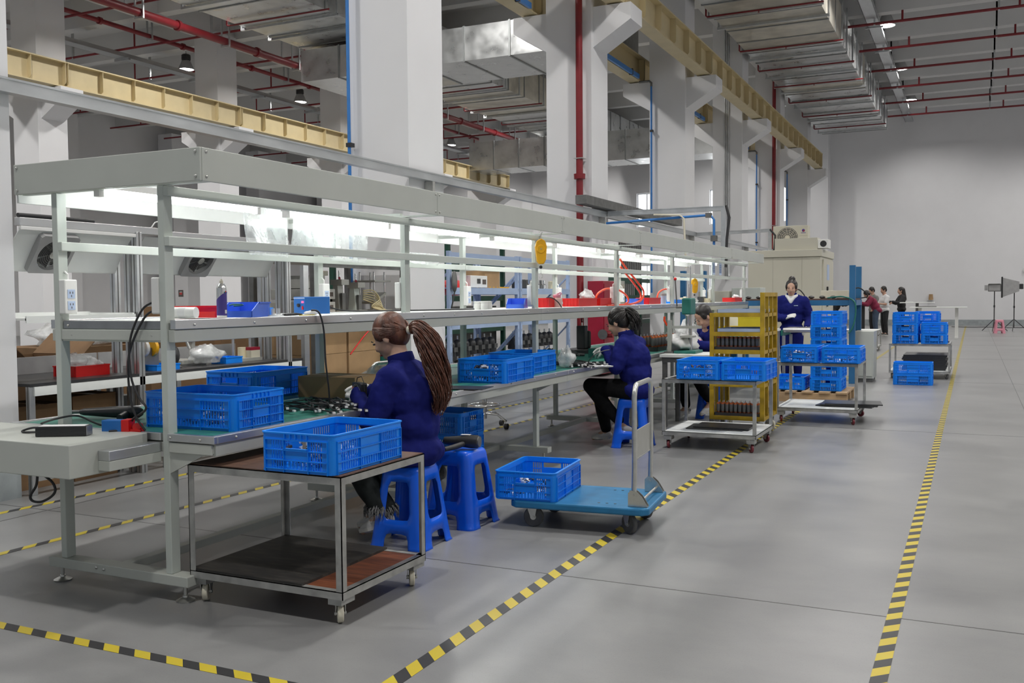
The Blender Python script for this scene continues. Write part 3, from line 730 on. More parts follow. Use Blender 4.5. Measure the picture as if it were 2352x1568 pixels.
crate(-3.395, 3.655, BZ, H2 + .03, 'blue crate at the near end of the workbench beside the front post'); plugs(-3.395, 3.655, BZ, H2, 'black and white plugs in the crate at the workbench end', seed=4, n=40, h=.05)
p = onz(1152, 882, BZ); crate(p.x - .19, p.y + .30, BZ, .05, 'front blue crate of the pair on the bench between the two women'); plugs(p.x - .19, p.y + .30, BZ, .05, 'black and white plugs in the front crate of the bench pair', seed=5, n=110, h=.10)
p2 = onz(1196, 862, BZ); crate(p2.x - .13, p2.y + .32, BZ, .05, 'rear blue crate of the pair on the bench, beside a clear bag'); plugs(p2.x - .13, p2.y + .32, BZ, .05, 'black and white plugs in the rear crate of the bench pair', seed=6, n=110, h=.10)
crate(-4.15, 4.86, BZ, 0.04, 'blue crate at the back of the bench behind the taped carton')
crate(-2.465, 5.52, .172, .10, 'blue crate on the blue platform trolley in the aisle'); plugs(-2.465, 5.52, .172, .1, 'black and white plugs in the crate on the platform trolley', seed=7, n=60, h=.05)
crate(-2.235, 8.80, .652, 0, 'blue crate on the cart before the yellow rack, beside its twin, nearer the bench'); plugs(-2.235, 8.80, .652, 0, 'plugs in the crate nearer the bench on the cart before the yellow rack', seed=8)
crate(-1.825, 8.80, .652, 0, 'blue crate on the cart before the yellow rack, nearer the aisle')
crate(-1.71, 11.10, .670, 0, 'blue crate on the cart behind the yellow rack, nearer the rack'); plugs(-1.71, 11.1, .67, 0, 'plugs in the crate behind the yellow rack', seed=9)
crate(-1.27, 11.08, .670, 0, 'blue crate on the cart behind the yellow rack, at its aisle end'); plugs(-1.27, 11.08, .67, 0, 'plugs in the crate at the aisle end behind the yellow rack', seed=10, n=40, h=.05)
for i in range(6):
    crate(-1.735 + .006 * (i % 2), 13.42 + .01 * (i % 3), .145 + .1745 * i, 0, f'blue crate in the tall stack on the pallet, {ORD[i]} from the bottom')
crate(-2.20, 13.42, .145, 0, 'blue crate on the pallet beside the tall stack')
for i in range(2): crate(-.825, 16.25, .1745 * i + (.001), H2 + .01, ['lower', 'upper'][i] + ' of two blue crates stacked on the floor before the far cart')
for i in range(3): crate(-1.01, 17.55, .585 + .1745 * i, 0, f'blue crate in the column of the far cart nearer the machines, {["bottom", "middle", "top"][i]}')
for i in range(2): crate(-.565, 17.55, .585 + .1745 * i, 0, f'blue crate in the aisle-side column of the far cart, {["bottom", "second"][i]}')
crate(-.70, 18.30, .585, 0, 'blue crate under the lone top crate at the back of the far cart'); crate(-.70, 18.30, .7595, 0, 'blue crate in the middle at the back of the far cart'); crate(-.70, 18.30, .934, 0, 'top blue crate standing further back on the far cart')
# ---------------------------------------------------------------- plastic stools
def stool_meshes(h=.46, wt=.128, wb=.182):
    us = [-1, -.74, -.60, -.3, 0, .3, .60, .74, 1]; zs = [0, .012, .05, .085, .125, .160, .20, .28, .345, .372, .405, .43, .447, .456, .46]
    rc = .048
    def wz(z):
        w = wb + (wt - wb) * min(1, z / .43)
        if z < .012: w += .006
        if z > .43: w -= {.447: .006, .456: .016, .46: .030}.get(z, 0)
        return w
    def adj(u, z):
        if abs(abs(u) - .74) < .01 and z in (.160, .372): return (math.copysign(.67, u), z + (.014 if z == .160 else -.012))
        if abs(abs(u) - .60) < .01 and z == .085: return (math.copysign(.53, u), .078)
        if abs(abs(u) - .60) < .01 and z == .160 : return (u, z + .003)
        return (u, z)
    ring = []                                               # (kind, side, param)
    for s in range(4):
        for u in us: ring.append((s, u, None))
        for i in range(1, 4): ring.append((s, 1, i / 4))
    b = MB(); n = len(ring)
    def pos(s, u, c, z):
        if c is None: u, z2 = adj(u, z)
        else: z2 = z
        w = wz(z if z in zs else z2); r = min(rc, w * .5); f = w - r
        if c is None: x, y = u * f, -w
        else:
            t = -math.pi / 2 + c * math.pi / 2; x, y = f + r * math.cos(t), -f + r * math.sin(t)
        a = s * math.pi / 2
        return (x * math.cos(a) - y * math.sin(a), x * math.sin(a) + y * math.cos(a), z2)
    vs = [pos(s, u, c, z) for z in zs for (s, u, c) in ring]; fs = []
    for i in range(len(zs) - 1):
        z0, z1 = zs[i], zs[i + 1]
        for j in range(n):
            j2 = (j + 1) % n; (s, u, c), (s2, u2, c2) = ring[j], ring[j2]
            flat = c is None and c2 is None and s == s2
            if flat:
                m = abs(u + u2) / 2
                if m < .74 and z0 >= .16 and z1 <= .372: continue
                if m < .60 and z1 <= .085: continue
            fs.append((i * n + j, i * n + j2, (i + 1) * n + j2, (i + 1) * n + j))
    b.add(vs, fs)
    sh = b.mesh('stool_shell', 50)
    top = MB(); k = len(zs) - 1; rg = [Vector(vs[k * n + j]) for j in range(n)]
    inner = [Vector((p.x * .86, p.y * .86, p.z - .003)) for p in rg]
    top.add(rg + inner, [(j, (j + 1) % n, n + (j + 1) % n, n + j) for j in range(n)] + [tuple(n + j for j in range(n))])
    return sh, top.mesh('seat', 50)
SSH, STP = stool_meshes()
def stool(x, y, rz, label, m='stool_blue', sc=1.0):
    t = thing('plastic_stool', label, 'stool', (x, y, 0), rz, 'plastic stools'); t.scale = (sc, sc, sc)
    o = bpy.data.objects.new('leg_shell', SSH if m == 'stool_blue' else SSH.copy()); COL.objects.link(o); o.parent = t
    if not o.data.materials: o.data.materials.append(MATS[m])
    o.material_slots[0].link = 'OBJECT'; o.material_slots[0].material = MATS[m]
    s = o.modifiers.new('thickness', 'SOLIDIFY'); s.thickness = .006; s.offset = -1
    q = bpy.data.objects.new('seat', STP); COL.objects.link(q); q.parent = t
    if not q.data.materials: q.data.materials.append(MATS[m])
    q.material_slots[0].link = 'OBJECT'; q.material_slots[0].material = MATS[m]
    s = q.modifiers.new('thickness', 'SOLIDIFY'); s.thickness = .005; s.offset = -1
    return t
stool(-2.905, 4.69, .03, 'blue plastic stool under the woman with the long auburn ponytail')
stool(-2.875, 5.235, -.05, 'empty blue plastic stool with a hairdryer lying on it', sc=1.02)
stool(-2.865, 8.60, .10, 'blue plastic stool under the woman with the dark ponytail')
stool(-2.72, 11.02, .2, 'blue plastic stool under the worker hidden by the yellow rack')
stool(.87, 38.5, .1, 'pink plastic stool beside the studio lights at the end wall', 'pink_plastic', 1.05)
# ---------------------------------------------------------------- carts and trolleys
def caster_mesh(r, wdt):
    wheel = MB().lathe((0, 0, 0), [(r * .35, -wdt * .55), (r * .8, -wdt * .45), (r * .9, -wdt * .5), (r, -wdt * .35), (r, wdt * .35), (r * .9, wdt * .5), (r * .8, wdt * .45), (r * .35, wdt * .55)], 20, 'x').mesh('wheel', 40)
    hub = MB().lathe((0, 0, 0), [(.009, -wdt * 1.0), (.009, wdt * 1.0)], 10, 'x').lathe((0, 0, 0), [(r * .3, -wdt * .6), (r * .3, wdt * .6)], 12, 'x').mesh('axle', 40)
    fk = MB(); top = r + .028
    for s in (-1, 1):
        fk.prism([(-.012, -.006), (.012, -.006), (.045, top - .008), (.045, top), (-.03, top), (-.03, top - .01)], 'x', s * wdt * .8 - .0015, s * wdt * .8 + .0015)
    fk.box(-wdt * .8, wdt * .8, -.03, .045, top - .003, top); fk.lathe((0, .01, top), [(.025, 0), (.022, .008), (.022, .012)], 14)
    plate = MB().box(-.034, .034, -.03, .05, top + .011, top + .016).mesh('mount_plate')
    return wheel, hub, fk.mesh('fork', 40), plate, r, top + .016
CAST = {'nylon': (caster_mesh(.042, .026), 'nylon'), 'red': (caster_mesh(.038, .022), 'red_wheel'), 'grey': (caster_mesh(.062, .03), 'rubber_grey'), 'yellow': (caster_mesh(.06, .03), 'nylon'), 'black': (caster_mesh(.045, .024), 'rubber_grey')}
def caster(t, x, y, kind, rz=0.0, fixed=None):
    (wh, hb_, fk, pl, r, h), m = CAST[kind]
    c = bpy.data.objects.new('caster', None); COL.objects.link(c); c.parent = t; c.location = (x, y, 0); c.rotation_euler = (0, 0, rz); c.empty_display_size = .03
    for nme, me, mm, z in (('wheel', wh, m, r), ('axle', hb_, 'zinc', r), ('fork', fk, 'zinc', r), ('mount_plate', pl, 'zinc', r)):
        o = link(nme, me, mm, c); o.location = (0, 0, z)
    return h
def angle(t, p, q, a, b, name, m, th=.004):
    """L-section from p to q; a and b are the two flange vectors"""
    p, q, a, b = Vector(p), Vector(q), Vector(a), Vector(b); mb = MB()
    an, bn = a.normalized() * th, b.normalized() * th
    for u, v in ((a, bn), (b, an)):
        mb.add([p, p + u, p + u + v, p + v, q, q + u, q + u + v, q + v], [(3, 2, 1, 0), (4, 5, 6, 7), (0, 1, 5, 4), (1, 2, 6, 5), (2, 3, 7, 6), (3, 0, 4, 7)])
    return mb.build(name, m, t)
def steel_cart(name, label, cx, cy, w, d, ztop, zbot, kind, rz=0.0, m='steel_cart', top='board_brown', bot=('board_dark', 'board_orange'), fr=.035, rots=(0, 0, 0, 0), square=False):
    t = thing(name, label, 'cart', (cx, cy, 0), rz, 'steel carts'); x, y = w / 2, d / 2
    h = 0
    for (sx, sy), ra in zip(((-1, -1), (1, -1), (1, 1), (-1, 1)), rots): h = caster(t, sx * (x - .05), sy * (y - .05), kind, ra)
    for z, nm in ((zbot, 'lower'), (ztop, 'upper')):
        for s in (-1, 1):
            angle(t, (-x, s * y, z), (x, s * y, z), (0, -s * fr, 0), (0, 0, -fr), nm + '_rail', m)
            angle(t, (s * x, -y, z), (s * x, y, z), (-s * fr, 0, 0), (0, 0, -fr), nm + '_rail', m)
    if h < zbot - fr - .001:
        for sx in (-1, 1):
            for sy in (-1, 1): MB().box(sx * (x - .05) - .035, sx * (x - .05) + .035, sy * (y - .05) - .04, sy * (y - .05) + .06 * (1), h, zbot - fr + .001).build('caster_pad', m, t)
    for sx in (-1, 1):
        for sy in (-1, 1):
            if square: MB().box(min(sx * x, sx * (x - .03)), max(sx * x, sx * (x - .03)), min(sy * y, sy * (y - .03)), max(sy * y, sy * (y - .03)), zbot, ztop - fr).build('corner_post', m, t, bevel=.002)
            else: angle(t, (sx * x, sy * y, zbot), (sx * x, sy * y, ztop - fr), (-sx * .033, 0, 0), (0, -sy * .033, 0), 'corner_post', m)
    if top: MB().box(-x + .005, x - .005, -y + .005, y - .005, ztop - .006, ztop + .004).build('top_board', top, t)
    if len(bot) == 2:
        MB().box(-x + .005, x - .22, -y + .005, y - .005, zbot - .002, zbot + .010).build('bottom_mat', bot[0], t)
        MB().box(-x + .005, x - .005, -y + .005, y - .005, zbot - .010, zbot - .002).build('bottom_board', bot[1], t)
    elif bot: MB().box(-x + .005, x - .005, -y + .005, y - .005, zbot - .006, zbot + .006).build('bottom_board', bot[0], t)
    return t
steel_cart('steel_cart', 'near grey angle-iron cart with cream wheels, dark and orange lower boards', -2.84, 3.675, .86, .69, .645, .150, 'nylon', top='board_brown', rots=(.5, .7, .6, .3))
steel_cart('steel_cart', 'grey square-tube cart with red wheels before the yellow rack', -2.15, 8.97, .86, .80, .645, .160, 'red', square=True, top=None, bot=('panel_white',), rots=(.1, .6, .9, .2))
for i, (x, y, a) in enumerate(((-2.15, 8.92, .05), (-2.09, 8.97, -.12))): tag(MB().box(-.26, .26, -.17, .17, 0, .010).build('rubber_sheet', 'black_plastic', bevel=.002, loc=(x, y, .167 + .0105 * i)), f'{["lower", "upper"][i]} black rubber sheet on the floor of the cart before the yellow rack', 'rubber sheet', 'black rubber sheets'); 
bpy.data.objects['rubber_sheet'].rotation_euler.z = .05
steel_cart('steel_cart', 'grey steel cart behind the yellow rack carrying two crates', -1.53, 11.30, .86, .90, .665, .165, 'red', square=True, top=None, bot=('panel_white',), rots=(.3, .4, 1.2, 0))
for i in range(3):
    o = MB().box(-.30 + .03 * i, .30 + .03 * i, -.2, .2, 0, .012).build('rubber_sheet', 'black_plastic', loc=(-1.25, 11.25, .172 + .0125 * i)); o.rotation_euler.z = .12 * i - .1
    tag(o, f'black rubber sheet on the lower shelf of the cart behind the yellow rack, {["bottom", "middle", "top"][i]} one', 'rubber sheet', 'black rubber sheets')
steel_cart('steel_cart', 'far grey steel cart loaded with columns of blue crates', -.79, 17.95, .94, 1.32, .580, .125, 'black', square=True, top=None, bot=('panel_white',), rots=(.2, .5, .4, 0))
for i in range(9): tag(MB().box(-.34, .34, -.45, .45, 0, .028).build('foam_sheet', 'black_plastic', loc=(-.72 + .012 * ((i * 7) % 3 - 1), 17.95, .132 + .0285 * i)), f'black foam sheet piled on the far cart, {ORD[i]} from the bottom', 'foam sheet', 'black foam sheets')
steel_cart('steel_cart', 'pale low cart standing beyond the blue bench', -2.62, 26.0, 1.0, 1.0, .52, .12, 'nylon', square=True, top='panel_white', bot=('panel_white',))
# platform trolleys
def platform_trolley(label, x, y, rz, m, w=.86, d=.60, folded=False):
    t = thing('platform_trolley', label, 'trolley', (x, y, 0), rz, 'platform trolleys')
    for sx, sy, a in ((-1, -1, .25), (1, -1, -.5), (-1, 1, .25), (1, 1, -.4)): h = caster(t, sx * (w / 2 - .13), sy * (d / 2 - .09), 'grey', a + 1.4)
    MB().prism([(-w/2, -d/2 + .04), (-w/2 + .04, -d/2), (w/2 - .04, -d/2), (w/2, -d/2 + .04), (w/2, d/2 - .04), (w/2 - .04, d/2), (-w/2 + .04, d/2), (-w/2, d/2 - .04)], 'z', .127, .171).build('deck', m, t, bevel=.01)
    MB().box(-w/2 + .05, w/2 - .05, -d/2 + .05, d/2 - .05, .118, .128).build('under_frame', 'steel_dark', t)
    hx, hy, zt = w / 2 - .10, d / 2 - .07, .885
    L = .07
    pts = [(hx, -hy, .19)] + [(hx + .005, -hy, z) for z in (.4, .6, zt - L)] + [(hx + .006, -hy + L * (1 - math.cos(a)), zt - L + L * math.sin(a)) for a in (.4, .8, 1.2, 1.57)]
    pts += [(px, -py, pz) for px, py, pz in reversed(pts)]
    MB().tube(pts, .0155, 12).build('handle_bar', 'zinc', t, 50)
    MB().box(hx - .002, hx + .004, -hy + .01, hy - .01, .44, .61).build('handle_plate', 'machine_grey', t)
    MB().box(hx - .0045, hx - .002, -hy + .05, -hy + .08, .50, .54).build('plate_label', 'paper', t)
    MB().cyl((hx, -hy, .44), (hx, hy, .44), .007, 8).build('cross_rod', 'zinc', t)
    for s in (-1, 1):
        b = MB().prism([(hx - .03, .171), (hx + .085, .171), (hx + .085, .18), (hx + .05, .235), (hx + .02, .262), (hx - .012, .268), (hx - .03, .25)], 'y', s * hy - .022, s * hy - .018).prism([(hx - .03, .171), (hx + .085, .171), (hx + .085, .18), (hx + .05, .235), (hx + .02, .262), (hx - .012, .268), (hx - .03, .25)], 'y', s * hy + .018, s * hy + .022).box(hx - .03, hx + .085, s * hy - .022, s * hy + .022, .171, .174)
        b.build('hinge_bracket', 'zinc', t)
        MB().cyl((hx, s * hy - .03, .24), (hx, s * hy + .03, .24), .009, 8).build('hinge_pin', 'zinc', t)
    MB().cyl((hx + .045, -hy, .205), (hx + .045, hy, .205), .008, 8).build('latch_rod', 'zinc', t)
    for i in range(3):
        for s in (-1, 1): MB().lathe((hx - .12 - .05 * i, s * (d / 2 - .10), .171), [(.009, 0), (.009, .0012)], 10).build('deck_hole', 'black_plastic', t)
    return t
platform_trolley('blue platform trolley with folding grey handle standing in the aisle', -2.135, 5.555, .095, 'deck_blue')
g = onz(1170, 1004)
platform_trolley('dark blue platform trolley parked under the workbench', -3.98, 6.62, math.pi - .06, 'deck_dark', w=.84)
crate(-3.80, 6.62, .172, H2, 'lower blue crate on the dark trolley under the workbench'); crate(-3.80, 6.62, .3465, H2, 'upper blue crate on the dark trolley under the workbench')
# pallet under the tall crate stack
t = thing('wooden_pallet', 'pale wooden pallet under the tall crate stack', 'pallet', (-1.95, 13.45, 0))
for i in range(5): MB().box(-.50 + .215 * i, -.50 + .215 * i + .14, -.45, .45, .120, .142).build('deck_board', 'wood_pallet', t)
for y in (-.42, -.04, .34): MB().box(-.50, .50, y, y + .08, .022, .120).build('stringer', 'wood_pallet', t)
for y in (-.42, .34): MB().box(-.50, .50, y, y + .08, 0, .022).build('bottom_board', 'wood_pallet', t)
# yellow rack
def yellow_rack():
    t = thing('yellow_rack', 'yellow steel rack trolley with trays of motor cores', 'rack', (-2.10, 9.86, 0), 0)
    w, d, p = .54, .70, .042; x0, x1, y0, y1 = -w / 2, w / 2, -d / 2, d / 2
    zl, zh, zb = 1.235, 1.435, .17
    def post(x, y, z0, z1, q=p, nm='post'): MB().box(x, x + q, y, y + q, z0, z1).build(nm, 'yellow_paint', t, bevel=.002)
    post(x0, y0, zb, zl); post(x0, y1 - p, zb, zl); post(x1 - p, y0, zb, zh); post(x1 - p, y1 - p, zb, zh)
    for k in (1, 2):
        y = y0 + (d - p) * k / 3; post(x1 - p + .006, y, zb + .04, zh, .032, 'side_bar'); post(x0, y, zb + .04, zl, .032, 'side_bar')
    MB().box(x1 - p, x1, y0 + p, y1 - p, zh - .04, zh).build('top_rail', 'yellow_paint', t)
    MB().box(x1 - p + .002, x1 - p + .012, y0 + .002, y0 + p - .002, zh, zh + .001).build('post_opening', 'black_plastic', t)
    for z in (zb, .50, .83, 1.005, zl - .04):
        for y in (y0, y1 - p): MB().box(x0 + p, x1 - p, y, y + .03, z, z + .04).build('shelf_rail', 'yellow_paint', t)
        for x in (x0, x1 - p): MB().box(x + .004, x + p - .004, y0 + p, y1 - p, z, z + .035).build('side_rail', 'yellow_paint', t)
    for sx, sy, a in ((-1, -1, .3), (1, -1, .8), (1, 1, 1.1), (-1, 1, .2)): caster(t, sx * (w / 2 - .06), sy * (d / 2 - .06), 'yellow', a)
    return t
yellow_rack()
def tray(name, label, x, y, z, w, d, h, m, m2=None):
    t = thing(name, label, 'tray', (x, y, z), 0, 'trays on the yellow rack')
    MB().box(-w / 2, w / 2, -d / 2, d / 2, 0, .004).build('tray_floor', m2 or m, t)
    for x0, x1, y0, y1 in ((-w/2, w/2, -d/2, -d/2 + .004), (-w/2, w/2, d/2 - .004, d/2), (-w/2, -w/2 + .004, -d/2, d/2), (w/2 - .004, w/2, -d/2, d/2)): MB().box(x0, x1, y0, y1, .004, h).build('tray_side', m, t)
for z, s in ((1.235, 'top'), (1.045, 'second')): tray('blue_tray', f'blue tray with dark rim on the {s} level of the yellow rack', -2.08, 9.84, z, .44, .60, .035, 'rack_blue', 'steel_dark')
for z, s in ((.870, 'middle'), (.540, 'third'), (.210, 'bottom')): tray('black_tray', f'black tray holding motor cores on the {s} level of the yellow rack', -2.10, 9.83, z, .45, .60, .03, 'black_plastic')
# motor armatures
arm0 = thing('motor_core', 'x', 'motor core', (0, 0, 0), 0, 'motor cores')
MB().lathe((0, 0, 0), [(.017, .030), (.0175, .032), (.0175, .092), (.017, .094)], 12).build('laminated_core', 'steel_dark', arm0, 40)
MB().lathe((0, 0, 0), [(.010, .012), (.014, .016), (.014, .030)], 10).build('winding', 'copper', arm0, 40)
MB().lathe((0, 0, 0), [(.015, .094), (.014, .106), (.008, .108)], 10).build('end_cap', 'orange_cap', arm0, 40)
MB().lathe((0, 0, 0), [(.0035, .0), (.0035, .125)], 8).build('shaft', 'silver', arm0, 40)
_a = [False]
def armature(x, y, z, label, sc=1.0):
    if not _a[0]:
        _a[0] = True; arm0.location = (x, y, z); arm0['label'] = label; arm0.scale = (sc,) * 3; return
    o = dup(arm0, (x, y, z), 0, label); o.scale = (sc,) * 3
for z, lv in ((.876, 'middle'), (.546, 'third'), (.216, 'bottom')):
    for j in range(2):
        for i in range(10): armature(-2.295 + .043 * i, 9.575 + .06 * j, z, f'motor core on the {lv} tray of the yellow rack, {["front", "second"][j]} row, {ORD[i]} along', 1.12)
# ---------------------------------------------------------------- hazard tape on the floor
def tape(label, p, q, w, m='hazard'):
    p, q = Vector((*p, 0)), Vector((*q, 0)); L = (q - p).length
    o = MB().box(0, L, -w / 2, w / 2, .0006, .0014).build('floor_tape', m, loc=p); o.rotation_euler = (0, 0, math.atan2(q.y - p.y, q.x - p.x))
    tag(o, label, 'floor tape', 'hazard tapes on the floor')
tape('black and yellow hazard tape across the floor before the near cart', (-7.5, 2.74), (-1.87, 2.74), .058)
tape('black and yellow hazard tape beside the carts and trolley along the aisle', (-1.895, 2.77), (-1.895, 34), .070, 'hazard_b')
a, b = onz(2016, 1568), onz(2213, 762)
tape('black and yellow hazard tape along the open side of the aisle', (a.x + (a.x - b.x) * 0 , a.y - 1.2), (-.26, 46.5), .060)
a, b = onz(0, 1267), onz(640, 1107)
tape('black and yellow hazard tape under the long workbench', (a.x, a.y - 1), (a.x + (b.x - a.x) * 6, a.y + (b.y - a.y) * 6), .055, 'hazard_b')
a, b = onz(0, 1174), onz(400, 1091)
tape('black and yellow hazard tape beside the second bench line', (a.x, a.y - 1), (a.x + (b.x - a.x) * 8, a.y + (b.y - a.y) * 8), .055, 'hazard_b')
# ---------------------------------------------------------------- things on the bench and its shelf
SZ = 1.3135
def bx_(x0, x1, y0, y1, z0, z1): return MB().box(x0, x1, y0, y1, z0, z1)
def carton(name, label, x, y, z, w, d, h, rz=0.0, m='cardboard', open_=False, tape=True, printed=False, sticker=None, group='cardboard cartons'):
    t = thing(name, label, 'carton', (x, y, z), rz, group)
    e = .006
    for q in ((-w/2, w/2, -d/2, -d/2 + e), (-w/2, w/2, d/2 - e, d/2), (-w/2, -w/2 + e, -d/2 + e, d/2 - e), (w/2 - e, w/2, -d/2 + e, d/2 - e)): bx_(*q, 0, h).build('side', m, t)
    bx_(-w/2 + e, w/2 - e, -d/2 + e, d/2 - e, 0, e).build('bottom', m, t)
    if open_:
        for s in (-1, 1):
            f = bx_(-w/2, w/2, 0, d * .45, 0, e).build('flap', m, t); f.location = (0, s * d/2, h); f.rotation_euler = (s * 1.0 if s > 0 else 0, 0, 0 if s > 0 else math.pi); f.rotation_euler = (.7, 0, 0 if s > 0 else math.pi)
    else:
        bx_(-w/2, w/2, -d/2, -.0015, h, h + e).build('flap', m, t); bx_(-w/2, w/2, .0015, d/2, h, h + e).build('flap', m, t)
        if tape: bx_(-w/2 - .001, w/2 + .001, -.025, .025, h + e, h + e + .001).build('packing_tape', 'kraft_tape', t)
    if printed:
        for i in range(3): bx_(-w * .30, w * (.15 - .1 * i), -d/2 - .0008, -d/2, h * (.62 - .12 * i), h * (.68 - .12 * i)).build('printed_line', 'print_dark', t)
    if sticker:
        sx, sz, sw, sh = sticker; bx_(sx - sw/2, sx + sw/2, -d/2 - .001, -d/2, sz - sh/2, sz + sh/2).build('paper_label', 'paper', t)
    return t
def bin_box(name, label, x, y, z, w, d, h, m, rz=0.0, group='plastic bins', cut=False, ribs=0):
    t = thing(name, label, 'bin', (x, y, z), rz, group); e = .004
    bx_(-w/2, w/2, -d/2, d/2, 0, e).build('bin_floor', m, t)
    if cut:                                           # open picking front at -y
        for s in (-1, 1): MB().prism([(-d/2, e), (-d/2, h * .42), (-d * .12, h), (d/2, h), (d/2, e)], 'x', s * w/2 - (e if s > 0 else 0), s * w/2 + (0 if s > 0 else e)).build('side', m, t)
        bx_(-w/2, w/2, -d/2, -d/2 + e, e, h * .42).build('picking_lip', m, t); bx_(-w/2, w/2, d/2 - e, d/2, e, h).build('back', m, t)
        bx_(-w/2 - .006, w/2 + .006, -d * .12, d/2 + .006, h - .006, h).box(-w/2 + e, w/2 - e, -d * .12, d/2 - e, h - .006, h) if False else None
        for s in (-1, 1): bx_(min(s * w/2, s * (w/2 + .006)), max(s * w/2, s * (w/2 + .006)), -d * .12, d/2, h - .008, h).build('rim', m, t)
    else:
        for q in ((-w/2, w/2, -d/2, -d/2 + e), (-w/2, w/2, d/2 - e, d/2), (-w/2, -w/2 + e, -d/2 + e, d/2 - e), (w/2 - e, w/2, -d/2 + e, d/2 - e)): bx_(*q, e, h).build('side', m, t)
        r = MB()
        for q in ((-w/2 - .004, w/2 + .004, -d/2 - .004, -d/2), (-w/2 - .004, w/2 + .004, d/2, d/2 + .004), (-w/2 - .004, -w/2, -d/2, d/2), (w/2, w/2 + .004, -d/2, d/2)): r.box(*q, h - .01, h)
        r.build('rim', m, t)
    for i in range(ribs):
        u = -w/2 + w * (i + .5) / ribs; bx_(u - .002, u + .002, -d/2 - .003, -d/2, .006, h - .01).build('rib', m, t)
    return t
def bag(name, label, x, y, z, rx, ry, rz, seed=1, m='film_bag', group='plastic bags', cat='plastic bag'):
    rnd = random.Random(seed); bm = bmesh.new(); bmesh.ops.create_icosphere(bm, subdivisions=3, radius=1)
    ph = [rnd.uniform(0, 6.28) for _ in range(9)]
    for v in bm.verts:
        c = v.co.copy(); k = 1 + .16 * math.sin(5 * c.x + ph[0]) * math.sin(4 * c.y + ph[1]) + .13 * math.sin(7 * c.z + ph[2] + 3 * c.x) + .09 * math.sin(11 * c.x + 9 * c.y + ph[3]) + .05 * rnd.uniform(-1, 1)
        zz = c.z * k
        if zz > .3: q = 1 - .45 * (zz - .3); c.x *= q; c.y *= q
        v.co = Vector((c.x * k * rx, c.y * k * ry, max(0, (zz * .62 + .5)) * rz))
    me = bpy.data.meshes.new(name); bm.to_mesh(me); bm.free(); me.shade_smooth()
    o = link(name, me, m, loc=(x, y, z)); return tag(o, label, cat, group)
def cable(name, label, pts, r=.004, m='black_rubber', cat='cable', group='loose cables', sm=6):
    P = [Vector(p) for p in pts]; out = []
    for i in range(len(P) - 1):
        p0, p1, p2, p3 = P[max(0, i - 1)], P[i], P[i + 1], P[min(len(P) - 1, i + 2)]
        for s in range(sm):
            u = s / sm; out.append(.5 * ((2 * p1) + (p2 - p0) * u + (2 * p0 - 5 * p1 + 4 * p2 - p3) * u * u + (3 * p1 - p0 - 3 * p2 + p3) * u ** 3))
    out.append(P[-1])
    o = MB().tube(out, r, 8).build(name, m, smooth=60)
    return tag(o, label, cat, group) if label else o
# drive box top: adapter with leads, loop of cable below
a = onz(66, 1004, BZ + .003); b = onz(184, 1002, BZ + .003)
t = thing('power_adapter', 'black finned power adapter lying on the grey drive box', 'adapter', ((a.x + b.x) / 2, (a.y + b.y) / 2 + .05, BZ + .003), math.atan2(b.y - a.y, b.x - a.x))
L = (b - a).length / 2
MB().box(-L, L, -.035, .035, 0, .046).build('case', 'black_plastic', t, bevel=.003)
for i in range(7): MB().box(-L + .004, L - .004, -.0375, -.035, .005 + .006 * i, .008 + .006 * i).build('fin', 'black_plastic', t)
MB().box(L, L + .003, -.033, .033, .002, .044).build('end_plate', 'alu_dark', t)
MB().box(-L + .01, L - .01, -.03, .03, .046, .0468).build('rating_label', 'paper', t)
q = t.location
cable('adapter_lead', 'looped black lead at the end of the power adapter', [(q.x - L, q.y, BZ + .03), (q.x - L - .09, q.y + .0, BZ + .028), (q.x - L - .15, q.y - .01, BZ + .012), (q.x - L - .12, q.y - .02, BZ + .008), (q.x - L - .03, q.y - .0, BZ + .012)], .005)
zb = .640
P0 = [(86, 1090), (83, 1115), (70, 1138), (75, 1150), (95, 1152), (118, 1140), (127, 1125), (120, 1107), (102, 1092)]
cable('hanging_cable', 'black cable loop hanging below the grey drive box', [ony(x, y, 3.05) for x, y in P0], .006)
# hot-air tool and tape cutter beside the near crate
def hot_tool(name, label, p, rz, L=.26):
    t = thing(name, label, 'power tool', p, rz)
    MB().lathe((0, 0, .035), [(.012, -L/2), (.018, -L/2 + .02), (.024, -L*.2), (.030, L*.05), (.034, L*.3), (.030, L*.45), (.018, L/2)], 16, 'x').build('body', 'black_plastic', t, 40)
    MB().tube([(L*.25, 0, .03), (L*.30, -.05, .025), (L*.32, -.12, .02)], [.018, .02, .016], 12).build('grip', 'black_plastic', t, 50)
    MB().lathe((0, 0, .035), [(.010, -L/2 - .05), (.010, -L/2)], 12, 'x').build('nozzle', 'steel_dark', t, 40)
    return t
p = onz(262, 962, BZ); hot_tool('hot_air_gun', 'black hot-air gun lying at the near end of the workbench', (p.x - .02, p.y, BZ + .001), .35, .34)
cable('coiled_wire', 'black wire coiled beside the hot-air gun', [onz(95, 972, BZ + .006), onz(135, 960, BZ + .06), onz(180, 955, BZ + .05), onz(230, 975, BZ + .006), onz(300, 985, BZ + .006), onz(250, 990, BZ + .006)], .005)
p = onz(272, 990, BZ); t = thing('tape_cutter', 'blue and red tape dispenser at the near end of the workbench', 'tape dispenser', (p.x, p.y, BZ), .3)
MB().box(-.07, .03, -.028, .028, 0, .055).build('blue_side', 'device_blue', t, bevel=.004); MB().box(.03, .07, -.03, .03, 0, .058).build('red_side', 'red_plastic', t, bevel=.004)
MB().box(.07, .125, -.02, .02, .0, .012).build('cutter_arm', 'red_plastic', t); MB().lathe((.10, 0, .022), [(.02, -.015), (.02, .015)], 12, 'y').build('roller', 'red_plastic', t, 40)
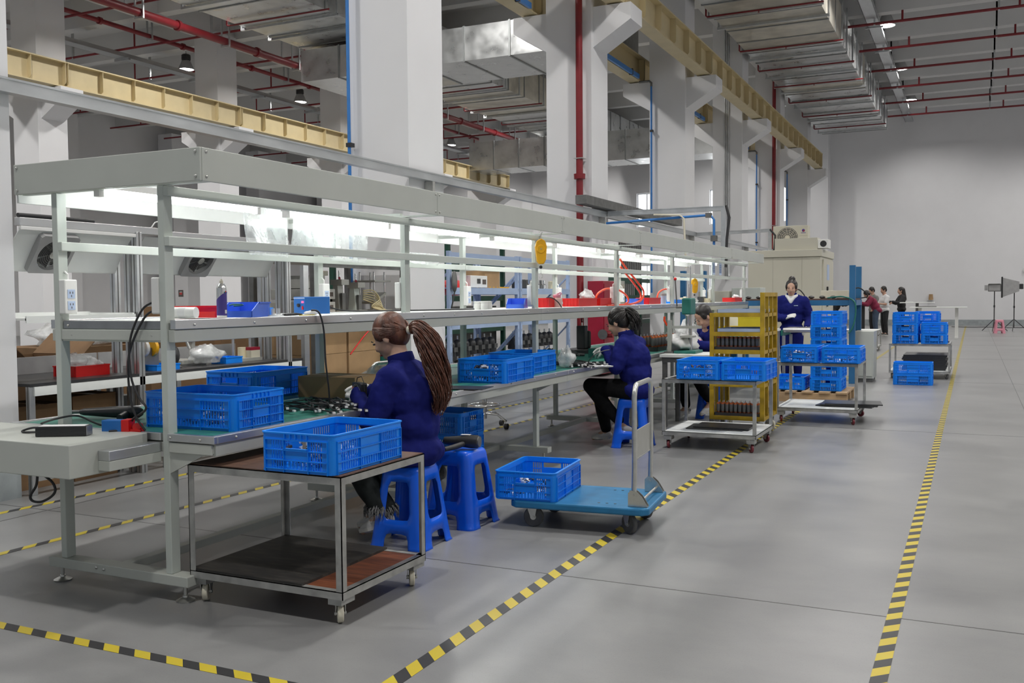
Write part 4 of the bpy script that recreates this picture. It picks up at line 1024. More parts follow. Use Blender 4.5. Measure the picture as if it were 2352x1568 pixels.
# cables from the shelf strip down past the near crate
cable('strip_cable', 'black power cable drooping from the near front power strip to the bench', [(-3.44, 3.33, 1.40), (-3.50, 3.30, 1.36), (-3.56, 3.28, 1.22), (-3.55, 3.27, 1.05), (-3.50, 3.27, .95), (-3.46, 3.27, .90), (-3.58, 3.30, .84), (-3.62, 3.34, .793)], .0055)
cable('strip_cable', 'second black power cable beside the near crate', [(-3.44, 3.33, 1.36), (-3.49, 3.30, 1.32), (-3.57, 3.28, 1.15), (-3.56, 3.27, .96), (-3.535, 3.28, .86), (-3.50, 3.30, .793)], .0055)
cable('strip_cable', 'black cable hanging from the shelf beside the auburn-haired woman', [onx(715, 712, -3.33), onx(733, 718, -3.29), onx(744, 760, -3.285), onx(748, 830, -3.285), onx(755, 890, -3.285), (-3.30, onx(757, 900, -3.3).y, .80)], .005)
cable('strip_cable', 'black cable along the shelf behind the auburn-haired woman', [(-4.0, 5.35, 1.38), (-3.9, 5.45, 1.325), (-3.6, 5.7, 1.321), (-3.4, 6.05, 1.321), (-3.36, 6.35, 1.321)], .005)
# taped carton, bags, cable heap, fan in hand
p = onz(590, 886, BZ); carton('taped_carton', 'light brown carton with clear tape at the back of the bench', -3.66, 5.06, BZ, .42, .30, .125, .05)
bag('clear_bag', 'crumpled clear bag on the bench behind the carton', -3.80, 5.72, BZ, .13, .16, .13, 3)
bag('clear_bag', 'small clear bag on the bench beside the cooling fan', -3.80, 6.08, BZ, .08, .12, .08, 4)
p = onz(1303, 846, BZ); bag('clear_bag', 'clear bag with green lumps standing by the rear bench crate', p.x - .03, p.y + .06, BZ, .07, .07, .17, 5)
def cable_heap(label, cx, cy, z, n, sx, sy, seed, ang):
    rnd = random.Random(seed); d = MB(); w = MB(); k = MB()
    for i in range(n):
        a = ang + rnd.gauss(0, .35); u = Vector((math.cos(a), math.sin(a), 0)); c = Vector((cx + rnd.uniform(-sx, sx), cy + rnd.uniform(-sy, sy), z + .006 + rnd.random() * .03))
        L = rnd.uniform(.10, .20); s = Vector((-u.y, u.x, 0))
        pts = [c - u * L, c - u * L * .4 + s * rnd.uniform(-.03, .03) + Vector((0, 0, rnd.uniform(0, .02))), c + u * L * .4 + s * rnd.uniform(-.03, .03), c + u * L]
        d.tube(pts, .0042, 6); e = pts[-1]; dr = (pts[-1] - pts[-2]).normalized()
        k.bar(e, e + dr * .035, .018, .012); w.bar(e + dr * .035, e + dr * .052, .014, .010)
    t = thing('cable_heap', label, 'cables', (cx, cy, z), 0, 'cable heaps on the bench', kind='stuff')
    for m, nm, mm in ((d, 'black_leads', 'black_rubber'), (k, 'black_plugs', 'black_plastic'), (w, 'white_connectors', 'white_plastic')): stuff(m.build(nm, mm, t, w=True))
p = onz(725, 935, BZ); cable_heap('heap of black leads with white connectors beside the auburn-haired woman', -3.33, 4.42, BZ, 46, .17, .22, 5, -.5)
p = onz(1345, 842, BZ); cable_heap('heap of black leads with white connectors before the dark-haired woman', p.x - .14, p.y, BZ, 36, .09, .16, 6, -.3)
for i, (dx, a) in enumerate(((0, 0), (.03, .15))):
    p = onz(1070, 893, BZ); o = MB().box(-.16, .16, -.12, .12, 0, .004).build('rubber_sheet', 'black_plastic', loc=(p.x + dx - .04, p.y + .02, BZ + .0045 * i)); o.rotation_euler.z = a
    tag(o, f'{["lower", "upper"][i]} black sheet on the bench edge beside the ponytail', 'rubber sheet', 'black rubber sheets')
p = onz(1333, 822, BZ); hot_tool('drill_driver', 'black power tool with red collar on the bench before the dark-haired woman', (p.x - .1, p.y + .1, BZ), 2.2, .24)
a = onz(1340, 826, BZ); tag(MB().box(-.10, .14, -.006, .006, 0, .095).build('green_board', 'machine_green', loc=(a.x + .02, a.y + .35, BZ)), 'small upright green board behind the dark-haired woman\'s tools', 'board')
p = onz(1390, 845, BZ); t = thing('silver_tool', 'silver rod tool lying before the dark-haired woman', 'hand tool', (p.x - .05, p.y + .05, BZ + .01), .35)
MB().lathe((0, 0, 0), [(.007, -.10), (.010, -.08), (.010, .06), (.006, .10)], 10, 'x').build('shaft', 'silver', t, 40)
cable('tool_lead', 'grey lead looping from the dark-haired woman\'s hands', [onz(1345, 838, BZ + .006), ony(1365, 815, p.y + .12), ony(1385, 806, p.y + .15), ony(1400, 803, p.y + .18)], .004, 'rubber_grey')
# shelf: from the near end
p = onx(338, 724, -3.55); t = thing('paper_roll', 'white paper roll on the shelf by the near front post', 'roll', (-3.52, 3.58, SZ + .028), .25)
MB().lathe((0, 0, 0), [(.008, -.07), (.028, -.07), (.028, .07), (.008, .07)], 20, 'x').build('roll', 'white_plastic', t, 40); MB().lathe((0, 0, 0), [(.0285, -.018), (.0285, .02)], 20, 'x').build('paper_band', 'paper', t, 40)
t = thing('spray_can', 'silver and purple spray can standing on the shelf', 'spray can', (-3.40, 3.72, SZ))
MB().lathe((0, 0, 0), [(.024, 0), (.0255, .003), (.0255, .148), (.024, .152)], 24).build('can_body', 'silver', t, 40)
MB().lathe((0, 0, 0), [(.02565, .012), (.02565, .085)], 24).build('purple_print', 'purple_print', t, 40)
k = MB(); 
for i in range(24):
    a0, a1 = 2 * math.pi * i / 24, 2 * math.pi * (i + 1) / 24; h0, h1 = .085 + .022 * (1 + math.cos(a0 - .3)) , .085 + .022 * (1 + math.cos(a1 - .3))
    k.add([(.02567 * math.cos(a0), .02567 * math.sin(a0), .084), (.02567 * math.cos(a1), .02567 * math.sin(a1), .084), (.02567 * math.cos(a1), .02567 * math.sin(a1), h1), (.02567 * math.cos(a0), .02567 * math.sin(a0), h0)], [(0, 1, 2, 3)])
k.build('purple_wave', 'purple_print', t, 40)
MB().lathe((0, 0, 0), [(.0245, .152), (.021, .162), (.014, .171), (.010, .173)], 20).build('shoulder', 'silver', t, 40); MB().lathe((0, 0, 0), [(.009, .173), (.009, .186), (.005, .188), (.005, .194)], 12).build('nozzle', 'ivory', t, 40)
MB().box(.0255, .0262, -.006, .006, .022, .040).build('barcode', 'paper', t)
for i, (c, dy, dz) in enumerate((('green_glow', -.006, .128), ('red_plastic', .002, .131), ('print_blue', .008, .127))): MB().lathe((.0257, dy, dz), [(.0005, .0012), (.004, 0)], 8, 'x').build('logo_petal', 'machine_green' if i == 0 else c, t)
bin_box('red_bin', 'red bin behind the spray can on the shelf', -3.68, 3.86, SZ, .16, .26, .060, 'red_plastic', .1, ribs=4)
bin_box('flat_red_box', 'low orange-red box with a label on the shelf by the near post', -3.53, 3.80, SZ, .09, .12, .030, 'red_plastic', .2)
bin_box('blue_bin', 'small blue bin beyond the red bin on the shelf', -3.66, 4.24, SZ, .14, .20, .045, 'crate_blue', .1)
p = onx(570, 720, -3.40); bin_box('picking_bin', 'periwinkle blue picking bin with a green wire on the shelf', -3.44, p.y + .03, SZ, .165, .26, .078, 'bin_blue', H2 * 0 + .35, cut=True)
cable('green_wire', 'green wire coil in the periwinkle picking bin', [(-3.47, p.y - .06, SZ + .06), (-3.43, p.y - .08, SZ + .066), (-3.40, p.y - .05, SZ + .065), (-3.43, p.y - .01, SZ + .06), (-3.47, p.y - .03, SZ + .058)], .004, 'machine_green')
p = onx(640, 714, -3.5); t = thing('blue_transformer', 'blue control box with pilot lamp and knob on the shelf', 'control box', (-3.53, 4.62, SZ), -.30)
MB().box(-.055, .055, -.09, .09, .004, .105).build('case', 'device_blue', t, bevel=.003)
for i in range(4):
    for j in range(3): MB().box(-.0555 - .0008, -.055, -.06 + .03 * j, -.045 + .03 * j, .055 + .011 * i, .059 + .011 * i).build('vent_slot', 'print_dark', t)
MB().box(-.055, .055, -.0912, -.09, .094, .100).build('printed_title', 'paper_blue', t)
MB().lathe((.0, -.09, .055), [(.011, 0), (.010, -.012), (.004, -.014)], 12, 'y').build('knob', 'black_plastic', t, 40)
MB().box(.028, .045, -.094, -.09, .068, .080).build('pilot_lamp', 'pilot_red', t); MB().box(.030, .043, -.094, -.09, .030, .050).build('rocker_switch', 'red_plastic', t)
p = onx(632, 717, -3.40); t = thing('clear_dish', 'clear plastic dish with two cups on the shelf before the control box', 'dish', (-3.385, p.y - .02, SZ))
MB().lathe((0, 0, 0), [(.045, 0), (.047, .004), (.045, .008)], 20).build('dish', 'film_bag', t, 40)
for dx in (-.012, .018): MB().lathe((dx * .4, dx, .008), [(.010, 0), (.011, .034)], 12).build('cup', 'film_bag', t, 40)
p = onx(670, 716, -3.38); t = thing('pliers', 'black pliers lying on the shelf before the control box', 'pliers', (-3.36, p.y, SZ + .006), 1.3)
MB().tube([(-.07, .012, 0), (-.02, .008, .002), (.0, 0, .003), (.05, -.002, .002)], [.006, .007, .008, .003], 8).tube([(-.07, -.012, 0), (-.02, -.008, .002), (.0, 0, .003), (.05, .002, .002)], [.006, .007, .008, .003], 8).build('handles', 'black_rubber', t, 50)
p = onx(700, 717, -3.36); tag(MB().box(-.008, .008, -.06, .06, 0, .004).build('yellow_cutter', 'yellow_box', loc=(-3.345, p.y, SZ)), 'yellow knife lying on the shelf beside the pliers', 'knife')
p = onx(705, 714, -3.42); bag('tissue', 'crumpled white tissue on the shelf', -3.43, p.y + .05, SZ, .035, .05, .022, 8, 'white_cloth', 'tissues', 'tissue')
# little dark sticker on the near front post and small white jar group
tag(MB().box(-.0225, .0225, -.0008, 0, -.016, .016).build('post_sticker', 'print_dark', loc=(0, 0, 0)), 'black sticker with a red badge on the near front post', 'sticker'); o = bpy.data.objects['post_sticker']; o.location = (-3.335, 3.38, 1.435); o.rotation_euler.z = -.3
MB().box(-.012, .012, -.0012, -.0008, -.006, .004).build('badge', 'red_plastic', o); MB().box(-.012, .012, -.0012, -.0008, .005, .008).build('lettering', 'paper', o)
p = onx(1112, 712, -3.45); t = thing('jar_set', 'white ribbed plastic jar set on the shelf under the blue racks', 'jar', (-3.46, p.y, SZ))
for i in range(2):
    for j in range(2): MB().lathe((-.03 + .06 * i, -.035 + .07 * j, 0), [(.026, 0), (.030, .006), (.030, .045), (.026, .052), (.031, .054), (.031, .062), (.02, .064)], 14).build('jar', 'white_plastic', t, 40)
p = onx(1200, 706, -3.45); bin_box('picking_bin', 'periwinkle blue picking bin by the fourth front post', -3.50, p.y, SZ, .15, .25, .085, 'bin_blue', .3, cut=True)
p = onx(1252, 705, -3.45); bin_box('red_bin', 'red bin behind the fourth front post', -3.50, p.y + .15, SZ, .15, .24, .085, 'red_plastic', 0, ribs=4)
p = onx(1284, 705, -3.40); t = thing('pink_bottle', 'pink drinking bottle with round lid on the shelf', 'bottle', (-3.42, p.y, SZ))
MB().lathe((0, 0, 0), [(.046, 0), (.050, .006), (.050, .072), (.044, .082), (.034, .088)], 20).build('bottle_body', 'pink_bottle', t, 40); MB().lathe((0, 0, 0), [(.036, .088), (.037, .092), (.037, .110), (.030, .116), (.028, .118)], 18).build('lid', 'pink_plastic', t, 40)
MB().tube([(.03, 0, .108), (.048, 0, .125), (.034, 0, .132), (.0, 0, .120)], .006, 8).build('carry_loop', 'pink_plastic', t, 50); MB().box(.0495, .0515, -.015, .015, .03, .05).build('bottle_label', 'paper', t)
cable('strip_cable', 'black plug lead arching over the red bin to the pink bottle', [onx(1255, 684, -3.46), onx(1268, 684, -3.40), onx(1282, 694, -3.36), onx(1290, 706, -3.34)], .005)
for i, (px, pw) in enumerate(((1338, .5), (1380, .34))):
    p = onx(px, 702, -3.45); bin_box('red_bin', f'ribbed red bin on the shelf above the dark-haired woman, {["nearer", "further"][i]} one', -3.50, p.y + .06, SZ, .17, pw, .080, 'red_plastic', 0, ribs=5)
p = onx(1358, 690, -3.45); bag('clear_bag', 'crumpled clear bag on top of the ribbed red bin', -3.50, p.y, SZ + .05, .07, .14, .10, 9)
def hose(label, pts, r=.011): return cable('air_hose', label, pts, r, 'orange_hose', 'air hose', 'orange air hoses')
Yh = onx(1450, 690, -3.36).y
hose('orange air hose arching over the ribbed red bin', [onx(1368, 695, -3.48), onx(1372, 676, -3.46), onx(1390, 664, -3.45), onx(1408, 664, -3.44), onx(1425, 668, -3.43), onx(1440, 680, -3.42), onx(1443, 692, -3.41), onx(1436, 698, -3.40)])
hose('orange air hose looping down from the canopy to the shelf', [onx(1424, 595, -3.50), onx(1440, 618, -3.47), onx(1462, 645, -3.44), onx(1478, 668, -3.42), onx(1474, 688, -3.41), onx(1455, 697, -3.40), onx(1425, 700, -3.40), onx(1395, 702, -3.39)])
hose('second orange air hose looping down beside the first', [onx(1425, 612, -3.52), onx(1437, 628, -3.49), onx(1455, 650, -3.46), onx(1471, 675, -3.44), onx(1466, 692, -3.43), onx(1440, 700, -3.42), onx(1415, 702, -3.42)])
hose('short orange hose arching onto the shelf beyond the loops', [onx(1508, 690, -3.46), onx(1513, 672, -3.45), onx(1527, 664, -3.44), onx(1540, 667, -3.44), onx(1546, 676, -3.44)])
hose('orange hose hanging from a blue coupling under the canopy', [onx(1541, 598, -3.45), onx(1542, 612, -3.44), onx(1546, 628, -3.43)], .008)
p = onx(1492, 702, -3.45)
bin_box('periwinkle_box', 'periwinkle box beside the orange hose loops', -3.50, onx(1468, 698, -3.45).y, SZ, .14, .22, .07, 'bin_blue'); bin_box('red_bin', 'red bin beyond the orange hose loops', -3.50, onx(1499, 700, -3.45).y, SZ, .16, .46, .078, 'red_plastic', ribs=4)
t = thing('blue_tumbler', 'pale blue tumbler standing on the shelf beyond the red bin', 'tumbler', (-3.42, onx(1524, 698, -3.42).y, SZ)); MB().lathe((0, 0, 0), [(.032, 0), (.036, .10)], 16).build('cup', 'paper_blue', t, 40); MB().lathe((0, 0, 0), [(.037, .10), (.037, .125), (.02, .135)], 16).build('lid', 'softbox_grey', t, 40)
bin_box('blue_bin', 'small blue bin beside the pale tumbler', -3.47, onx(1553, 700, -3.45).y, SZ, .14, .36, .05, 'crate_blue', ribs=3)
t = thing('cream_block', 'cream plastic canister on the shelf near the far end', 'canister', (-3.44, onx(1573, 698, -3.44).y, SZ)); MB().box(-.045, .045, -.09, .09, 0, .075).build('body', 'cream', t, bevel=.008); MB().lathe((0, 0, .075), [(.02, 0), (.02, .015)], 12).build('cap', 'white_plastic', t, 40)
bag('white_bag', 'white plastic bag crumpled on the shelf near the far end', -3.46, onx(1592, 699, -3.46).y, SZ, .06, .2, .06, 11, 'film_bag')
tag(bx_(-.04, .04, -.1, .1, 0, .085).build('black_block', 'black_plastic', loc=(-3.5, onx(1612, 694, -3.5).y, SZ), bevel=.004), 'black block on the shelf beside the cream box', 'box'); tag(bx_(-.06, .06, -.16, .16, 0, .06).build('cream_box', 'cream', loc=(-3.46, onx(1624, 697, -3.46).y, SZ), bevel=.004), 'long cream box on the shelf beside the black block', 'box')
bin_box('red_bin', 'red oval bin at the far end of the shelf', -3.47, onx(1682, 694, -3.47).y, SZ, .20, .5, .065, 'red_plastic'); bag('white_bag', 'white crumpled paper in the red bin at the far end', -3.47, onx(1690, 690, -3.47).y, SZ + .03, .06, .12, .08, 13, 'white_cloth', 'tissues', 'tissue')
# yellow spring balancers
def balancer(label, x, y, z, sc=1.0):
    t = thing('spring_balancer', label, 'spring balancer', (x, y, z), .5, 'yellow spring balancers'); t.scale = (sc,) * 3
    MB().prism([(-.035, -.10), (-.02, -.125), (.025, -.125), (.042, -.09), (.05, .02), (.035, .07), (.0, .09), (-.035, .07), (-.05, .02)], 'y', -.028, .028).build('housing', 'yellow_tool', t, bevel=.008)
    MB().lathe((0, -.028, .0), [(.036, 0), (.033, -.008), (.008, -.010)], 18, 'y').build('drum_cover', 'yellow_tool', t, 40); MB().lathe((0, -.038, 0), [(.006, 0), (.005, -.003)], 8, 'y').build('bolt', 'zinc', t)
    MB().tube([(0, 0, .085), (.0, 0, .12), (.012, 0, .14), (0, 0, .155), (-.012, 0, .14)], .005, 8).build('top_hook', 'zinc', t, 50)
    MB().ell((0, 0, -.15), .014).build('stopper_ball', 'black_rubber', t, 60); MB().cyl((0, 0, -.13), (0, 0, -.21), .002, 6).build('wire', 'zinc', t)
    MB().tube([(0, 0, -.20), (.012, 0, -.215), (.012, 0, -.235), (-.006, 0, -.245), (-.012, 0, -.23)], .004, 8).build('snap_hook', 'zinc', t, 50)
    return t
p = onx(1242, 572, -3.27); balancer('yellow spring balancer hanging from the front rail beside the fourth post', -3.27, p.y, p.z)
p = onx(1595, 653, -3.4); balancer('small yellow spring balancer hanging near the far end of the bench', -3.4, p.y, p.z, .95)
p = onx(1597, 762, -3.4); t = thing('electric_screwdriver', 'grey electric screwdriver hanging on a hook near the far end', 'screwdriver', (-3.4, p.y, p.z), 0)
MB().lathe((0, 0, 0), [(.008, -.12), (.016, -.09), (.022, 0), (.022, .09), (.014, .13)], 14).build('body', 'machine_grey', t, 40); MB().tube([(0, 0, .13), (0, 0, .17), (.012, 0, .19), (0, 0, .205)], .004, 8).build('hook', 'black_rubber', t)
# clear plastic sheets hung over the rear rail
def sheet(label, px0, px1, ytop, ybot, X, seed, rz=0):
    a, b = onx(px0, ytop, X), onx(px1, ytop, X); c = onx(px0, ybot, X); rnd = random.Random(seed); nu, nv = 12, 10; ph = rnd.uniform(0, 6)
    vs = []; fs = []; z0, z1 = c.z, a.z
    for j in range(nv + 1):
        for i in range(nu + 1):
            u, v = i / nu, j / nv; curl = .05 * (v ** 3) * math.sin(2.4 * u + ph) + .02 * math.sin(6 * u + ph) * v
            vs.append((X + curl, a.y + (b.y - a.y) * u, z1 - (z1 - z0) * v))
    for j in range(nv):
        for i in range(nu): k = j * (nu + 1) + i; fs.append((k, k + 1, k + nu + 2, k + nu + 1))
    o = MB().add(vs, fs).build('plastic_sheet', 'film_clear', smooth=60); s = o.modifiers.new('thickness', 'SOLIDIFY'); s.thickness = .0008
    tag(o, label, 'plastic sheet', 'clear plastic sheets over the bench')
sheet('clear plastic sheet hung under the canopy, nearest the near end', 556, 658, 455, 585, -3.98, 1); sheet('second clear plastic sheet hung under the canopy', 674, 757, 470, 575, -3.90, 2); sheet('third clear plastic sheet, curled, beside the second rear post', 738, 842, 490, 598, -3.98, 3); sheet('small curled clear sheet over the rear rail beyond the auburn-haired woman', 930, 1008, 578, 605, -3.98, 4)
# motor cores on trays beyond the dark-haired woman
for i, (px, py) in enumerate(((1512, 806), (1556, 800))):
    p = onz(px, py, BZ); tray('black_tray', f'black tray of motor cores on the bench, {["nearer", "further"][i]} one', p.x - .12, p.y + .25, BZ, .30, .75, .05, 'black_plastic')
    for j in range(2):
        for k in range(6): armature(p.x - .19 + .14 * j, p.y - .05 + .12 * k, BZ + .02, f'motor core on the {["nearer", "further"][i]} bench tray, {["inner", "outer"][j]} row, {ORD[k]} along', 1.35)
# ---------------------------------------------------------------- second bench line between the first two columns
def grp(t): return lambda nm, m, *b, bevel=0.0: MB().box(*b).build(nm, m, t, bevel=bevel, w=True)
t = thing('profile_bench', 'aluminium-profile workbench with black top and sloping white hoods', 'workbench', (-6.5, 4.7, 0)); B = grp(t)
for a, b in ((4.70, 6.05), (6.07, 7.82)):
    B('black_top', 'black_plastic', -6.98, -6.10, a, b, .790, .812); B('edge_board', 'panel_white', -6.13, -6.09, a + .03, b - .03, .722, .788)
    B('back_board', 'softbox_grey', -6.99, -6.975, a, b, .812, .95)
for y in (4.70, 5.98, 6.12, 7.76):
    for x in (-6.15, -6.95):
        B('profile_leg', 'aluminium', x, x + .045, y, y + .045, 0, .79, bevel=.003); B('leg_slot', 'steel_dark', x + .018, x + .027, y - .001, y, .0, .79)
for y in (5.70, 7.58):
    for x in (-6.15, -6.24, -6.40): B('profile_post', 'aluminium', x, x + .06, y, y + .06, 0, 1.96, bevel=.003); B('post_slot', 'steel_dark', x + .025, x + .035, y - .001, y, 0, 1.96); B('post_slot', 'steel_dark', x + .06, x + .061, y + .025, y + .035, 0, 1.96)
for z in (.10,): B('stretcher', 'aluminium', -6.14, -6.10, 4.745, 7.76, z, z + .06)
B('top_profile', 'aluminium', -6.16, -6.10, 4.66, 5.98, 1.945, 2.005, bevel=.004); B('top_profile', 'aluminium', -6.16, -6.10, 6.02, 7.64, 1.925, 1.985, bevel=.004)
B('lamp_batten', 'white_plastic', -6.12, -6.09, 4.66, 5.70, 1.915, 1.943, bevel=.004); B('lamp_batten', 'white_plastic', -6.12, -6.09, 6.05, 7.5, 1.895, 1.923, bevel=.004)
for a, b in ((4.66, 5.68), (5.80, 7.55)):
    h = MB(); P = [(-6.10, 1.925), (-6.16, 1.86), (-6.22, 1.78), (-6.28, 1.69), (-6.31, 1.63)]; n = len(P)
    h.add([(x, y, z) for y in (a, b) for x, z in P] + [(x - .012, y, z - .004) for y in (a, b) for x, z in P], [(i, i + 1, n + i + 1, n + i) for i in range(n - 1)] + [(2*n + i, 3*n + i, 3*n + i + 1, 2*n + i + 1) for i in range(n - 1)] + [(i, 2*n + i, 2*n + i + 1, i + 1) for i in range(n - 1)] + [(n + i, n + i + 1, 3*n + i + 1, 3*n + i) for i in range(n - 1)])
    h.build('hood_panel', 'panel_white', t, 50, w=True)
B('parts_shelf', 'panel_white', -6.60, -6.08, 4.67, 5.66, 1.268, 1.285); B('shelf_lip', 'panel_white', -6.09, -6.075, 4.67, 5.66, 1.25, 1.30); B('shelf_lip', 'panel_white', -6.60, -6.585, 4.67, 5.66, 1.285, 1.32); B('shelf_lip', 'panel_white', -6.585, -6.09, 5.645, 5.66, 1.285, 1.31)
tag(MB().tube([(-6.12, 4.66, 2.02), (-6.12, 4.95, 2.022), (-6.13, 5.2, 2.018), (-6.13, 5.32, 2.016)], .016, 8).build('black_hose', 'black_rubber', smooth=50), 'thick black hose tied along the top of the profile bench', 'hose')
tag(MB().tube([(-6.13, 5.90, 2.007), (-6.12, 5.93, 2.05), (-6.11, 5.99, 2.07), (-6.11, 6.04, 2.05), (-6.12, 6.07, 2.00)], .006, 8).build('looped_wire', 'white_plastic', smooth=50), 'white and red wire looping over the joint of the profile bench', 'wire')
def box_fan(label, x, y, z):
    t = thing('box_fan', label, 'fan', (x, y, z), 0, 'grey box fans on the hoods'); t.rotation_euler = (0, .64, 0)
    f = MB(); N = 28; R0 = .135; W2 = .165                                   # front frame with a round opening, front is +x
    for xx in (.055, .005): f.add([(xx, W2 * max(-1, min(1, 1.42 * math.cos(2*math.pi*i/N))), W2 * max(-1, min(1, 1.42 * math.sin(2*math.pi*i/N)))) for i in range(N)] + [(xx, R0 * math.cos(2*math.pi*i/N), R0 * math.sin(2*math.pi*i/N)) for i in range(N)], [])
    fs = []
    for i in range(N):
        j = (i + 1) % N
        fs += [(i, j, N + j, N + i), (2*N + i, 3*N + i, 3*N + j, 2*N + j), (i, 2*N + i, 2*N + j, j), (N + i, N + j, 3*N + j, 3*N + i)]
    f.f = fs; f.build('frame', 'softbox_grey', t, 35)
    MB().lathe((.052, 0, 0), [(.001, .004), (.03, .003), (.034, 0)], 18, 'x').build('hub_badge', 'machine_grey', t, 40)
    for r in (.045, .06, .075, .09, .105, .12, .133): MB().tube([(.054 , r * math.cos(a), r * math.sin(a)) for a in [2*math.pi*i/22 for i in range(22)]], .0016, 4, closed=True).build('guard_ring', 'steel_dark', t)
    for i in range(5):
        a = 2 * math.pi * i / 5; c, s = math.cos(a), math.sin(a); c2, s2 = math.cos(a + .9), math.sin(a + .9)
        MB().add([(.03, .03*c, .03*s), (.04, .03*c2, .03*s2), (.038, .125*c2, .125*s2), (.018, .125*c, .125*s)], [(0, 1, 2, 3)]).build('blade', 'black_plastic', t)
    MB().box(.002, .006, -.15, .15, -.15, .15).build('back_plate', 'steel_dark', t)
    return t
box_fan('grey box fan on the hood behind the near rear post', -6.225, 5.00, 1.78); box_fan('grey box fan on the second hood of the profile bench', -6.225, 6.52, 1.78)
# on the profile bench
bin_box('red_bin', 'ribbed red bin with clear bags on the black bench top', -6.42, 5.42, .812, .24, .34, .085, 'red_plastic', .05, ribs=6); bag('clear_bag', 'twisted clear bag standing in the red bin on the black bench', -6.42, 5.36, .86, .09, .13, .12, 21); bag('clear_bag', 'flat clear bag beside the twisted one in the red bin', -6.42, 5.50, .87, .08, .10, .07, 22)
carton('open_carton', 'open brown carton with printing behind the black bench', -7.45, 5.75, .55, .62, .60, .38, .05, 'cardboard_dark', open_=True, printed=True); carton('brown_carton', 'small brown carton at the column end behind the black bench', -7.3, 5.05, .55, .40, .40, .30, 0, 'cardboard_dark', printed=True)
tag(bx_(-.55, .65, -.6, 1.1, 0, .55).build('steel_bench', 'steel_dark', loc=(-7.55, 5.3, 0)), 'low dark stand carrying cartons behind the black bench', 'stand')
carton('brown_carton', 'brown carton on the floor under the black bench, nearest the column', -6.55, 4.98, 0, .42, .40, .62, 0, 'cardboard_dark', printed=True, sticker=(.1, .2, .12, .08)); carton('brown_carton', 'large brown carton with a white label under the black bench', -6.52, 5.42, 0, .46, .42, .66, .02, 'cardboard_dark', sticker=(.12, .28, .14, .10))
t = thing('tape_dispenser', 'clear and yellow tape wheels on the black bench behind the roll', 'tape wheel', (-6.35, 5.98, .812))
for i, (dx, m) in enumerate(((0, 'film_bag'), (.0, 'yellow_tool'))): MB().lathe((dx, .10 * i, .19), [(.02, -.015), (.075, -.015), (.075, .015), (.02, .015)], 20, 'y').build('wheel', m, t, 40)
MB().box(-.02, .02, -.03, .16, 0, .19).build('stand', 'steel_dark', t)
t = thing('microscope', 'black inspection tool with a silver hose on the black bench', 'inspection tool', (-6.35, 6.30, .812))
MB().ell((0, 0, .11), (.07, .08, .10)).build('body', 'black_plastic', t, 60); MB().lathe((0, 0, 0), [(.09, 0), (.09, .015), (.03, .03)], 16).build('base', 'steel_dark', t, 40); MB().tube([(.0, 0, .2), (0, .08, .26), (.0, .18, .24), (0, .22, .16)], .012, 8).build('hose', 'white_plastic', t, 50)
bin_box('blue_bin', 'blue bin beside the inspection tool', -6.30, 6.12, .812, .2, .26, .05, 'crate_blue'); bag('clear_bag', 'clear bag of blue parts on the black bench', -6.35, 6.72, .83, .12, .18, .15, 23)
t = thing('scale', 'grey bench scale with orange top plate', 'scale', (-6.55, 6.62, .812)); MB().box(-.15, .15, -.14, .14, .02, .05).build('plate', 'machine_grey', t); MB().box(-.16, .16, -.15, .15, .0, .02).build('base', 'steel_dark', t); MB().box(-.02, .02, .12, .16, .05, .26).build('stem', 'machine_grey', t); MB().box(-.09, .09, .08, .18, .24, .30).build('display', 'orange_hose', t)
bin_box('blue_bin', 'blue bin of metal parts on the black bench', -6.35, 7.00, .812, .18, .22, .06, 'crate_blue', ribs=4)
t = thing('arm_press', 'small arm press with two steel columns on the black bench', 'press', (-6.45, 7.32, .812))
MB().box(-.12, .12, -.16, .16, 0, .03).build('base_plate', 'machine_grey', t); 
for y in (-.12, .12): MB().cyl((0, y, .03), (0, y, .42), .014, 10).build('column', 'silver', t, 40)
MB().box(-.06, .06, -.16, .16, .40, .44).build('head_plate', 'steel_dark', t); MB().lathe((0, 0, .22), [(.03, 0), (.03, .14), (.012, .16), (.012, .2)], 14).build('ram', 'silver', t, 40); MB().lathe((0, 0, .03), [(.04, 0), (.04, .10)], 14).build('anvil', 'cream', t, 40); MB().box(.03, .10, .02, .15, .03, .10).build('fixture', 'ivory', t); MB().box(.03, .10, .02, .15, .10, .13).build('red_top', 'red_cabinet', t)
# wrapped pallet goods and cartons beyond
for i, (x, y, z, w, d, h) in enumerate(((-10.2, 8.4, 0, 1.1, 1.2, .85), (-10.2, 9.8, 0, 1.1, 1.2, .95), (-10.4, 11.3, 0, 1.1, 1.2, 1.15), (-9.6, 6.8, 0, 1.0, 1.0, .8), (-12.5, 12.6, 0, 1.2, 1.2, 1.3))):
    carton('palletised_carton', f'large brown carton of palletised goods behind the second bench, {ORD[i]} from the near end', x, y, z, w, d, h, .02 * i, 'cardboard_dark')
bag('wrapped_goods', 'clear stretch-wrapped goods on the cartons behind the second bench', -10.2, 8.6, .86, .5, .6, .28, 31, 'film_bag', 'wrapped goods', 'wrapped goods')
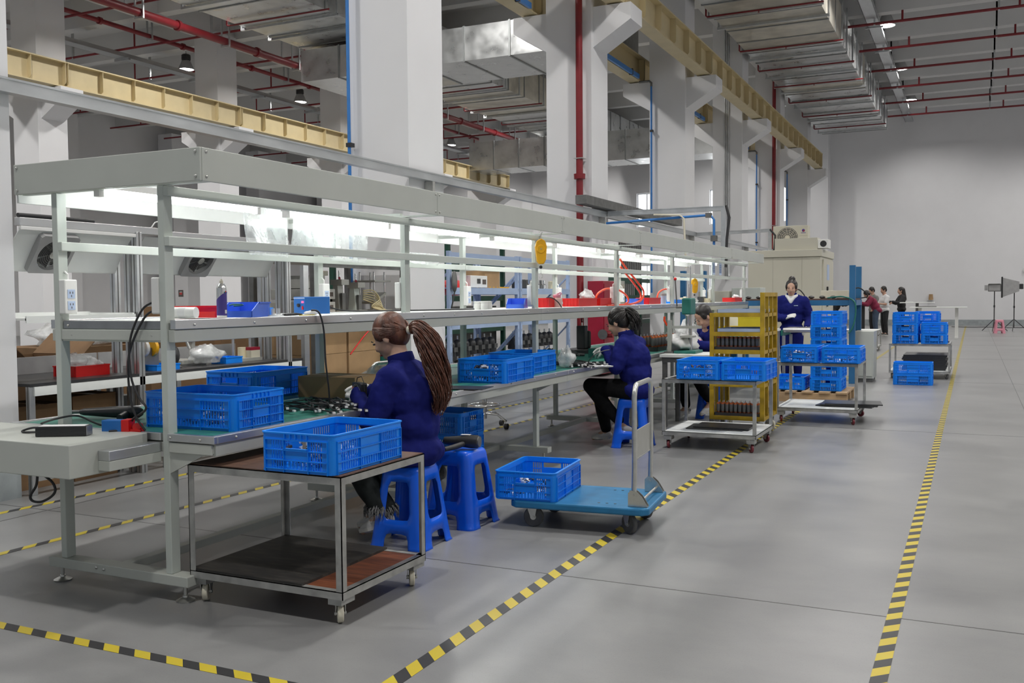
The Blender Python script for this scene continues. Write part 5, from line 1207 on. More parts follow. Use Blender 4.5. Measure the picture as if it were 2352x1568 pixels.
# dark equipment rack before the first column
t = thing('equipment_rack', 'dark steel equipment rack in front of the first big column', 'rack', (-6.5, 8.0, 0)); B = grp(t)
for x in (-6.95, -6.15):
    for y in (8.02, 9.74): B('post', 'steel_dark', x, x + .06, y, y + .06, 0, 1.80, bevel=.003)
B('top_board', 'machine_grey', -6.97, -6.07, 8.0, 9.82, 1.80, 1.825); B('shelf', 'wood_pallet', -6.95, -6.10, 8.0, 9.80, 1.24, 1.262); B('shelf_rail', 'steel_dark', -6.13, -6.09, 8.08, 9.74, 1.18, 1.24); B('top_rail', 'steel_dark', -6.13, -6.09, 8.08, 9.74, 1.74, 1.80); B('shelf', 'steel_dark', -6.95, -6.10, 8.0, 9.80, .16, .18)
def instrument(label, x, y, z, w, d, h, m='machine_grey', rz=0, sock=True, cat='instrument'):
    q = thing('instrument', label, cat, (x, y, z), rz, 'grey instruments'); MB().box(-w/2, w/2, -d/2, d/2, .006, h).build('case', m, q, bevel=.004)
    for dx in (-w*.35, w*.35): MB().box(dx - .015, dx + .015, -d/2 + .02, d/2 - .02, 0, .006).build('foot', 'black_rubber', q)
    if sock: MB().box(w/2, w/2 + .003, -d*.12, d*.08, h*.35, h*.75).build('socket', 'black_plastic', q); MB().box(w/2, w/2 + .002, d*.2, d*.42, h*.3, h*.7).build('vent_panel', 'print_dark', q)
    return q
t2 = thing('shelf_stand', 'aluminium stand carrying stacked instruments beside the dark rack', 'stand', (-6.4, 7.9, 0))
for x in (-.30, .25):
    for y in (.02, -.06 + .04): MB().box(x, x + .045, y - .02, y + .02, 0, 1.75).build('profile_post', 'aluminium', t2)
for i, z in enumerate((1.262, 1.40)): instrument(f'long grey instrument on the dark rack, {["lower", "upper"][i]} of two', -6.50, 8.35, z, .5, .48, .115)
instrument('hexagonal grey projector lying above the instruments', -6.48, 8.33, 1.516, .36, .30, .14); t = thing('red_button_box', 'cream switch box with red button under the rack top', 'switch box', (-6.28, 8.36, 1.657)); MB().box(-.06, .06, -.07, .07, 0, .05).build('case', 'ivory', t, bevel=.004); MB().lathe((0, 0, .05), [(.025, 0), (.025, .02), (.01, .025)], 14).build('button', 'red_plastic', t, 40)
def clamp_fixture(label, x, y, z, h=.26, green=True):
    q = thing('clamp_fixture', label, 'fixture', (x, y, z), 0, 'steel clamp fixtures'); MB().box(-.12, .12, -.08, .08, 0, .02).build('base_plate', 'machine_grey', q)
    MB().prism([(-.05, .02), (.05, .02), (.03, h), (-.03, h)], 'y', -.05, .05).build('pillar', 'bench_green' if green else 'machine_grey', q); MB().box(-.05, .10, -.07, .07, h, h + .06).build('head', 'machine_grey', q); MB().cyl((.02, 0, h + .06), (.02, 0, h + .16), .010, 8).build('spindle', 'silver', q, 40)
    MB().tube([(.06, -.05, h + .07), (.10, -.11, h + .075)], .013, 10).build('red_handle', 'red_cabinet', q, 50); MB().box(.05, .08, -.03, .03, .02, h * .7).build('guide', 'steel_dark', q)
    return q
clamp_fixture('grey clamp fixture with red handle behind the second rear post', -6.35, 8.78, 1.262, .30, False); clamp_fixture('green clamp fixture with red handle on the dark rack', -6.32, 9.05, 1.262, .27)
for i in range(6): cable('cream_tube', f'cream air tube tangled on the dark rack, {ORD[i]} strand', [(-6.25, 9.12, 1.50 - .02 * i), (-6.22 - .01 * i, 9.28 + .02 * i, 1.50 - .03 * i), (-6.2, 9.38 + .015 * i, 1.40 - .02 * i), (-6.22, 9.25 + .03 * i, 1.32), (-6.2, 9.42 + .02 * i, 1.272)], .007, 'hose_cream', 'air tube', 'cream air tubes')
t = thing('post_fixture', 'steel post fixture with slanted plate on the dark rack', 'fixture', (-6.4, 9.52, 1.262)); MB().box(-.18, .18, -.16, .16, 0, .02).build('base_plate', 'machine_grey', t)
for x, y in ((-.1, -.1), (.1, -.1), (-.1, .12), (.1, .12)): MB().cyl((x, y, .02), (x, y, .46), .011, 8).build('post', 'silver', t, 40)
MB().box(-.15, .15, -.16, .18, .34, .36).build('upper_plate', 'machine_grey', t); sl = MB().box(-.12, .12, -.14, .14, 0, .03).build('slanted_plate', 'machine_grey', t); sl.location = (0, 0, .14); sl.rotation_euler = (.4, 0, 0); MB().lathe((0, .05, .02), [(.04, 0), (.04, .08)], 12).build('block', 'cream', t, 40)
for k, (dy, z, l) in enumerate(((0, .18, 'bottom'), (0, .50, 'middle'), (0, .82, 'top'))):
    carton('brown_carton', f'{l} brown carton stacked in the dark rack, nearer side', -6.55, 8.42, z, .68, .62, .31, 0, 'cardboard', sticker=(.2, .2, .09, .07)); carton('brown_carton', f'{l} brown carton stacked in the dark rack, further side', -6.55, 9.08, z, .68, .62, .31, 0, 'cardboard', sticker=(.25, .2, .09, .07))
cable('red_strap', 'red strap slung diagonally across the stacked cartons', [(-6.15, 9.30, 1.18), (-6.13, 9.0, 1.02), (-6.13, 8.85, .92), (-6.14, 8.7, .80)], .008, 'red_plastic', 'strap', 'straps')
t = thing('green_drill', 'small green bench drill before the first big column', 'bench drill', (-6.15, 9.55, .18)); MB().box(-.10, .10, -.12, .12, 0, .48).build('stand', 'softbox_grey', t); MB().box(-.09, .09, -.13, .13, .48, .68).build('motor_housing', 'machine_green', t, bevel=.01); MB().cyl((0, 0, .68), (0, 0, 1.02), .015, 10).build('column', 'silver', t, 40); MB().box(-.05, .05, -.07, .07, .80, .84).build('arm', 'machine_green', t); MB().lathe((0, -.09, .68), [(.02, 0), (.02, .05)], 10).build('knob', 'silver', t, 40)
# pale blue boltless racking between the first two big columns
def blue_rack(label, y0, y1, x0=-6.85, x1=-6.10, zt=2.02):
    t = thing('shelf_rack', label, 'rack', (x1, y0, 0), 0, 'pale blue racks'); B = grp(t)
    for x in (x0, x1 - .05):
        for y in (y0, y1 - .06): B('upright', 'rack_blue', x, x + .05, y, y + .06, 0, zt, bevel=.002)
    for y in (y0, y1 - .06):
        for i in range(14): B('slot_hole', 'steel_dark', x1, x1 + .0006, y + .025, y + .033, .3 + .12 * i, .34 + .12 * i)
        for a, b in ((.25, .95), (1.1, 1.75)): MB().bar((x0 + .03, y + .03, a), (x1 - .03, y + .03, b), .03, .02).build('diagonal_brace', 'rack_blue', t, w=True)
    for z in (.30, 1.04, 1.50, 1.96):
        for x in (x0, x1 - .04): B('beam', 'rack_blue', x, x + .04, y0 + .06, y1 - .06, z - .045, z + .045)
        if z < 1.9: B('shelf_panel', 'rack_blue', x0 + .04, x1 - .04, y0 + .02, y1 - .02, z + .03, z + .045)
    return t
blue_rack('pale blue slotted rack just beyond the first big column', 10.86, 12.98); blue_rack('second pale blue slotted rack before the red fire main', 13.02, 14.98)
def engine(label, x, y, z, s=1.0):
    q = thing('cast_part', label, 'casting', (x, y, z), 0, 'dark castings on the racks'); q.scale = (s, s, s)
    MB().lathe((0, 0, 0), [(.075, 0), (.08, .03), (.065, .10), (.07, .16), (.05, .20), (.02, .22)], 12).build('body', 'black_plastic', q, 40); MB().box(-.09, .09, -.05, .05, .06, .12).build('lug', 'steel_dark', q); MB().cyl((0, 0, .2), (0, 0, .27), .012, 8).build('spindle', 'silver', q)
k = 0
for rk, ya in ((0, 11.05), (1, 13.2)):
    for lv in range(2):
        for i in range(9 if lv == 0 else 8):
            engine(f'dark casting on the {["first", "second"][rk]} pale blue rack, {["lower", "upper"][lv]} layer, {ORD[i]} along', -6.32, ya + .2 * i, .345 + .28 * lv, 1.0)
carton('brown_carton', 'brown carton on the first pale blue rack', -6.35, 12.25, 1.545, .34, .46, .24, 0, 'cardboard'); instrument('white power supply with red leads on the first pale blue rack', -6.28, 11.82, 1.545, .22, .50, .17, 'white_plastic', 0, True, 'power supply')
t = thing('red_cover', 'red cloth cover lying on the first pale blue rack', 'cloth', (-6.28, 11.25, 1.545)); MB().ell((0, 0, .0), (.13, .42, .11), 14, 8).build('cloth', 'red_plastic', t, 60)
for i in range(9): tag(MB().bar((-6.25, 11.75 + .12 * i, 1.553), (-6.18, 11.82 + .12 * i, 1.557), .03, .018).build('yellow_tool', 'yellow_tool'), f'small yellow tool on the first pale blue rack, {ORD[i]} along', 'hand tool', 'yellow tools in a row')
for i in range(4): bin_box('blue_bin', f'blue bin on the lower level of the second pale blue rack, {ORD[i]} along', -6.28, 13.35 + .38 * i, 1.085, .25, .32, .11, 'crate_blue', ribs=3)
for i in range(6): tag(MB().lathe((0, 0, 0), [(.04, 0), (.04, .06), (.02, .08), (.02, .14)], 10).build('metal_part', 'silver' if i % 2 else 'steel_dark', loc=(-6.28, 13.65 + .13 * i, 1.545), smooth=40), f'small turned metal part on the second pale blue rack, {ORD[i]} along', 'metal part', 'turned parts'); 
tag(bx_(-.08, .08, -.11, .11, 0, .14).build('black_motor', 'black_plastic', loc=(-6.28, 13.35, 1.545), bevel=.02), 'black motor on the second pale blue rack', 'motor'); tag(MB().lathe((0, 0, 0), [(.05, 0), (.05, .12), (.02, .13)], 12).build('cream_spool', 'cream', loc=(-6.28, 14.6, 1.545), smooth=40), 'cream spool on the second pale blue rack', 'spool')
t = thing('glue_gun', 'grey glue gun hanging with its lead on the first rack upright', 'glue gun', (-6.06, 10.92, 1.62)); MB().ell((0, 0, 0), (.03, .06, .14), 12, 10).build('body', 'steel_dark', t, 60); MB().tube([(0, 0, -.13), (.02, -.08, -.25), (.0, -.12, -.40), (.02, -.05, -.46), (0, 0, -.40)], .010, 8).build('lead', 'black_rubber', t, 50)
# dark green pallet racking deep behind
def green_rack(label, x, y0, y1, z=2.5, cat='rack'):
    t = thing('steel_rack', label, cat, (x, y0, 0), 0, 'dark green racks'); B = grp(t)
    for yy in (y0, (y0 + y1) / 2, y1):
        for xx in (x - .9, x): B('post', 'rack_green', xx - .04, xx + .04, yy - .04, yy + .04, 0, z)
    for zz in (.8, 1.4, 2.0, z - .1):
        for xx in (x - .9, x): B('beam', 'rack_green', xx - .03, xx + .03, y0 - .04, y1 + .04, zz - .05, zz + .05)
    B('load', 'black_plastic', x - .8, x - .1, y0 + .1, y1 - .1, .05, .75); B('load', 'steel_dark', x - .8, x - .1, y0 + .1, y1 - .1, .86, 1.25)
green_rack('dark green rack behind the pale blue racks', -8.6, 13.0, 17.5, 2.75); green_rack('dark green rack loaded with dark parts beyond the red cabinet', -7.4, 20.3, 25.2, 1.9)
t = thing('wall_louvre', 'tall dark slatted louvre panel beyond the dark green racks', 'louvre', (-11.0, 31.5, 0)); 
for i in range(12): MB().box(-.02, .05, .2 * i, .2 * i + .13, .0, 3.6).build('slat', 'steel_dark', t)
# hydrant cabinet and electrical cabinet at the second big column
t = thing('hydrant_cabinet', 'tall red fire hydrant cabinet with a pipe entering its side', 'hydrant cabinet', (-6.0, 16.0, 0)); B = grp(t)
B('body', 'red_cabinet', -6.14, -5.85, 15.90, 16.52, .05, 1.69, bevel=.006); B('door', 'red_cabinet', -5.848, -5.838, 15.93, 16.49, .10, 1.64); MB().lathe((-5.86, 15.895, .75), [(.09, 0), (.09, .004)], 16, 'y').build('pipe_collar', 'steel_dark', t, 40, w=True)
t = thing('electrical_cabinet', 'grey perforated electrical cabinet beside the red hydrant cabinet', 'electrical cabinet', (-5.97, 16.75, 0)); B = grp(t); B('body', 'machine_grey', -6.14, -5.82, 16.56, 16.98, .03, 1.70, bevel=.004); B('door', 'beige_dark', -5.818, -5.81, 16.60, 16.95, .1, 1.64); B('warning_sign', 'red_plastic', -5.81, -5.808, 16.64, 16.9, .56, .80)
# blue posts and beige cabinets beyond the bench end
for i, x in enumerate((-4.88, -4.57)):
    t = thing('blue_post', f'blue steel post beyond the bench end, {["nearer the columns", "nearer the aisle"][i]}', 'post', (x, 17.6 + .3 * i, 0), 0, 'blue steel posts'); MB().box(-.05, .05, -.05, .05, .012, 1.88).build('post', 'blue_steel', t, bevel=.004); MB().box(-.12, .12, -.12, .12, 0, .012).build('base_plate', 'blue_steel', t)
def cabinet(label, x0, x1, y0, y1, z1, m='beige_cabinet'):
    t = thing('control_cabinet', label, 'control cabinet', ((x0 + x1) / 2, y0, 0), 0, 'beige cabinets'); B = grp(t); B('body', m, x0, x1, y0, y1, .06, z1, bevel=.006); B('plinth', 'steel_dark', x0 + .02, x1 - .02, y0 + .02, y1, 0, .06); B('door', m, x0 + .02, x1 - .02, y0 - .012, y0 - .001, .10, z1 - .04); B('lock', 'steel_dark', x0 + .05, x0 + .07, y0 - .022, y0 - .012, z1 * .55, z1 * .62); return t
cabinet('beige control cabinet behind the far end of the bench', -4.78, -4.20, 18.3, 18.9, 1.50); cabinet('pale control desk beside the beige control cabinet', -4.16, -3.62, 18.4, 18.9, 1.56, 'bench_green')
for i, (px, m) in enumerate(((1641, 'paper_blue'), (1656, 'paper_blue'), (1676, 'paper'))):
    p = onx(px, 618, -3.31); o = MB().box(-.002, 0, -.075 * (1 if i < 2 else .7), .075 * (1 if i < 2 else .7), -.17, .0).build('instruction_sheet', m, loc=(-3.318, p.y, 1.88)); tag(o, f'instruction sheet hanging from the rail near the far end, {ORD[i]} of three', 'paper sheet', 'instruction sheets')
    if i < 2:
        for r in range(5): MB().box(0, .0006, -.05, .05, -.04 - .024 * r, -.032 - .024 * r).build('text_line', 'print_blue', o)
# table with drill press by the bench end
t = thing('machine_table', 'white-topped machine table joining the bench by the drill press', 'table', (-2.75, 10.4, 0)); B = grp(t)
B('table_top', 'panel_white', -3.02, -2.42, 9.95, 10.55, .755, .785); B('frame_rail', 'steel_dark', -3.0, -2.44, 9.97, 10.01, .70, .755); B('frame_rail', 'steel_dark', -2.48, -2.44, 10.0, 10.5, .70, .755)
for x in (-3.0, -2.49):
    for y in (9.98, 10.48): B('leg', 'steel_dark', x, x + .045, y, y + .045, 0, .755)
def drill_press(label, x, y, z, m='machine_green'):
    t = thing('drill_press', label, 'drill press', (x, y, z)); MB().box(-.12, .12, -.16, .16, 0, .03).build('base', m, t, bevel=.006); MB().cyl((0, .08, .03), (0, .08, .75), .022, 12).build('column', 'silver', t, 40)
    MB().box(-.05, .05, -.10, .12, .42, .60).build('head', m, t, bevel=.015); MB().lathe((0, -.06, .28), [(.008, 0), (.016, .04), (.016, .12), (.03, .14)], 12).build('chuck', 'silver', t, 40); MB().cyl((-.05, -.03, .50), (-.13, -.03, .50), .012, 10).build('pinion', 'steel_dark', t, 40)
    MB().cyl((-.12, -.03, .50), (-.14, -.03, .80), .008, 8).build('lever', 'steel_dark', t, 40); MB().ell((-.14, -.03, .81), .018).build('lever_ball', 'red_plastic', t, 60); MB().box(-.07, .07, -.10, .06, .17, .19).build('work_table', 'machine_grey', t); MB().cyl((0, .08, .75), (0, .08, .95), .008, 8).build('rod', 'silver', t, 40)
drill_press('green drill press with red lever ball beside the yellow rack', -2.80, 10.30, .785)
t = thing('clamp_stand', 'grey clamp stand with orange handle beside the drill press', 'clamp stand', (-2.98, 10.20, .785)); MB().box(-.05, .05, -.05, .05, 0, .02).build('foot', 'steel_dark', t); MB().box(-.022, .022, -.022, .022, .02, .36).build('stem', 'machine_grey', t); MB().box(-.03, .35, -.015, .015, .27, .30).build('arm', 'machine_grey', t); MB().tube([(-.03, 0, .30), (-.06, -.01, .36), (-.055, -.01, .40)], .012, 8).build('orange_handle', 'orange_hose', t, 50)
p = onz(1590, 808, BZ); bag('white_bag', 'big translucent white bag of parts at the far end of the bench', p.x - .12, p.y + .1, BZ, .16, .40, .22, 41, 'white_cloth', 'plastic bags'); bag('clear_bag', 'clear upper part of the big bag at the far end of the bench', p.x - .10, p.y + .1, BZ + .12, .10, .25, .20, 42)
def jig(label, x, y): 
    t = thing('assembly_jig', label, 'jig', (x, y, BZ), 0, 'black assembly jigs'); MB().box(-.16, .16, -.22, .22, 0, .04).build('base', 'black_plastic', t, bevel=.004); MB().box(-.05, .05, -.05, .05, .04, .30).build('tower', 'black_plastic', t, bevel=.01); MB().box(-.02, .06, .06, .14, .04, .24).build('side_tower', 'black_plastic', t, bevel=.02); MB().cyl((0, 0, .30), (0, 0, .37), .010, 8).build('spindle', 'silver', t, 40); MB().tube([(0, 0, .34), (.03, -.10, .40)], .010, 8).build('red_lever', 'red_cabinet', t, 50)
jig('black assembly jig with red lever behind the dark-haired woman', -3.95, 10.05); jig('second black assembly jig further along the bench', -3.95, 11.9)
# work table, conveyor and boxes behind the yellow rack
t = thing('work_table', 'green-topped work table behind the yellow rack', 'table', (-2.75, 13.4, 0)); B = grp(t); B('table_top', 'panel_white', -3.30, -2.50, 13.2, 14.2, .90, .93); 
for x in (-3.28, -2.56):
    for y in (13.22, 14.12): B('leg', 'aluminium', x, x + .05, y, y + .05, 0, .90)
bin_box('yellow_box', 'yellow box stacked on the work table behind the yellow rack', -2.72, 13.4, .985, .36, .36, .13, 'yellow_box'); bin_box('yellow_box', 'long yellow tray under the yellow box', -2.86, 13.45, .93, .66, .45, .05, 'yellow_box'); instrument('white instrument tower behind the worker at the rack', -3.05, 13.9, .93, .2, .3, .28, 'white_plastic'); instrument('pale purple-labelled instrument behind the rack', -2.78, 13.9, .985 - .055, .22, .28, .20, 'paper'); 
t = thing('roller_conveyor', 'short green roller conveyor in front of the standing woman', 'conveyor', (-2.25, 14.4, 0)); B = grp(t)
for x in (-2.52, -2.05): B('side_frame', 'machine_green', x, x + .03, 14.3, 15.0, .82, .90)
for i in range(5): MB().cyl((-2.49, 14.36 + .13 * i, .90), (-2.05, 14.36 + .13 * i, .90), .035, 12).build('roller', 'silver', t, 40, w=True)
for x in (-2.5, -2.06):
    for y in (14.32, 14.93): B('leg', 'aluminium', x, x + .04, y, y + .04, 0, .82)
# blue steel test bench
t = thing('blue_bench', 'blue steel test bench with brown top and tall end posts', 'workbench', (-2.5, 16.3, 0)); B = grp(t)
B('bench_top', 'board_brown', -3.60, -1.68, 16.06, 16.95, 1.325, 1.35); B('front_beam', 'blue_steel', -3.60, -1.70, 16.02, 16.08, 1.24, 1.325); B('rear_beam', 'blue_steel', -3.60, -1.70, 16.93, 16.99, 1.24, 1.325); B('side_beam', 'blue_steel', -1.72, -1.66, 16.08, 16.93, 1.24, 1.325)
for x, y, z in ((-1.76, 16.0, 1.875), (-1.76, 16.9, 1.875), (-3.62, 16.0, 1.325), (-3.62, 16.9, 1.325)): B('post', 'blue_steel', x, x + .09, y, y + .07, 0, z, bevel=.003)
instrument('beige instrument with white handle on the blue bench', -2.02, 16.5, 1.35, .42, .4, .13, 'ivory'); 
for i in range(9): tag(MB().ell((0, 0, 0), (.05, .06, .025), 10, 6).build('black_clip', 'black_plastic', loc=(-3.4 + .17 * i, 16.3, 1.374)), f'black cable clip on the blue bench, {ORD[i]} from the chamber', 'clip', 'black cable clips')
cable('black_cable', 'black cable arching over the blue bench', [(-2.75, 16.3, 1.36), (-2.68, 16.3, 1.48), (-2.58, 16.3, 1.5), (-2.5, 16.3, 1.42), (-2.48, 16.3, 1.36)], .010); cable('green_cable', 'green cable hanging from the blue bench post', [(-2.1, 16.1, 1.36), (-1.85, 15.98, 1.38), (-1.68, 15.97, 1.30), (-1.66, 15.97, 1.10), (-1.70, 15.97, .90), (-1.76, 15.97, .80)], .012, 'machine_green'); cable('black_cable', 'tangle of black cables at the end of the blue bench', [(-1.9, 16.7, 1.36), (-1.72, 16.7, 1.52), (-1.60, 16.75, 1.46), (-1.56, 16.8, 1.38), (-1.66, 16.85, 1.355)], .010); cabinet('light grey control box under the blue bench end', -1.72, -1.42, 16.35, 16.9, .82, 'bench_paint')
# big beige environmental test chamber with units on top
t = thing('test_chamber', 'big beige walk-in test chamber with window door', 'test chamber', (-3.8, 22, 0)); B = grp(t)
B('body', 'beige_cabinet', -4.60, -3.02, 22.0, 24.0, .05, 2.26, bevel=.01); B('top_cap', 'beige_cabinet', -4.63, -2.99, 21.97, 24.03, 2.26, 2.42, bevel=.01); B('plinth', 'steel_dark', -4.58, -3.04, 22.03, 23.97, 0, .05)
for x in (-4.05, -3.42): B('panel_joint', 'beige_dark', x, x + .006, 21.997, 22.0, .1, 2.26)
B('door', 'beige_cabinet', -3.018, -2.985, 22.25, 23.85, .15, 2.2); B('door_window', 'paper_blue', -2.984, -2.98, 22.75, 23.1, 1.75, 2.1); B('door_handle', 'black_plastic', -2.984, -2.95, 22.7, 22.78, 1.15, 1.6); B('latch', 'zinc', -3.3, -3.1, 21.98, 21.999, .98, 1.01)
t = thing('cooling_unit', 'long cream duct box with round outlet on the test chamber', 'duct box', (-3.5, 22.1, 2.42)); MB().box(-.52, .40, -.05, .5, 0, .26).build('case', 'beige_cabinet', t, bevel=.004); MB().box(.40, .62, .0, .45, .02, .22).build('outlet_box', 'white_plastic', t, bevel=.01); MB().lathe((.52, -.001, .12), [(.07, 0), (.07, .004)], 18, 'y').build('outlet_hole', 'black_plastic', t, 40)
t = thing('condenser_unit', 'cream air-conditioner outdoor unit on the test chamber', 'air conditioner', (-3.82, 23.2, 2.42)); MB().box(-.45, .35, 0, .32, .04, .62).build('case', 'beige_cabinet', t, bevel=.01); MB().lathe((-.12, -.002, .34), [(.24, 0), (.24, .004)], 26, 'y').build('fan_opening', 'steel_dark', t, 40)
for r in (.06, .10, .14, .18, .22): MB().tube([(-.12 + r * math.cos(a), -.012, .34 + r * math.sin(a)) for a in [2*math.pi*i/24 for i in range(24)]], .004, 4, closed=True).build('guard_ring', 'ivory', t)
for i in range(14): a = 2 * math.pi * i / 14; MB().bar((-.12 + .05 * math.cos(a), -.014, .34 + .05 * math.sin(a)), (-.12 + .23 * math.cos(a + .35), -.014, .34 + .23 * math.sin(a + .35)), .006, .006).build('guard_spoke', 'ivory', t)
MB().lathe((-.12, -.016, .34), [(.001, -.004), (.05, -.003), (.05, 0)], 16, 'y').build('fan_hub', 'ivory', t, 40)
MB().box(.16, .33, -.006, 0, .38, .58).build('badge_panel', 'beige_cabinet', t); MB().lathe((.245, -.007, .50), [(.001, -.002), (.035, -.001), (.035, 0)], 14, 'y').build('round_logo', 'purple_print', t, 40); MB().box(.235, .275, -.0105, -.009, .475, .505).build('logo_slash', 'red_cabinet', t); MB().box(.19, .30, -.008, -.006, .44, .452).build('logo_lettering', 'purple_print', t)
for x in (-.4, .3): MB().box(x - .03, x + .03, .02, .30, 0, .04).build('foot', 'steel_dark', t)
# far end: standing desks, studio lights, office chair
def desk(label, x, y, w, d, z, top='panel_white', leg='white_plastic', one=False):
    t = thing('standing_desk', label, 'desk', (x, y, 0), 0, 'standing desks'); MB().box(-w/2, w/2, -d/2, d/2, z - .03, z).build('desk_top', top, t, bevel=.004)
    for s in ((-1, 1) if not one else (0,)):
        MB().box(s * w * .32 - .05, s * w * .32 + .05, -.05, .05, .04, z - .03).build('column', leg, t); MB().box(s * w * .32 - .05, s * w * .32 + .05, -d * .42, d * .42, 0, .04).build('foot', leg, t)
desk('black standing desk where two men lean, at the end wall', -3.35, 34.6, .8, .7, 1.13, 'black_plastic', 'black_plastic', True); desk('white standing desk beside the long-haired woman', -1.75, 36.5, 1.1, .7, 1.14, 'panel_white', 'steel_dark', True); desk('low white desk with a laptop near the end wall', -1.0, 34.0, 1.7, .7, 1.0); desk('white desk behind the long-haired woman', -2.35, 38.5, .7, .7, 1.14, 'panel_white', 'white_plastic', True)
t = thing('laptop', 'closed dark laptop on the low white desk', 'laptop', (-1.25, 34.0, 1.0)); MB().box(-.35, .2, -.15, .15, 0, .025).build('case', 'steel_dark', t, bevel=.004)
def stand(t, h):
    MB().cyl((0, 0, .12), (0, 0, h), .018, 8).build('pole', 'black_plastic', t, 40)
    for i in range(3): a = 2 * math.pi * i / 3 + .4; MB().cyl((0, 0, .45), (.5 * math.cos(a), .5 * math.sin(a), .01), .014, 8).build('leg', 'black_plastic', t, 40)
    MB().box(-.03, .03, -.03, .03, h * .6, h * .6 + .08).build('clamp', 'black_plastic', t)
t = thing('softbox_light', 'grey softbox studio light on a tripod by the end wall', 'softbox', (1.42, 41.0, 0)); stand(t, 1.45)
sb = MB(); r0, r1 = [(-.42, y, z) for y, z in ((-.36, 1.28), (.36, 1.28), (.36, 2.02), (-.36, 2.02))], [(.16, y, z) for y, z in ((-.16, 1.50), (.16, 1.50), (.16, 1.86), (-.16, 1.86))]
sb.add(r0 + r1, [(0, 1, 2, 3), (4, 7, 6, 5), (0, 4, 5, 1), (1, 5, 6, 2), (2, 6, 7, 3), (3, 7, 4, 0)]); sb.build('softbox', 'softbox_grey', t); MB().box(.16, .30, -.08, .08, 1.58, 1.78).build('lamp_head', 'black_plastic', t, bevel=.02); MB().prism([(-.44, 1.26), (-.40, 1.26), (-.40, 2.05), (-.44, 2.05)], 'y', -.38, .38).build('front_rim', 'black_cloth', t)
t = thing('panel_light', 'small LED panel light on a tripod beside the softbox', 'studio light', (.74, 40.6, 0)); stand(t, 1.50); MB().box(-.22, .22, -.06, .06, 1.50, 1.78).build('panel', 'steel_dark', t, bevel=.01); MB().box(-.19, .19, -.064, -.06, 1.53, 1.75).build('diffuser', 'softbox_grey', t); MB().box(-.34, -.23, -.02, .0, 1.54, 1.74).build('barn_door', 'softbox_grey', t); MB().box(-.2, .2, -.12, -.06, 1.78, 1.80).build('barn_door', 'softbox_grey', t)
t = thing('office_chair', 'black mesh office chair at the picture edge by the end wall', 'office chair', (2.10, 39.0, 0), 2.4)
MB().box(-.25, .25, -.24, .24, .44, .52).build('seat', 'black_cloth', t, bevel=.03); MB().box(-.24, .24, .20, .26, .55, 1.06).build('backrest', 'black_cloth', t, bevel=.03); MB().cyl((0, 0, .12), (0, 0, .44), .03, 10).build('gas_lift', 'steel_dark', t, 40); MB().box(-.1, .1, .19, .199, .72, .80).build('green_tag', 'green_glow', t)
for s in (-1, 1): MB().tube([(s * .27, .1, .46), (s * .30, .08, .62), (s * .30, -.18, .66)], .025, 8).build('armrest', 'softbox_grey', t, 50)
for i in range(5): a = 2 * math.pi * i / 5; MB().cyl((0, 0, .12), (.30 * math.cos(a), .30 * math.sin(a), .07), .022, 8).build('base_arm', 'softbox_grey', t, 40); MB().lathe((.30 * math.cos(a), .30 * math.sin(a), .03), [(.03, -.02), (.03, .02)], 10, 'x').build('wheel', 'black_rubber', t, 40)
tag(MB().lathe((0, 0, 0), [(.13, 0), (.15, .05), (.08, .12), (.02, .14)], 14).build('black_backpack', 'black_cloth', loc=(1.9, 37.5, 0), smooth=50), 'black bag lying on the floor beside the office chair', 'bag')
cable('floor_cable', 'black cable snaking over the floor at the end wall', [(-.8, 45.5, .012), (0, 44.8, .012), (.5, 45.2, .012), (1.2, 44.5, .012), (2.4, 44.9, .012)], .012)
t = thing('wall_sensor', 'small white sensor on the end wall', 'sensor', (2.05, Y_WALL - .06, 2.45)); MB().ell((0, .0, .0), (.07, .05, .13), 12, 10).build('case', 'white_plastic', t, 60); MB().ell((0, -.03, -.07), (.04, .03, .04), 10, 8).build('lens', 'softbox_grey', t, 60)
t = thing('wall_cup', 'small beige paper box left on a ledge of the end wall', 'box', (-1.72, Y_WALL - .10, 1.16)); MB().lathe((0, 0, 0), [(.10, 0), (.08, .26)], 12).build('cup', 'cardboard', t, 40); MB().box(-.16, .12, -.08, .10, -.02, 0).build('ledge', 'paper', t)
# swivel stool base under the bench, seen between the posts
g = onz(1195, 985); t = thing('swivel_stool', 'chrome swivel stool with ring footrest beyond the bench', 'stool', (-4.75, 9.2, 0)); MB().cyl((0, 0, .10), (0, 0, .60), .025, 12).build('column', 'chrome', t, 40); MB().lathe((0, 0, .60), [(.19, 0), (.20, .02), (.19, .06), (.02, .07)], 20).build('seat', 'black_cloth', t, 40); MB().tube([(.17 * math.cos(a), .17 * math.sin(a), .25) for a in [2*math.pi*i/20 for i in range(20)]], .011, 8, closed=True).build('foot_ring', 'chrome', t, 50)
for i in range(5): a = 2 * math.pi * i / 5; MB().tube([(0, 0, .16), (.16 * math.cos(a), .16 * math.sin(a), .15), (.26 * math.cos(a), .26 * math.sin(a), .08)], .014, 8).build('base_arm', 'chrome', t, 50); MB().lathe((.26 * math.cos(a), .26 * math.sin(a), .03), [(.03, -.018), (.03, .018)], 12, 'x').build('wheel', 'black_rubber', t, 40)
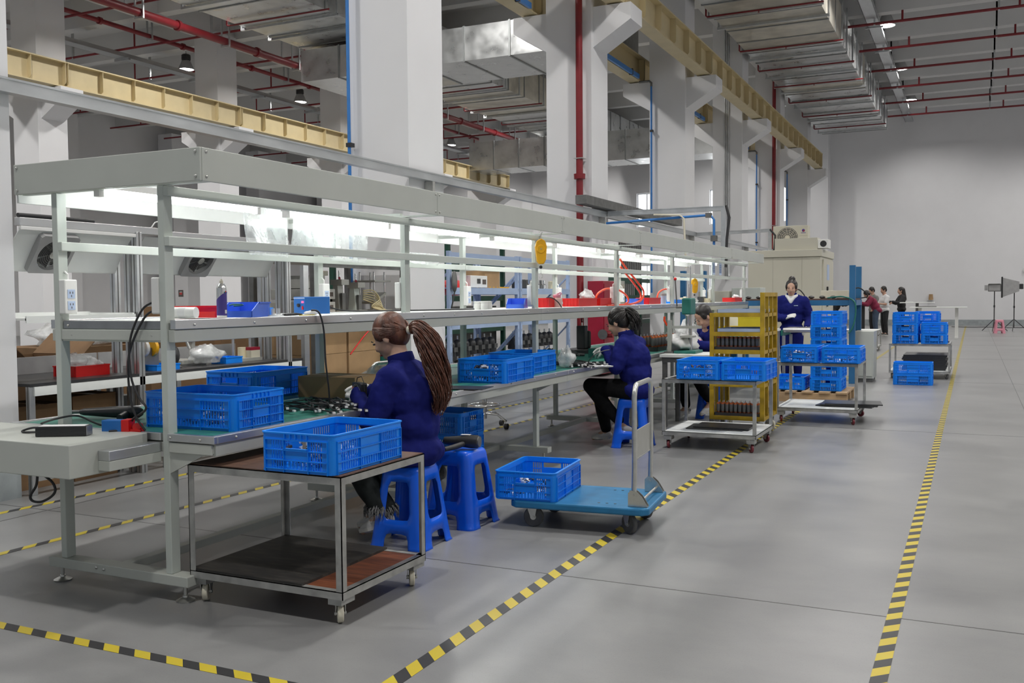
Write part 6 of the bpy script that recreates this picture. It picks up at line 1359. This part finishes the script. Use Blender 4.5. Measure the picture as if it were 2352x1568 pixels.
# hairdryer on the empty stool
t = thing('hair_dryer', 'black hairdryer lying on the empty blue stool', 'hairdryer', (-2.84, 5.20, .472), .15); MB().lathe((0, 0, .045), [(.024, -.12), (.030, -.05), (.036, .0), (.042, .06), (.040, .10), (.03, .105)], 18, 'x').build('barrel', 'black_plastic', t, 40); MB().lathe((.106, 0, .045), [(.034, -.004), (.034, .006), (.02, .008)], 16, 'x').build('rear_grille', 'steel_dark', t, 40); MB().tube([(.02, -.02, .035), (-.02, -.09, .022), (-.06, -.16, .016)], [.017, .018, .015], 12).build('handle', 'black_plastic', t, 50); MB().box(-.01, .05, -.012, .02, .0855, .0872).build('rating_label', 'paper', t)
# ---------------------------------------------------------------- people
def cap(b, p, q, r1, r2=None):
    r2 = r1 if r2 is None else r2; p, q = Vector(p), Vector(q); b.tube([p, q], r1, 12, r2); b.ell(p, r1, 12, 8); b.ell(q, r2, 12, 8); return b
def chain(b, pts, rs):
    for i in range(len(pts) - 1): cap(b, pts[i], pts[i + 1], rs[i], rs[i + 1])
    return b
def blob(name, b, vox, m, parent, it=6, bevel=0):
    o = b.build(name, m, parent); r = o.modifiers.new('remesh', 'REMESH'); r.mode = 'VOXEL'; r.voxel_size = vox; r.use_smooth_shade = True
    if it: s = o.modifiers.new('smooth', 'SMOOTH'); s.factor = .5; s.iterations = it
    return o
def hand(b, wr, fw, dn, sc=1.0, curl=.6, spread=.018):
    """palm, four fingers of different lengths and a thumb; wr wrist, fw finger direction, dn palm-facing direction"""
    wr, fw, dn = Vector(wr), Vector(fw).normalized(), Vector(dn).normalized(); dn = (dn - fw * dn.dot(fw)).normalized(); sd = fw.cross(dn)
    pc = wr + fw * .045 * sc
    for k in (-1, 0, 1): cap(b, wr + fw * .008 * sc + sd * k * .016 * sc, wr + fw * .078 * sc + sd * k * .024 * sc, .014 * sc, .013 * sc)
    for i, (o, L) in enumerate(((-1.5, .062), (-.5, .072), (.5, .076), (1.5, .068))):
        p0 = wr + fw * .080 * sc + sd * o * spread * sc; a = curl * (.5 + .12 * (3 - i)); d1 = fw * math.cos(a) + dn * math.sin(a); d2 = fw * math.cos(a * 2.1) + dn * math.sin(a * 2.1); d3 = fw * math.cos(a * 2.8) + dn * math.sin(a * 2.8)
        p1 = p0 + d1 * L * .45 * sc; p2 = p1 + d2 * L * .32 * sc; p3 = p2 + d3 * L * .24 * sc
        chain(b, (p0, p1, p2, p3), [.0092 * sc, .0088 * sc, .0082 * sc, .0072 * sc])
    t0 = wr + fw * .022 * sc + sd * .026 * sc; d = (fw * .62 + sd * .65 + dn * .38).normalized(); t1 = t0 + d * .034 * sc; t2 = t1 + (fw * .8 + dn * .5 + sd * .12).normalized() * .034 * sc
    chain(b, (t0, t1, t2), [.012 * sc, .0105 * sc, .008 * sc])
def headM(C, pitch, yaw): return Matrix.Translation(C) @ Matrix.Rotation(yaw, 4, 'Z') @ Matrix.Rotation(pitch, 4, 'X') @ Matrix.Scale(1.08, 4)
def add_head(b, C, pitch, yaw, neck):
    k = len(b.v); M = headM(C, pitch, yaw)
    b.ell((0, .015, .03), (.072, .090, .085)); b.ell((0, -.03, -.028), (.058, .060, .075)); b.ell((0, -.047, -.082), (.036, .036, .026)); b.ell((0, -.092, -.022), (.011, .016, .020)); b.ell((0, -.083, .004), (.010, .012, .022))
    for s in (-1, 1): b.ell((s * .072, .012, -.014), (.011, .020, .031)); b.ell((s * .034, -.066, -.03), (.018, .02, .02))
    b.xf(M, k); cap(b, M @ Vector((0, .02, -.055)), neck, .050, .056)
def face_bits(t, C, pitch, yaw, vox):
    M = headM(C, pitch, yaw)
    for s in (-1, 1):
        e = MB().ell((s * .030, -.083, .006), (.010, .006, .006), 10, 6); e.xf(M); e.build('eye', 'black_plastic', t, 60)
        e = MB().tube([(s * .016, -.088, .022), (s * .030, -.089, .026), (s * .046, -.080, .022)], .003, 6); e.xf(M); e.build('eyebrow', 'hair_black', t, 60)
    e = MB().ell((0, -.089, -.060), (.020, .007, .007), 10, 6); e.xf(M); e.build('mouth', 'lips', t, 60)
def hair_cap(b, C, pitch, yaw, low=.0):
    k = len(b.v); b.ell((0, .030, .044), (.083, .094, .086), 18, 12); b.ell((0, .055, -.005 - low), (.076, .066, .080 + low), 16, 12)
    for s in (-1, 1): b.ell((s * .066, -.012, .024), (.018, .036, .040), 12, 8)
    b.xf(headM(C, pitch, yaw), k)
def swept_strands(C, pitch, yaw, tie, n, seed, r=.0035):
    """strands combed over the scalp back to the tie point"""
    rnd = random.Random(seed); M = headM(C, pitch, yaw); b = MB(); tl = Vector(tie); Ti = M.inverted() @ tl
    for i in range(n):
        a = rnd.uniform(-2.6, 2.6); s = Vector((math.sin(a) * .080, .02 - math.cos(a) * .085, .030 + .055 * max(0, math.cos(a)) + rnd.uniform(-.05, .02) * abs(math.sin(a)))); pts = []
        for q in range(9):
            u = q / 8; p = s.lerp(Ti, u); c = Vector((0, .032, .030)); d = p - c; rad = Vector((d.x / .086, d.y / .098, d.z / .091)).length
            p = c + d / max(rad, 1e-3) * (1.0 + .012 * math.sin(7 * u + i)) if u < .93 else p
            pts.append(M @ p)
        b.tube(pts, r, 5)
    return b
def ponytail(path, widths, n, seed, wave=.012, r=.0042):
    rnd = random.Random(seed); b = MB(); P = [Vector(p) for p in path]; k = len(P); m = 22
    def at(u):
        f = u * (k - 1); i = min(int(f), k - 2); f -= i; p0, p1, p2, p3 = P[max(0, i - 1)], P[i], P[i + 1], P[min(k - 1, i + 2)]
        w = widths[i] + (widths[i + 1] - widths[i]) * f
        return .5 * ((2 * p1) + (p2 - p0) * f + (2 * p0 - 5 * p1 + 4 * p2 - p3) * f * f + (3 * p1 - p0 - 3 * p2 + p3) * f ** 3), w
    for j in range(n):
        a = rnd.uniform(0, 6.283); q = math.sqrt(rnd.random()); ph = rnd.uniform(0, 6.28); fr = rnd.uniform(13, 22); end = rnd.uniform(.80, 1.0); pts = []
        for i in range(m + 1):
            u = end * i / m; c, w = at(u); d = (at(min(1, u + .02))[0] - at(max(0, u - .02))[0]).normalized(); s1 = d.cross(Vector((1, .0, .001))).normalized(); s2 = d.cross(s1)
            wv = wave * u * 1.4
            pts.append(c + s1 * (math.cos(a) * q * w + wv * math.sin(fr * u + ph)) + s2 * (math.sin(a) * q * w * .8 + wv * math.cos(fr * u * .9 + ph)))
        b.tube(pts, [r * (1 - .65 * (i / m) ** 2) for i in range(m + 1)], 5)
    return b
def shoe(t, an, toe, m='shoe_white', vox=.008, w=.040):
    an, toe = Vector(an), Vector(toe); d = toe - an; f = Vector((d.x, d.y, 0)).normalized(); b = MB()
    heel = Vector((an.x, an.y, 0)) + Vector((0, 0, an.z - .062)) - f * .035; tp = Vector((toe.x, toe.y, toe.z)); ball = heel.lerp(tp, .68)
    chain(b, (heel + Vector((0, 0, .035)), ball + Vector((0, 0, .018)), tp + Vector((0, 0, .010))), [w * .85, w * .95, w * .62]); cap(b, an + Vector((0, 0, .02)), heel.lerp(tp, .25) + Vector((0, 0, .04)), w * .82, w * .85)
    o = blob('shoe', b, vox, m, t, 4)
    s = MB(); up = (tp - heel).normalized(); sd = f.cross(Vector((0, 0, 1))); nrm = sd.cross(up) if sd.cross(up).z > 0 else up.cross(sd)
    pr = [(-.04, .6), (0, .85), (.35, .8), (.68, 1.0), (.95, .75), (1.12, .3)]; L = (tp - heel).length; vs = []
    for sgn in (1, -1):
        for u, ww in (pr if sgn > 0 else reversed(pr)): vs.append(heel + up * L * u + sd * sgn * w * ww)
    n = len(vs); s.add([v - nrm * .004 for v in vs] + [v + nrm * .016 for v in vs], [tuple(range(n)), tuple(range(2 * n - 1, n - 1, -1))] + [(i, (i + 1) % n, n + (i + 1) % n, n + i) for i in range(n)]); s.build('sole', 'shoe_sole', t)
def person(label, loc, rz, J, top='coverall', legs='trousers', hair='hair_black', vox=.010, gloves=True, shoes='shoe_white', collar=True, sleeves='long', group='people', flare=1.0, face=True, low=.0):
    t = thing('person', label, 'person', loc, rz, group); V = lambda k: Vector(J[k]); pit, yaw = J.get('pitch', .5), J.get('yaw', 0)
    b = MB(); add_head(b, V('head'), pit, yaw, V('neck'))
    chain(b, (V('neck'), V('chest'), V('pelvis')), [.075, .115, .12])
    for s in 'LR':
        chain(b, (V('chest').lerp(V('sh' + s), .6), V('sh' + s), V('el' + s), V('wr' + s)), [.055, .050, .040, .027])
        chain(b, (V('pelvis').lerp(V('hip' + s), .5), V('hip' + s), V('kn' + s), V('an' + s)), [.085, .075, .052, .036])
        an, toe = V('an' + s), V('toe' + s); chain(b, (an, toe), [.034, .022])
        if not gloves: hand(b, V('wr' + s), J['fw' + s], J.get('dn' + s, (0, 0, -1)), 1.0, J.get('curl', .6))
    blob('body', b, vox * .8, 'skin', t, 5)
    j = MB(); p, c, n = V('pelvis'), V('chest'), V('neck'); mid = p.lerp(c, .48)
    j.ell(p + Vector((0, 0, -.01)), (.192, .160, .105)); j.ell(mid, (.180, .150, .15)); j.ell(c, (.185, .145, .155)); j.ell(c.lerp(n, .55), (.145, .112, .095)); cap(j, c.lerp(n, .6), n + Vector((0, .004, .012)), .105, .068)
    for s in 'LR': cap(j, n + Vector((0, .005, -.015)), V('sh' + s) + Vector((0, 0, .012)), .062, .060)
    for s in 'LR':
        e = V('wr' + s) if sleeves == 'long' else V('el' + s)
        cap(j, c.lerp(V('sh' + s), .55) + Vector((0, 0, .02)), V('sh' + s), .085, .073)
        if sleeves == 'long': chain(j, (V('sh' + s), V('sh' + s).lerp(V('el' + s), .6), V('el' + s), e), [.078, .078, .070, .048])
        else: chain(j, (V('sh' + s), V('sh' + s).lerp(e, .75)), [.066, .058])
    jk = blob('jacket' if sleeves == 'long' else 'shirt', j, vox, top, t, 7)
    if vox < .015:                                                     # soft cloth folds
        tx = bpy.data.textures.new('folds', 'CLOUDS'); tx.noise_scale = .11; tx.noise_depth = 3
        d = jk.modifiers.new('folds', 'DISPLACE'); d.texture = tx; d.strength = .030; d.mid_level = .5; d.texture_coords = 'LOCAL'
    if collar:
        M = Matrix.Translation(n + Vector((0, .004, .010))) @ Matrix.Rotation(pit * .5, 4, 'X'); cl = MB(); N = 20; prof = [(.070, -.03), (.078, .0), (.074, .040), (.066, .042), (.064, .0)]
        k = len(cl.v); cl.lathe((0, 0, 0), prof, N); cl.xf(M); cl.build('collar', top, t, 60)
    g = MB(); 
    for s in 'LR': 
        chain(g, (p.lerp(V('hip' + s), .5) + Vector((0, 0, -.01)), V('hip' + s), V('kn' + s)), [.115, .098, .076]); chain(g, (V('kn' + s), V('kn' + s).lerp(V('an' + s), .55), V('an' + s) + Vector((0, 0, .035))), [.074, .066 * (1 + (flare - 1) * .5), .052 * flare])
    g.ell(p + Vector((0, 0, -.03)), (.170, .135, .085)); blob('trousers', g, vox, legs, t, 5)
    for s in 'LR':
        shoe(t, V('an' + s), V('toe' + s), shoes, max(.008, vox * .8))
        if gloves:
            gl = MB(); cap(gl, V('wr' + s) - (V('wr' + s) - V('el' + s)).normalized() * .04, V('wr' + s), .036, .030); hand(gl, V('wr' + s), J['fw' + s], J.get('dn' + s, (0, 0, -1)), 1.12, J.get('curl', .6)); blob('glove', gl, .0045 if vox < .015 else .008, 'glove', t, 3)
    h = MB(); hair_cap(h, V('head'), pit, yaw, low); blob('hair', h, .007 if vox < .015 else .012, hair, t, 4)
    if face: face_bits(t, V('head'), pit, yaw, vox)
    return t
# the seated woman with the long auburn ponytail
J1 = dict(pelvis=(0, .035, .545), chest=(0, .015, .835), neck=(0, -.055, 1.035), head=(.0, -.135, 1.180), pitch=.55, yaw=.10,
          shL=(.175, -.03, .955), elL=(.235, -.10, .715), wrL=(.115, -.275, .850), shR=(-.175, -.03, .955), elR=(-.235, -.14, .745), wrR=(-.09, -.315, .860),
          fwL=(-.45, -.85, .1), dnL=(-.6, .2, -.6), fwR=(.3, -.9, 0), dnR=(.8, .1, -.5), curl=.75,
          hipL=(.085, -.02, .535), knL=(.105, -.34, .50), anL=(.100, -.12, .175), toeL=(.105, -.26, .06), hipR=(-.085, -.02, .535), knR=(-.12, -.36, .50), anR=(-.11, -.30, .12), toeR=(-.115, -.43, .03))
w1 = person('woman in a navy work jacket with long auburn ponytail, seated at the near bench', (-2.905, 4.69, 0), -H2, J1, legs='trousers_grey', hair='hair_auburn', flare=1.35)
M1 = headM(Vector(J1['head']), J1['pitch'], J1['yaw']); tie = Vector((0, .005, 1.222))
swept_strands(Vector(J1['head']), J1['pitch'], J1['yaw'], tie, 320, 3, .0055).build('combed_hair', 'hair_auburn', w1, 60)
e = MB().lathe((0, 0, 0), [(.016, -.010), (.024, -.008), (.026, 0), (.024, .008), (.016, .010)], 14); d = (tie - Vector(J1['head'])).normalized(); e.xf(Matrix.Translation(tie) @ Vector((0, 0, 1)).rotation_difference(Vector((0, .95, .1))).to_matrix().to_4x4()); e.build('hair_band', 'ivory', w1, 60)
path = [tie, (0, .060, 1.232), (0, .125, 1.16), (0, .170, 1.05), (0, .200, .94), (0, .205, .84), (0, .175, .75)]
ponytail(path, [.014, .050, .070, .074, .066, .050, .022], 300, 5, .022, .0036).build('ponytail', 'hair_auburn', w1, 60)
fr = MB(); rnd = random.Random(2)
for s in 'LR':
    a = Vector(J1['an' + s]) + Vector((0, 0, .03))
    for i in range(110):
        th = rnd.uniform(0, 6.28); p = a + Vector((math.cos(th) * .068, math.sin(th) * .068, rnd.uniform(-.01, .03))); fr.tube([p, p + Vector((math.cos(th) * .018, math.sin(th) * .018, -.02)), p + Vector((math.cos(th) * .014 + rnd.uniform(-.012, .012), math.sin(th) * .014, -.05))], [.003, .0025, .001], 4)
stuff(fr.build('hem_fringe', 'fringe_grey', w1, 60))
# axial fan held in her hand
p = ony(836, 902, 4.60); t = thing('axial_fan', 'black axial cooling fan held by the auburn-haired woman', 'cooling fan', (p.x - .03, 4.60, p.z - .065), -.55)
f = MB(); N = 28; W2, R0 = .062, .056
for yy in (-.019, .019): f.add([(W2 * max(-1, min(1, 1.40 * math.cos(2*math.pi*i/N))), yy, .062 + W2 * max(-1, min(1, 1.40 * math.sin(2*math.pi*i/N)))) for i in range(N)] + [(R0 * math.cos(2*math.pi*i/N), yy, .062 + R0 * math.sin(2*math.pi*i/N)) for i in range(N)], [])
f.f = sum([[(i, (i+1) % N, N + (i+1) % N, N + i), (2*N + i, 3*N + i, 3*N + (i+1) % N, 2*N + (i+1) % N), (i, 2*N + i, 2*N + (i+1) % N, (i+1) % N), (N + i, N + (i+1) % N, 3*N + (i+1) % N, 3*N + i)] for i in range(N)], []); f.build('frame', 'black_plastic', t, 35)
for r in (.016, .026, .036, .046, .054): MB().tube([(r * math.cos(a), -.022, .062 + r * math.sin(a)) for a in [2*math.pi*i/20 for i in range(20)]], .0012, 4, closed=True).build('guard_ring', 'zinc', t)
MB().lathe((0, 0, .062), [(.022, -.015), (.022, .015)], 16, 'y').build('hub', 'black_plastic', t, 40)
for i in range(7):
    a = 2 * math.pi * i / 7; c, s, c2, s2 = math.cos(a), math.sin(a), math.cos(a + .6), math.sin(a + .6); MB().add([(.02*c, -.008, .062 + .02*s), (.02*c2, .008, .062 + .02*s2), (.054*c2, .008, .062 + .054*s2), (.054*c, -.008, .062 + .054*s)], [(0, 1, 2, 3)]).build('blade', 'steel_dark', t)
MB().tube([(-.05, .0, .11), (-.03, .0, .15), (.03, 0, .16), (.06, 0, .13), (.07, 0, .08)], .0025, 6).build('lead', 'black_rubber', t, 50); MB().box(-.058, -.042, -.0205, -.019, .085, .098).build('orange_mark', 'orange_hose', t)
# the seated woman with the dark ponytail
J2 = dict(J1); J2.update(head=(0, -.165, 1.160), neck=(0, -.075, 1.03), pitch=.45, yaw=.0, wrL=(.10, -.24, .90), elL=(.225, -.07, .755), fwL=(-.35, -.9, -.15), dnL=(-.5, .1, -.8), wrR=(-.06, -.28, .90), elR=(-.22, -.10, .76), fwR=(.25, -.95, -.1), dnR=(.6, .1, -.7),
          knL=(.10, -.40, .56), anL=(.07, -.12, .21), toeL=(.06, .02, .14), knR=(-.10, -.42, .54), anR=(-.08, -.33, .10), toeR=(-.09, -.47, .03), hipL=(.085, -.02, .54), hipR=(-.085, -.02, .53))
w2 = person('woman in a navy work jacket with dark ponytail, seated further along the bench', (-2.865, 8.60, 0), -H2 - .12, J2, hair='hair_black')
M2 = headM(Vector(J2['head']), J2['pitch'], J2['yaw']); tie2 = Vector((0, -.085, 1.262))
swept_strands(Vector(J2['head']), J2['pitch'], J2['yaw'], tie2, 220, 4, .005).build('combed_hair', 'hair_black', w2, 60)
ponytail([tie2, (0, -.055, 1.272), (0, -.01, 1.235), (0, .025, 1.165), (0, .035, 1.085)], [.014, .034, .052, .056, .042], 150, 7, .008).build('ponytail', 'hair_black', w2, 60)
# worker half hidden by the yellow rack
J3 = dict(J1); J3.update(head=(.02, -.16, 1.165), pitch=.65, yaw=-.2, wrL=(.16, -.40, .88), elL=(.26, -.14, .80), wrR=(-.10, -.42, .90), elR=(-.25, -.16, .82), fwL=(-.1, -1, 0), fwR=(.1, -1, 0))
w3 = person('worker in a navy jacket hidden behind the yellow rack, hair tied up', (-2.72, 11.02, 0), -.55, J3, hair='hair_black', gloves=False)
for s in 'L': MB().bar(Vector(J3['wrL']) + Vector((0, .06, 0)), Vector(J3['wrL']) + Vector((0, .01, 0)), .085, .085).build('pink_cuff', 'pink_plastic', w3, bevel=.02)
# the standing woman behind the yellow rack
ST = dict(pelvis=(0, .0, .90), chest=(0, -.01, 1.20), neck=(0, -.01, 1.395), head=(0, -.035, 1.515), pitch=.12, yaw=.0, shL=(.185, 0, 1.32), elL=(.26, .02, 1.06), wrL=(.24, -.14, .93), shR=(-.185, 0, 1.32), elR=(-.25, -.03, 1.06), wrR=(-.07, -.20, 1.06),
          fwL=(-.1, -.6, -.6), dnL=(-1, 0, 0), fwR=(.8, -.35, .35), dnR=(.2, .5, -.6), curl=.35, hipL=(.09, 0, .86), knL=(.095, -.02, .47), anL=(.095, .02, .085), toeL=(.10, -.13, .03), hipR=(-.09, 0, .86), knR=(-.095, -.02, .47), anR=(-.095, .02, .085), toeR=(-.10, -.13, .03))
w4 = person('woman standing in a navy jacket with white scarf and gloves, hair in a bun', (-2.52, 15.25, 0), .05, ST, legs='coverall', hair='hair_black', vox=.012)
MB().ell((0, .02, 1.655), (.052, .052, .050), 14, 10).build('hair_bun', 'hair_black', w4, 60)
sc = MB(); sc.tube([(math.cos(a) * .075, .0 + math.sin(a) * .072, 1.395 + .012 * math.sin(a)) for a in [2*math.pi*i/16 for i in range(16)]], .030, 10, closed=True); sc.tube([(-.05, -.075, 1.39), (-.015, -.105, 1.33), (0, -.115, 1.28)], [.03, .028, .015], 10).tube([(.05, -.075, 1.39), (.015, -.105, 1.33), (0, -.115, 1.28)], [.03, .028, .015], 10); blob('scarf', sc, .008, 'white_cloth', w4, 3)
MB().box(.05, .11, -.150, -.146, 1.245, 1.255).build('chest_print', 'paper_blue', w4)
# people at the far end
def far(label, x, y, rz, upd, **kw):
    J = dict(ST); J.update(upd); return person(label, (x, y, 0), rz, J, vox=.02, gloves=False, face=False, collar=False, **kw)
lean = dict(pelvis=(0, .05, .90), chest=(0, -.10, 1.16), neck=(0, -.22, 1.33), head=(0, -.30, 1.42), pitch=.7, shL=(.18, -.16, 1.27), elL=(.24, -.30, 1.08), wrL=(.12, -.50, 1.15), shR=(-.18, -.16, 1.27), elR=(-.24, -.30, 1.08), wrR=(-.12, -.50, 1.15), fwL=(0, -1, 0), fwR=(0, -1, 0))
far('man in a maroon top and jeans leaning over the black desk', -2.92, 34.3, -1.35, lean, top='maroon', legs='jeans', shoes='black_cloth'); far('man in a white T-shirt and dark trousers beside the maroon top', -2.72, 35.3, -1.0, dict(head=(0, -.06, 1.57), pitch=.35, wrL=(.1, -.35, 1.12), wrR=(-.1, -.35, 1.12), elL=(.24, -.1, 1.08), elR=(-.24, -.1, 1.08)), top='white_cloth', legs='black_cloth', shoes='black_cloth', sleeves='short')
far('person in grey behind the man in the maroon top', -3.15, 36.0, -.9, dict(head=(0, -.08, 1.55), pitch=.5), top='grey_cloth', legs='black_cloth', shoes='black_cloth'); far('person in black reaching across the black desk', -4.25, 34.5, 1.5, lean, top='black_cloth', legs='black_cloth', shoes='black_cloth')
w = far('long-haired woman in a dark top standing at the white desk', -2.30, 37.2, -1.2, dict(head=(0, -.05, 1.55), pitch=.15, wrL=(.2, -.38, 1.16), elL=(.24, -.12, 1.1), wrR=(-.2, -.38, 1.16), elR=(-.24, -.12, 1.1)), top='black_cloth', legs='trousers', shoes='black_cloth', hair='hair_black'); hb2 = MB(); cap(hb2, (0, .03, 1.58), (0, .09, 1.25), .09, .085); blob('long_hair', hb2, .015, 'hair_black', w, 3)
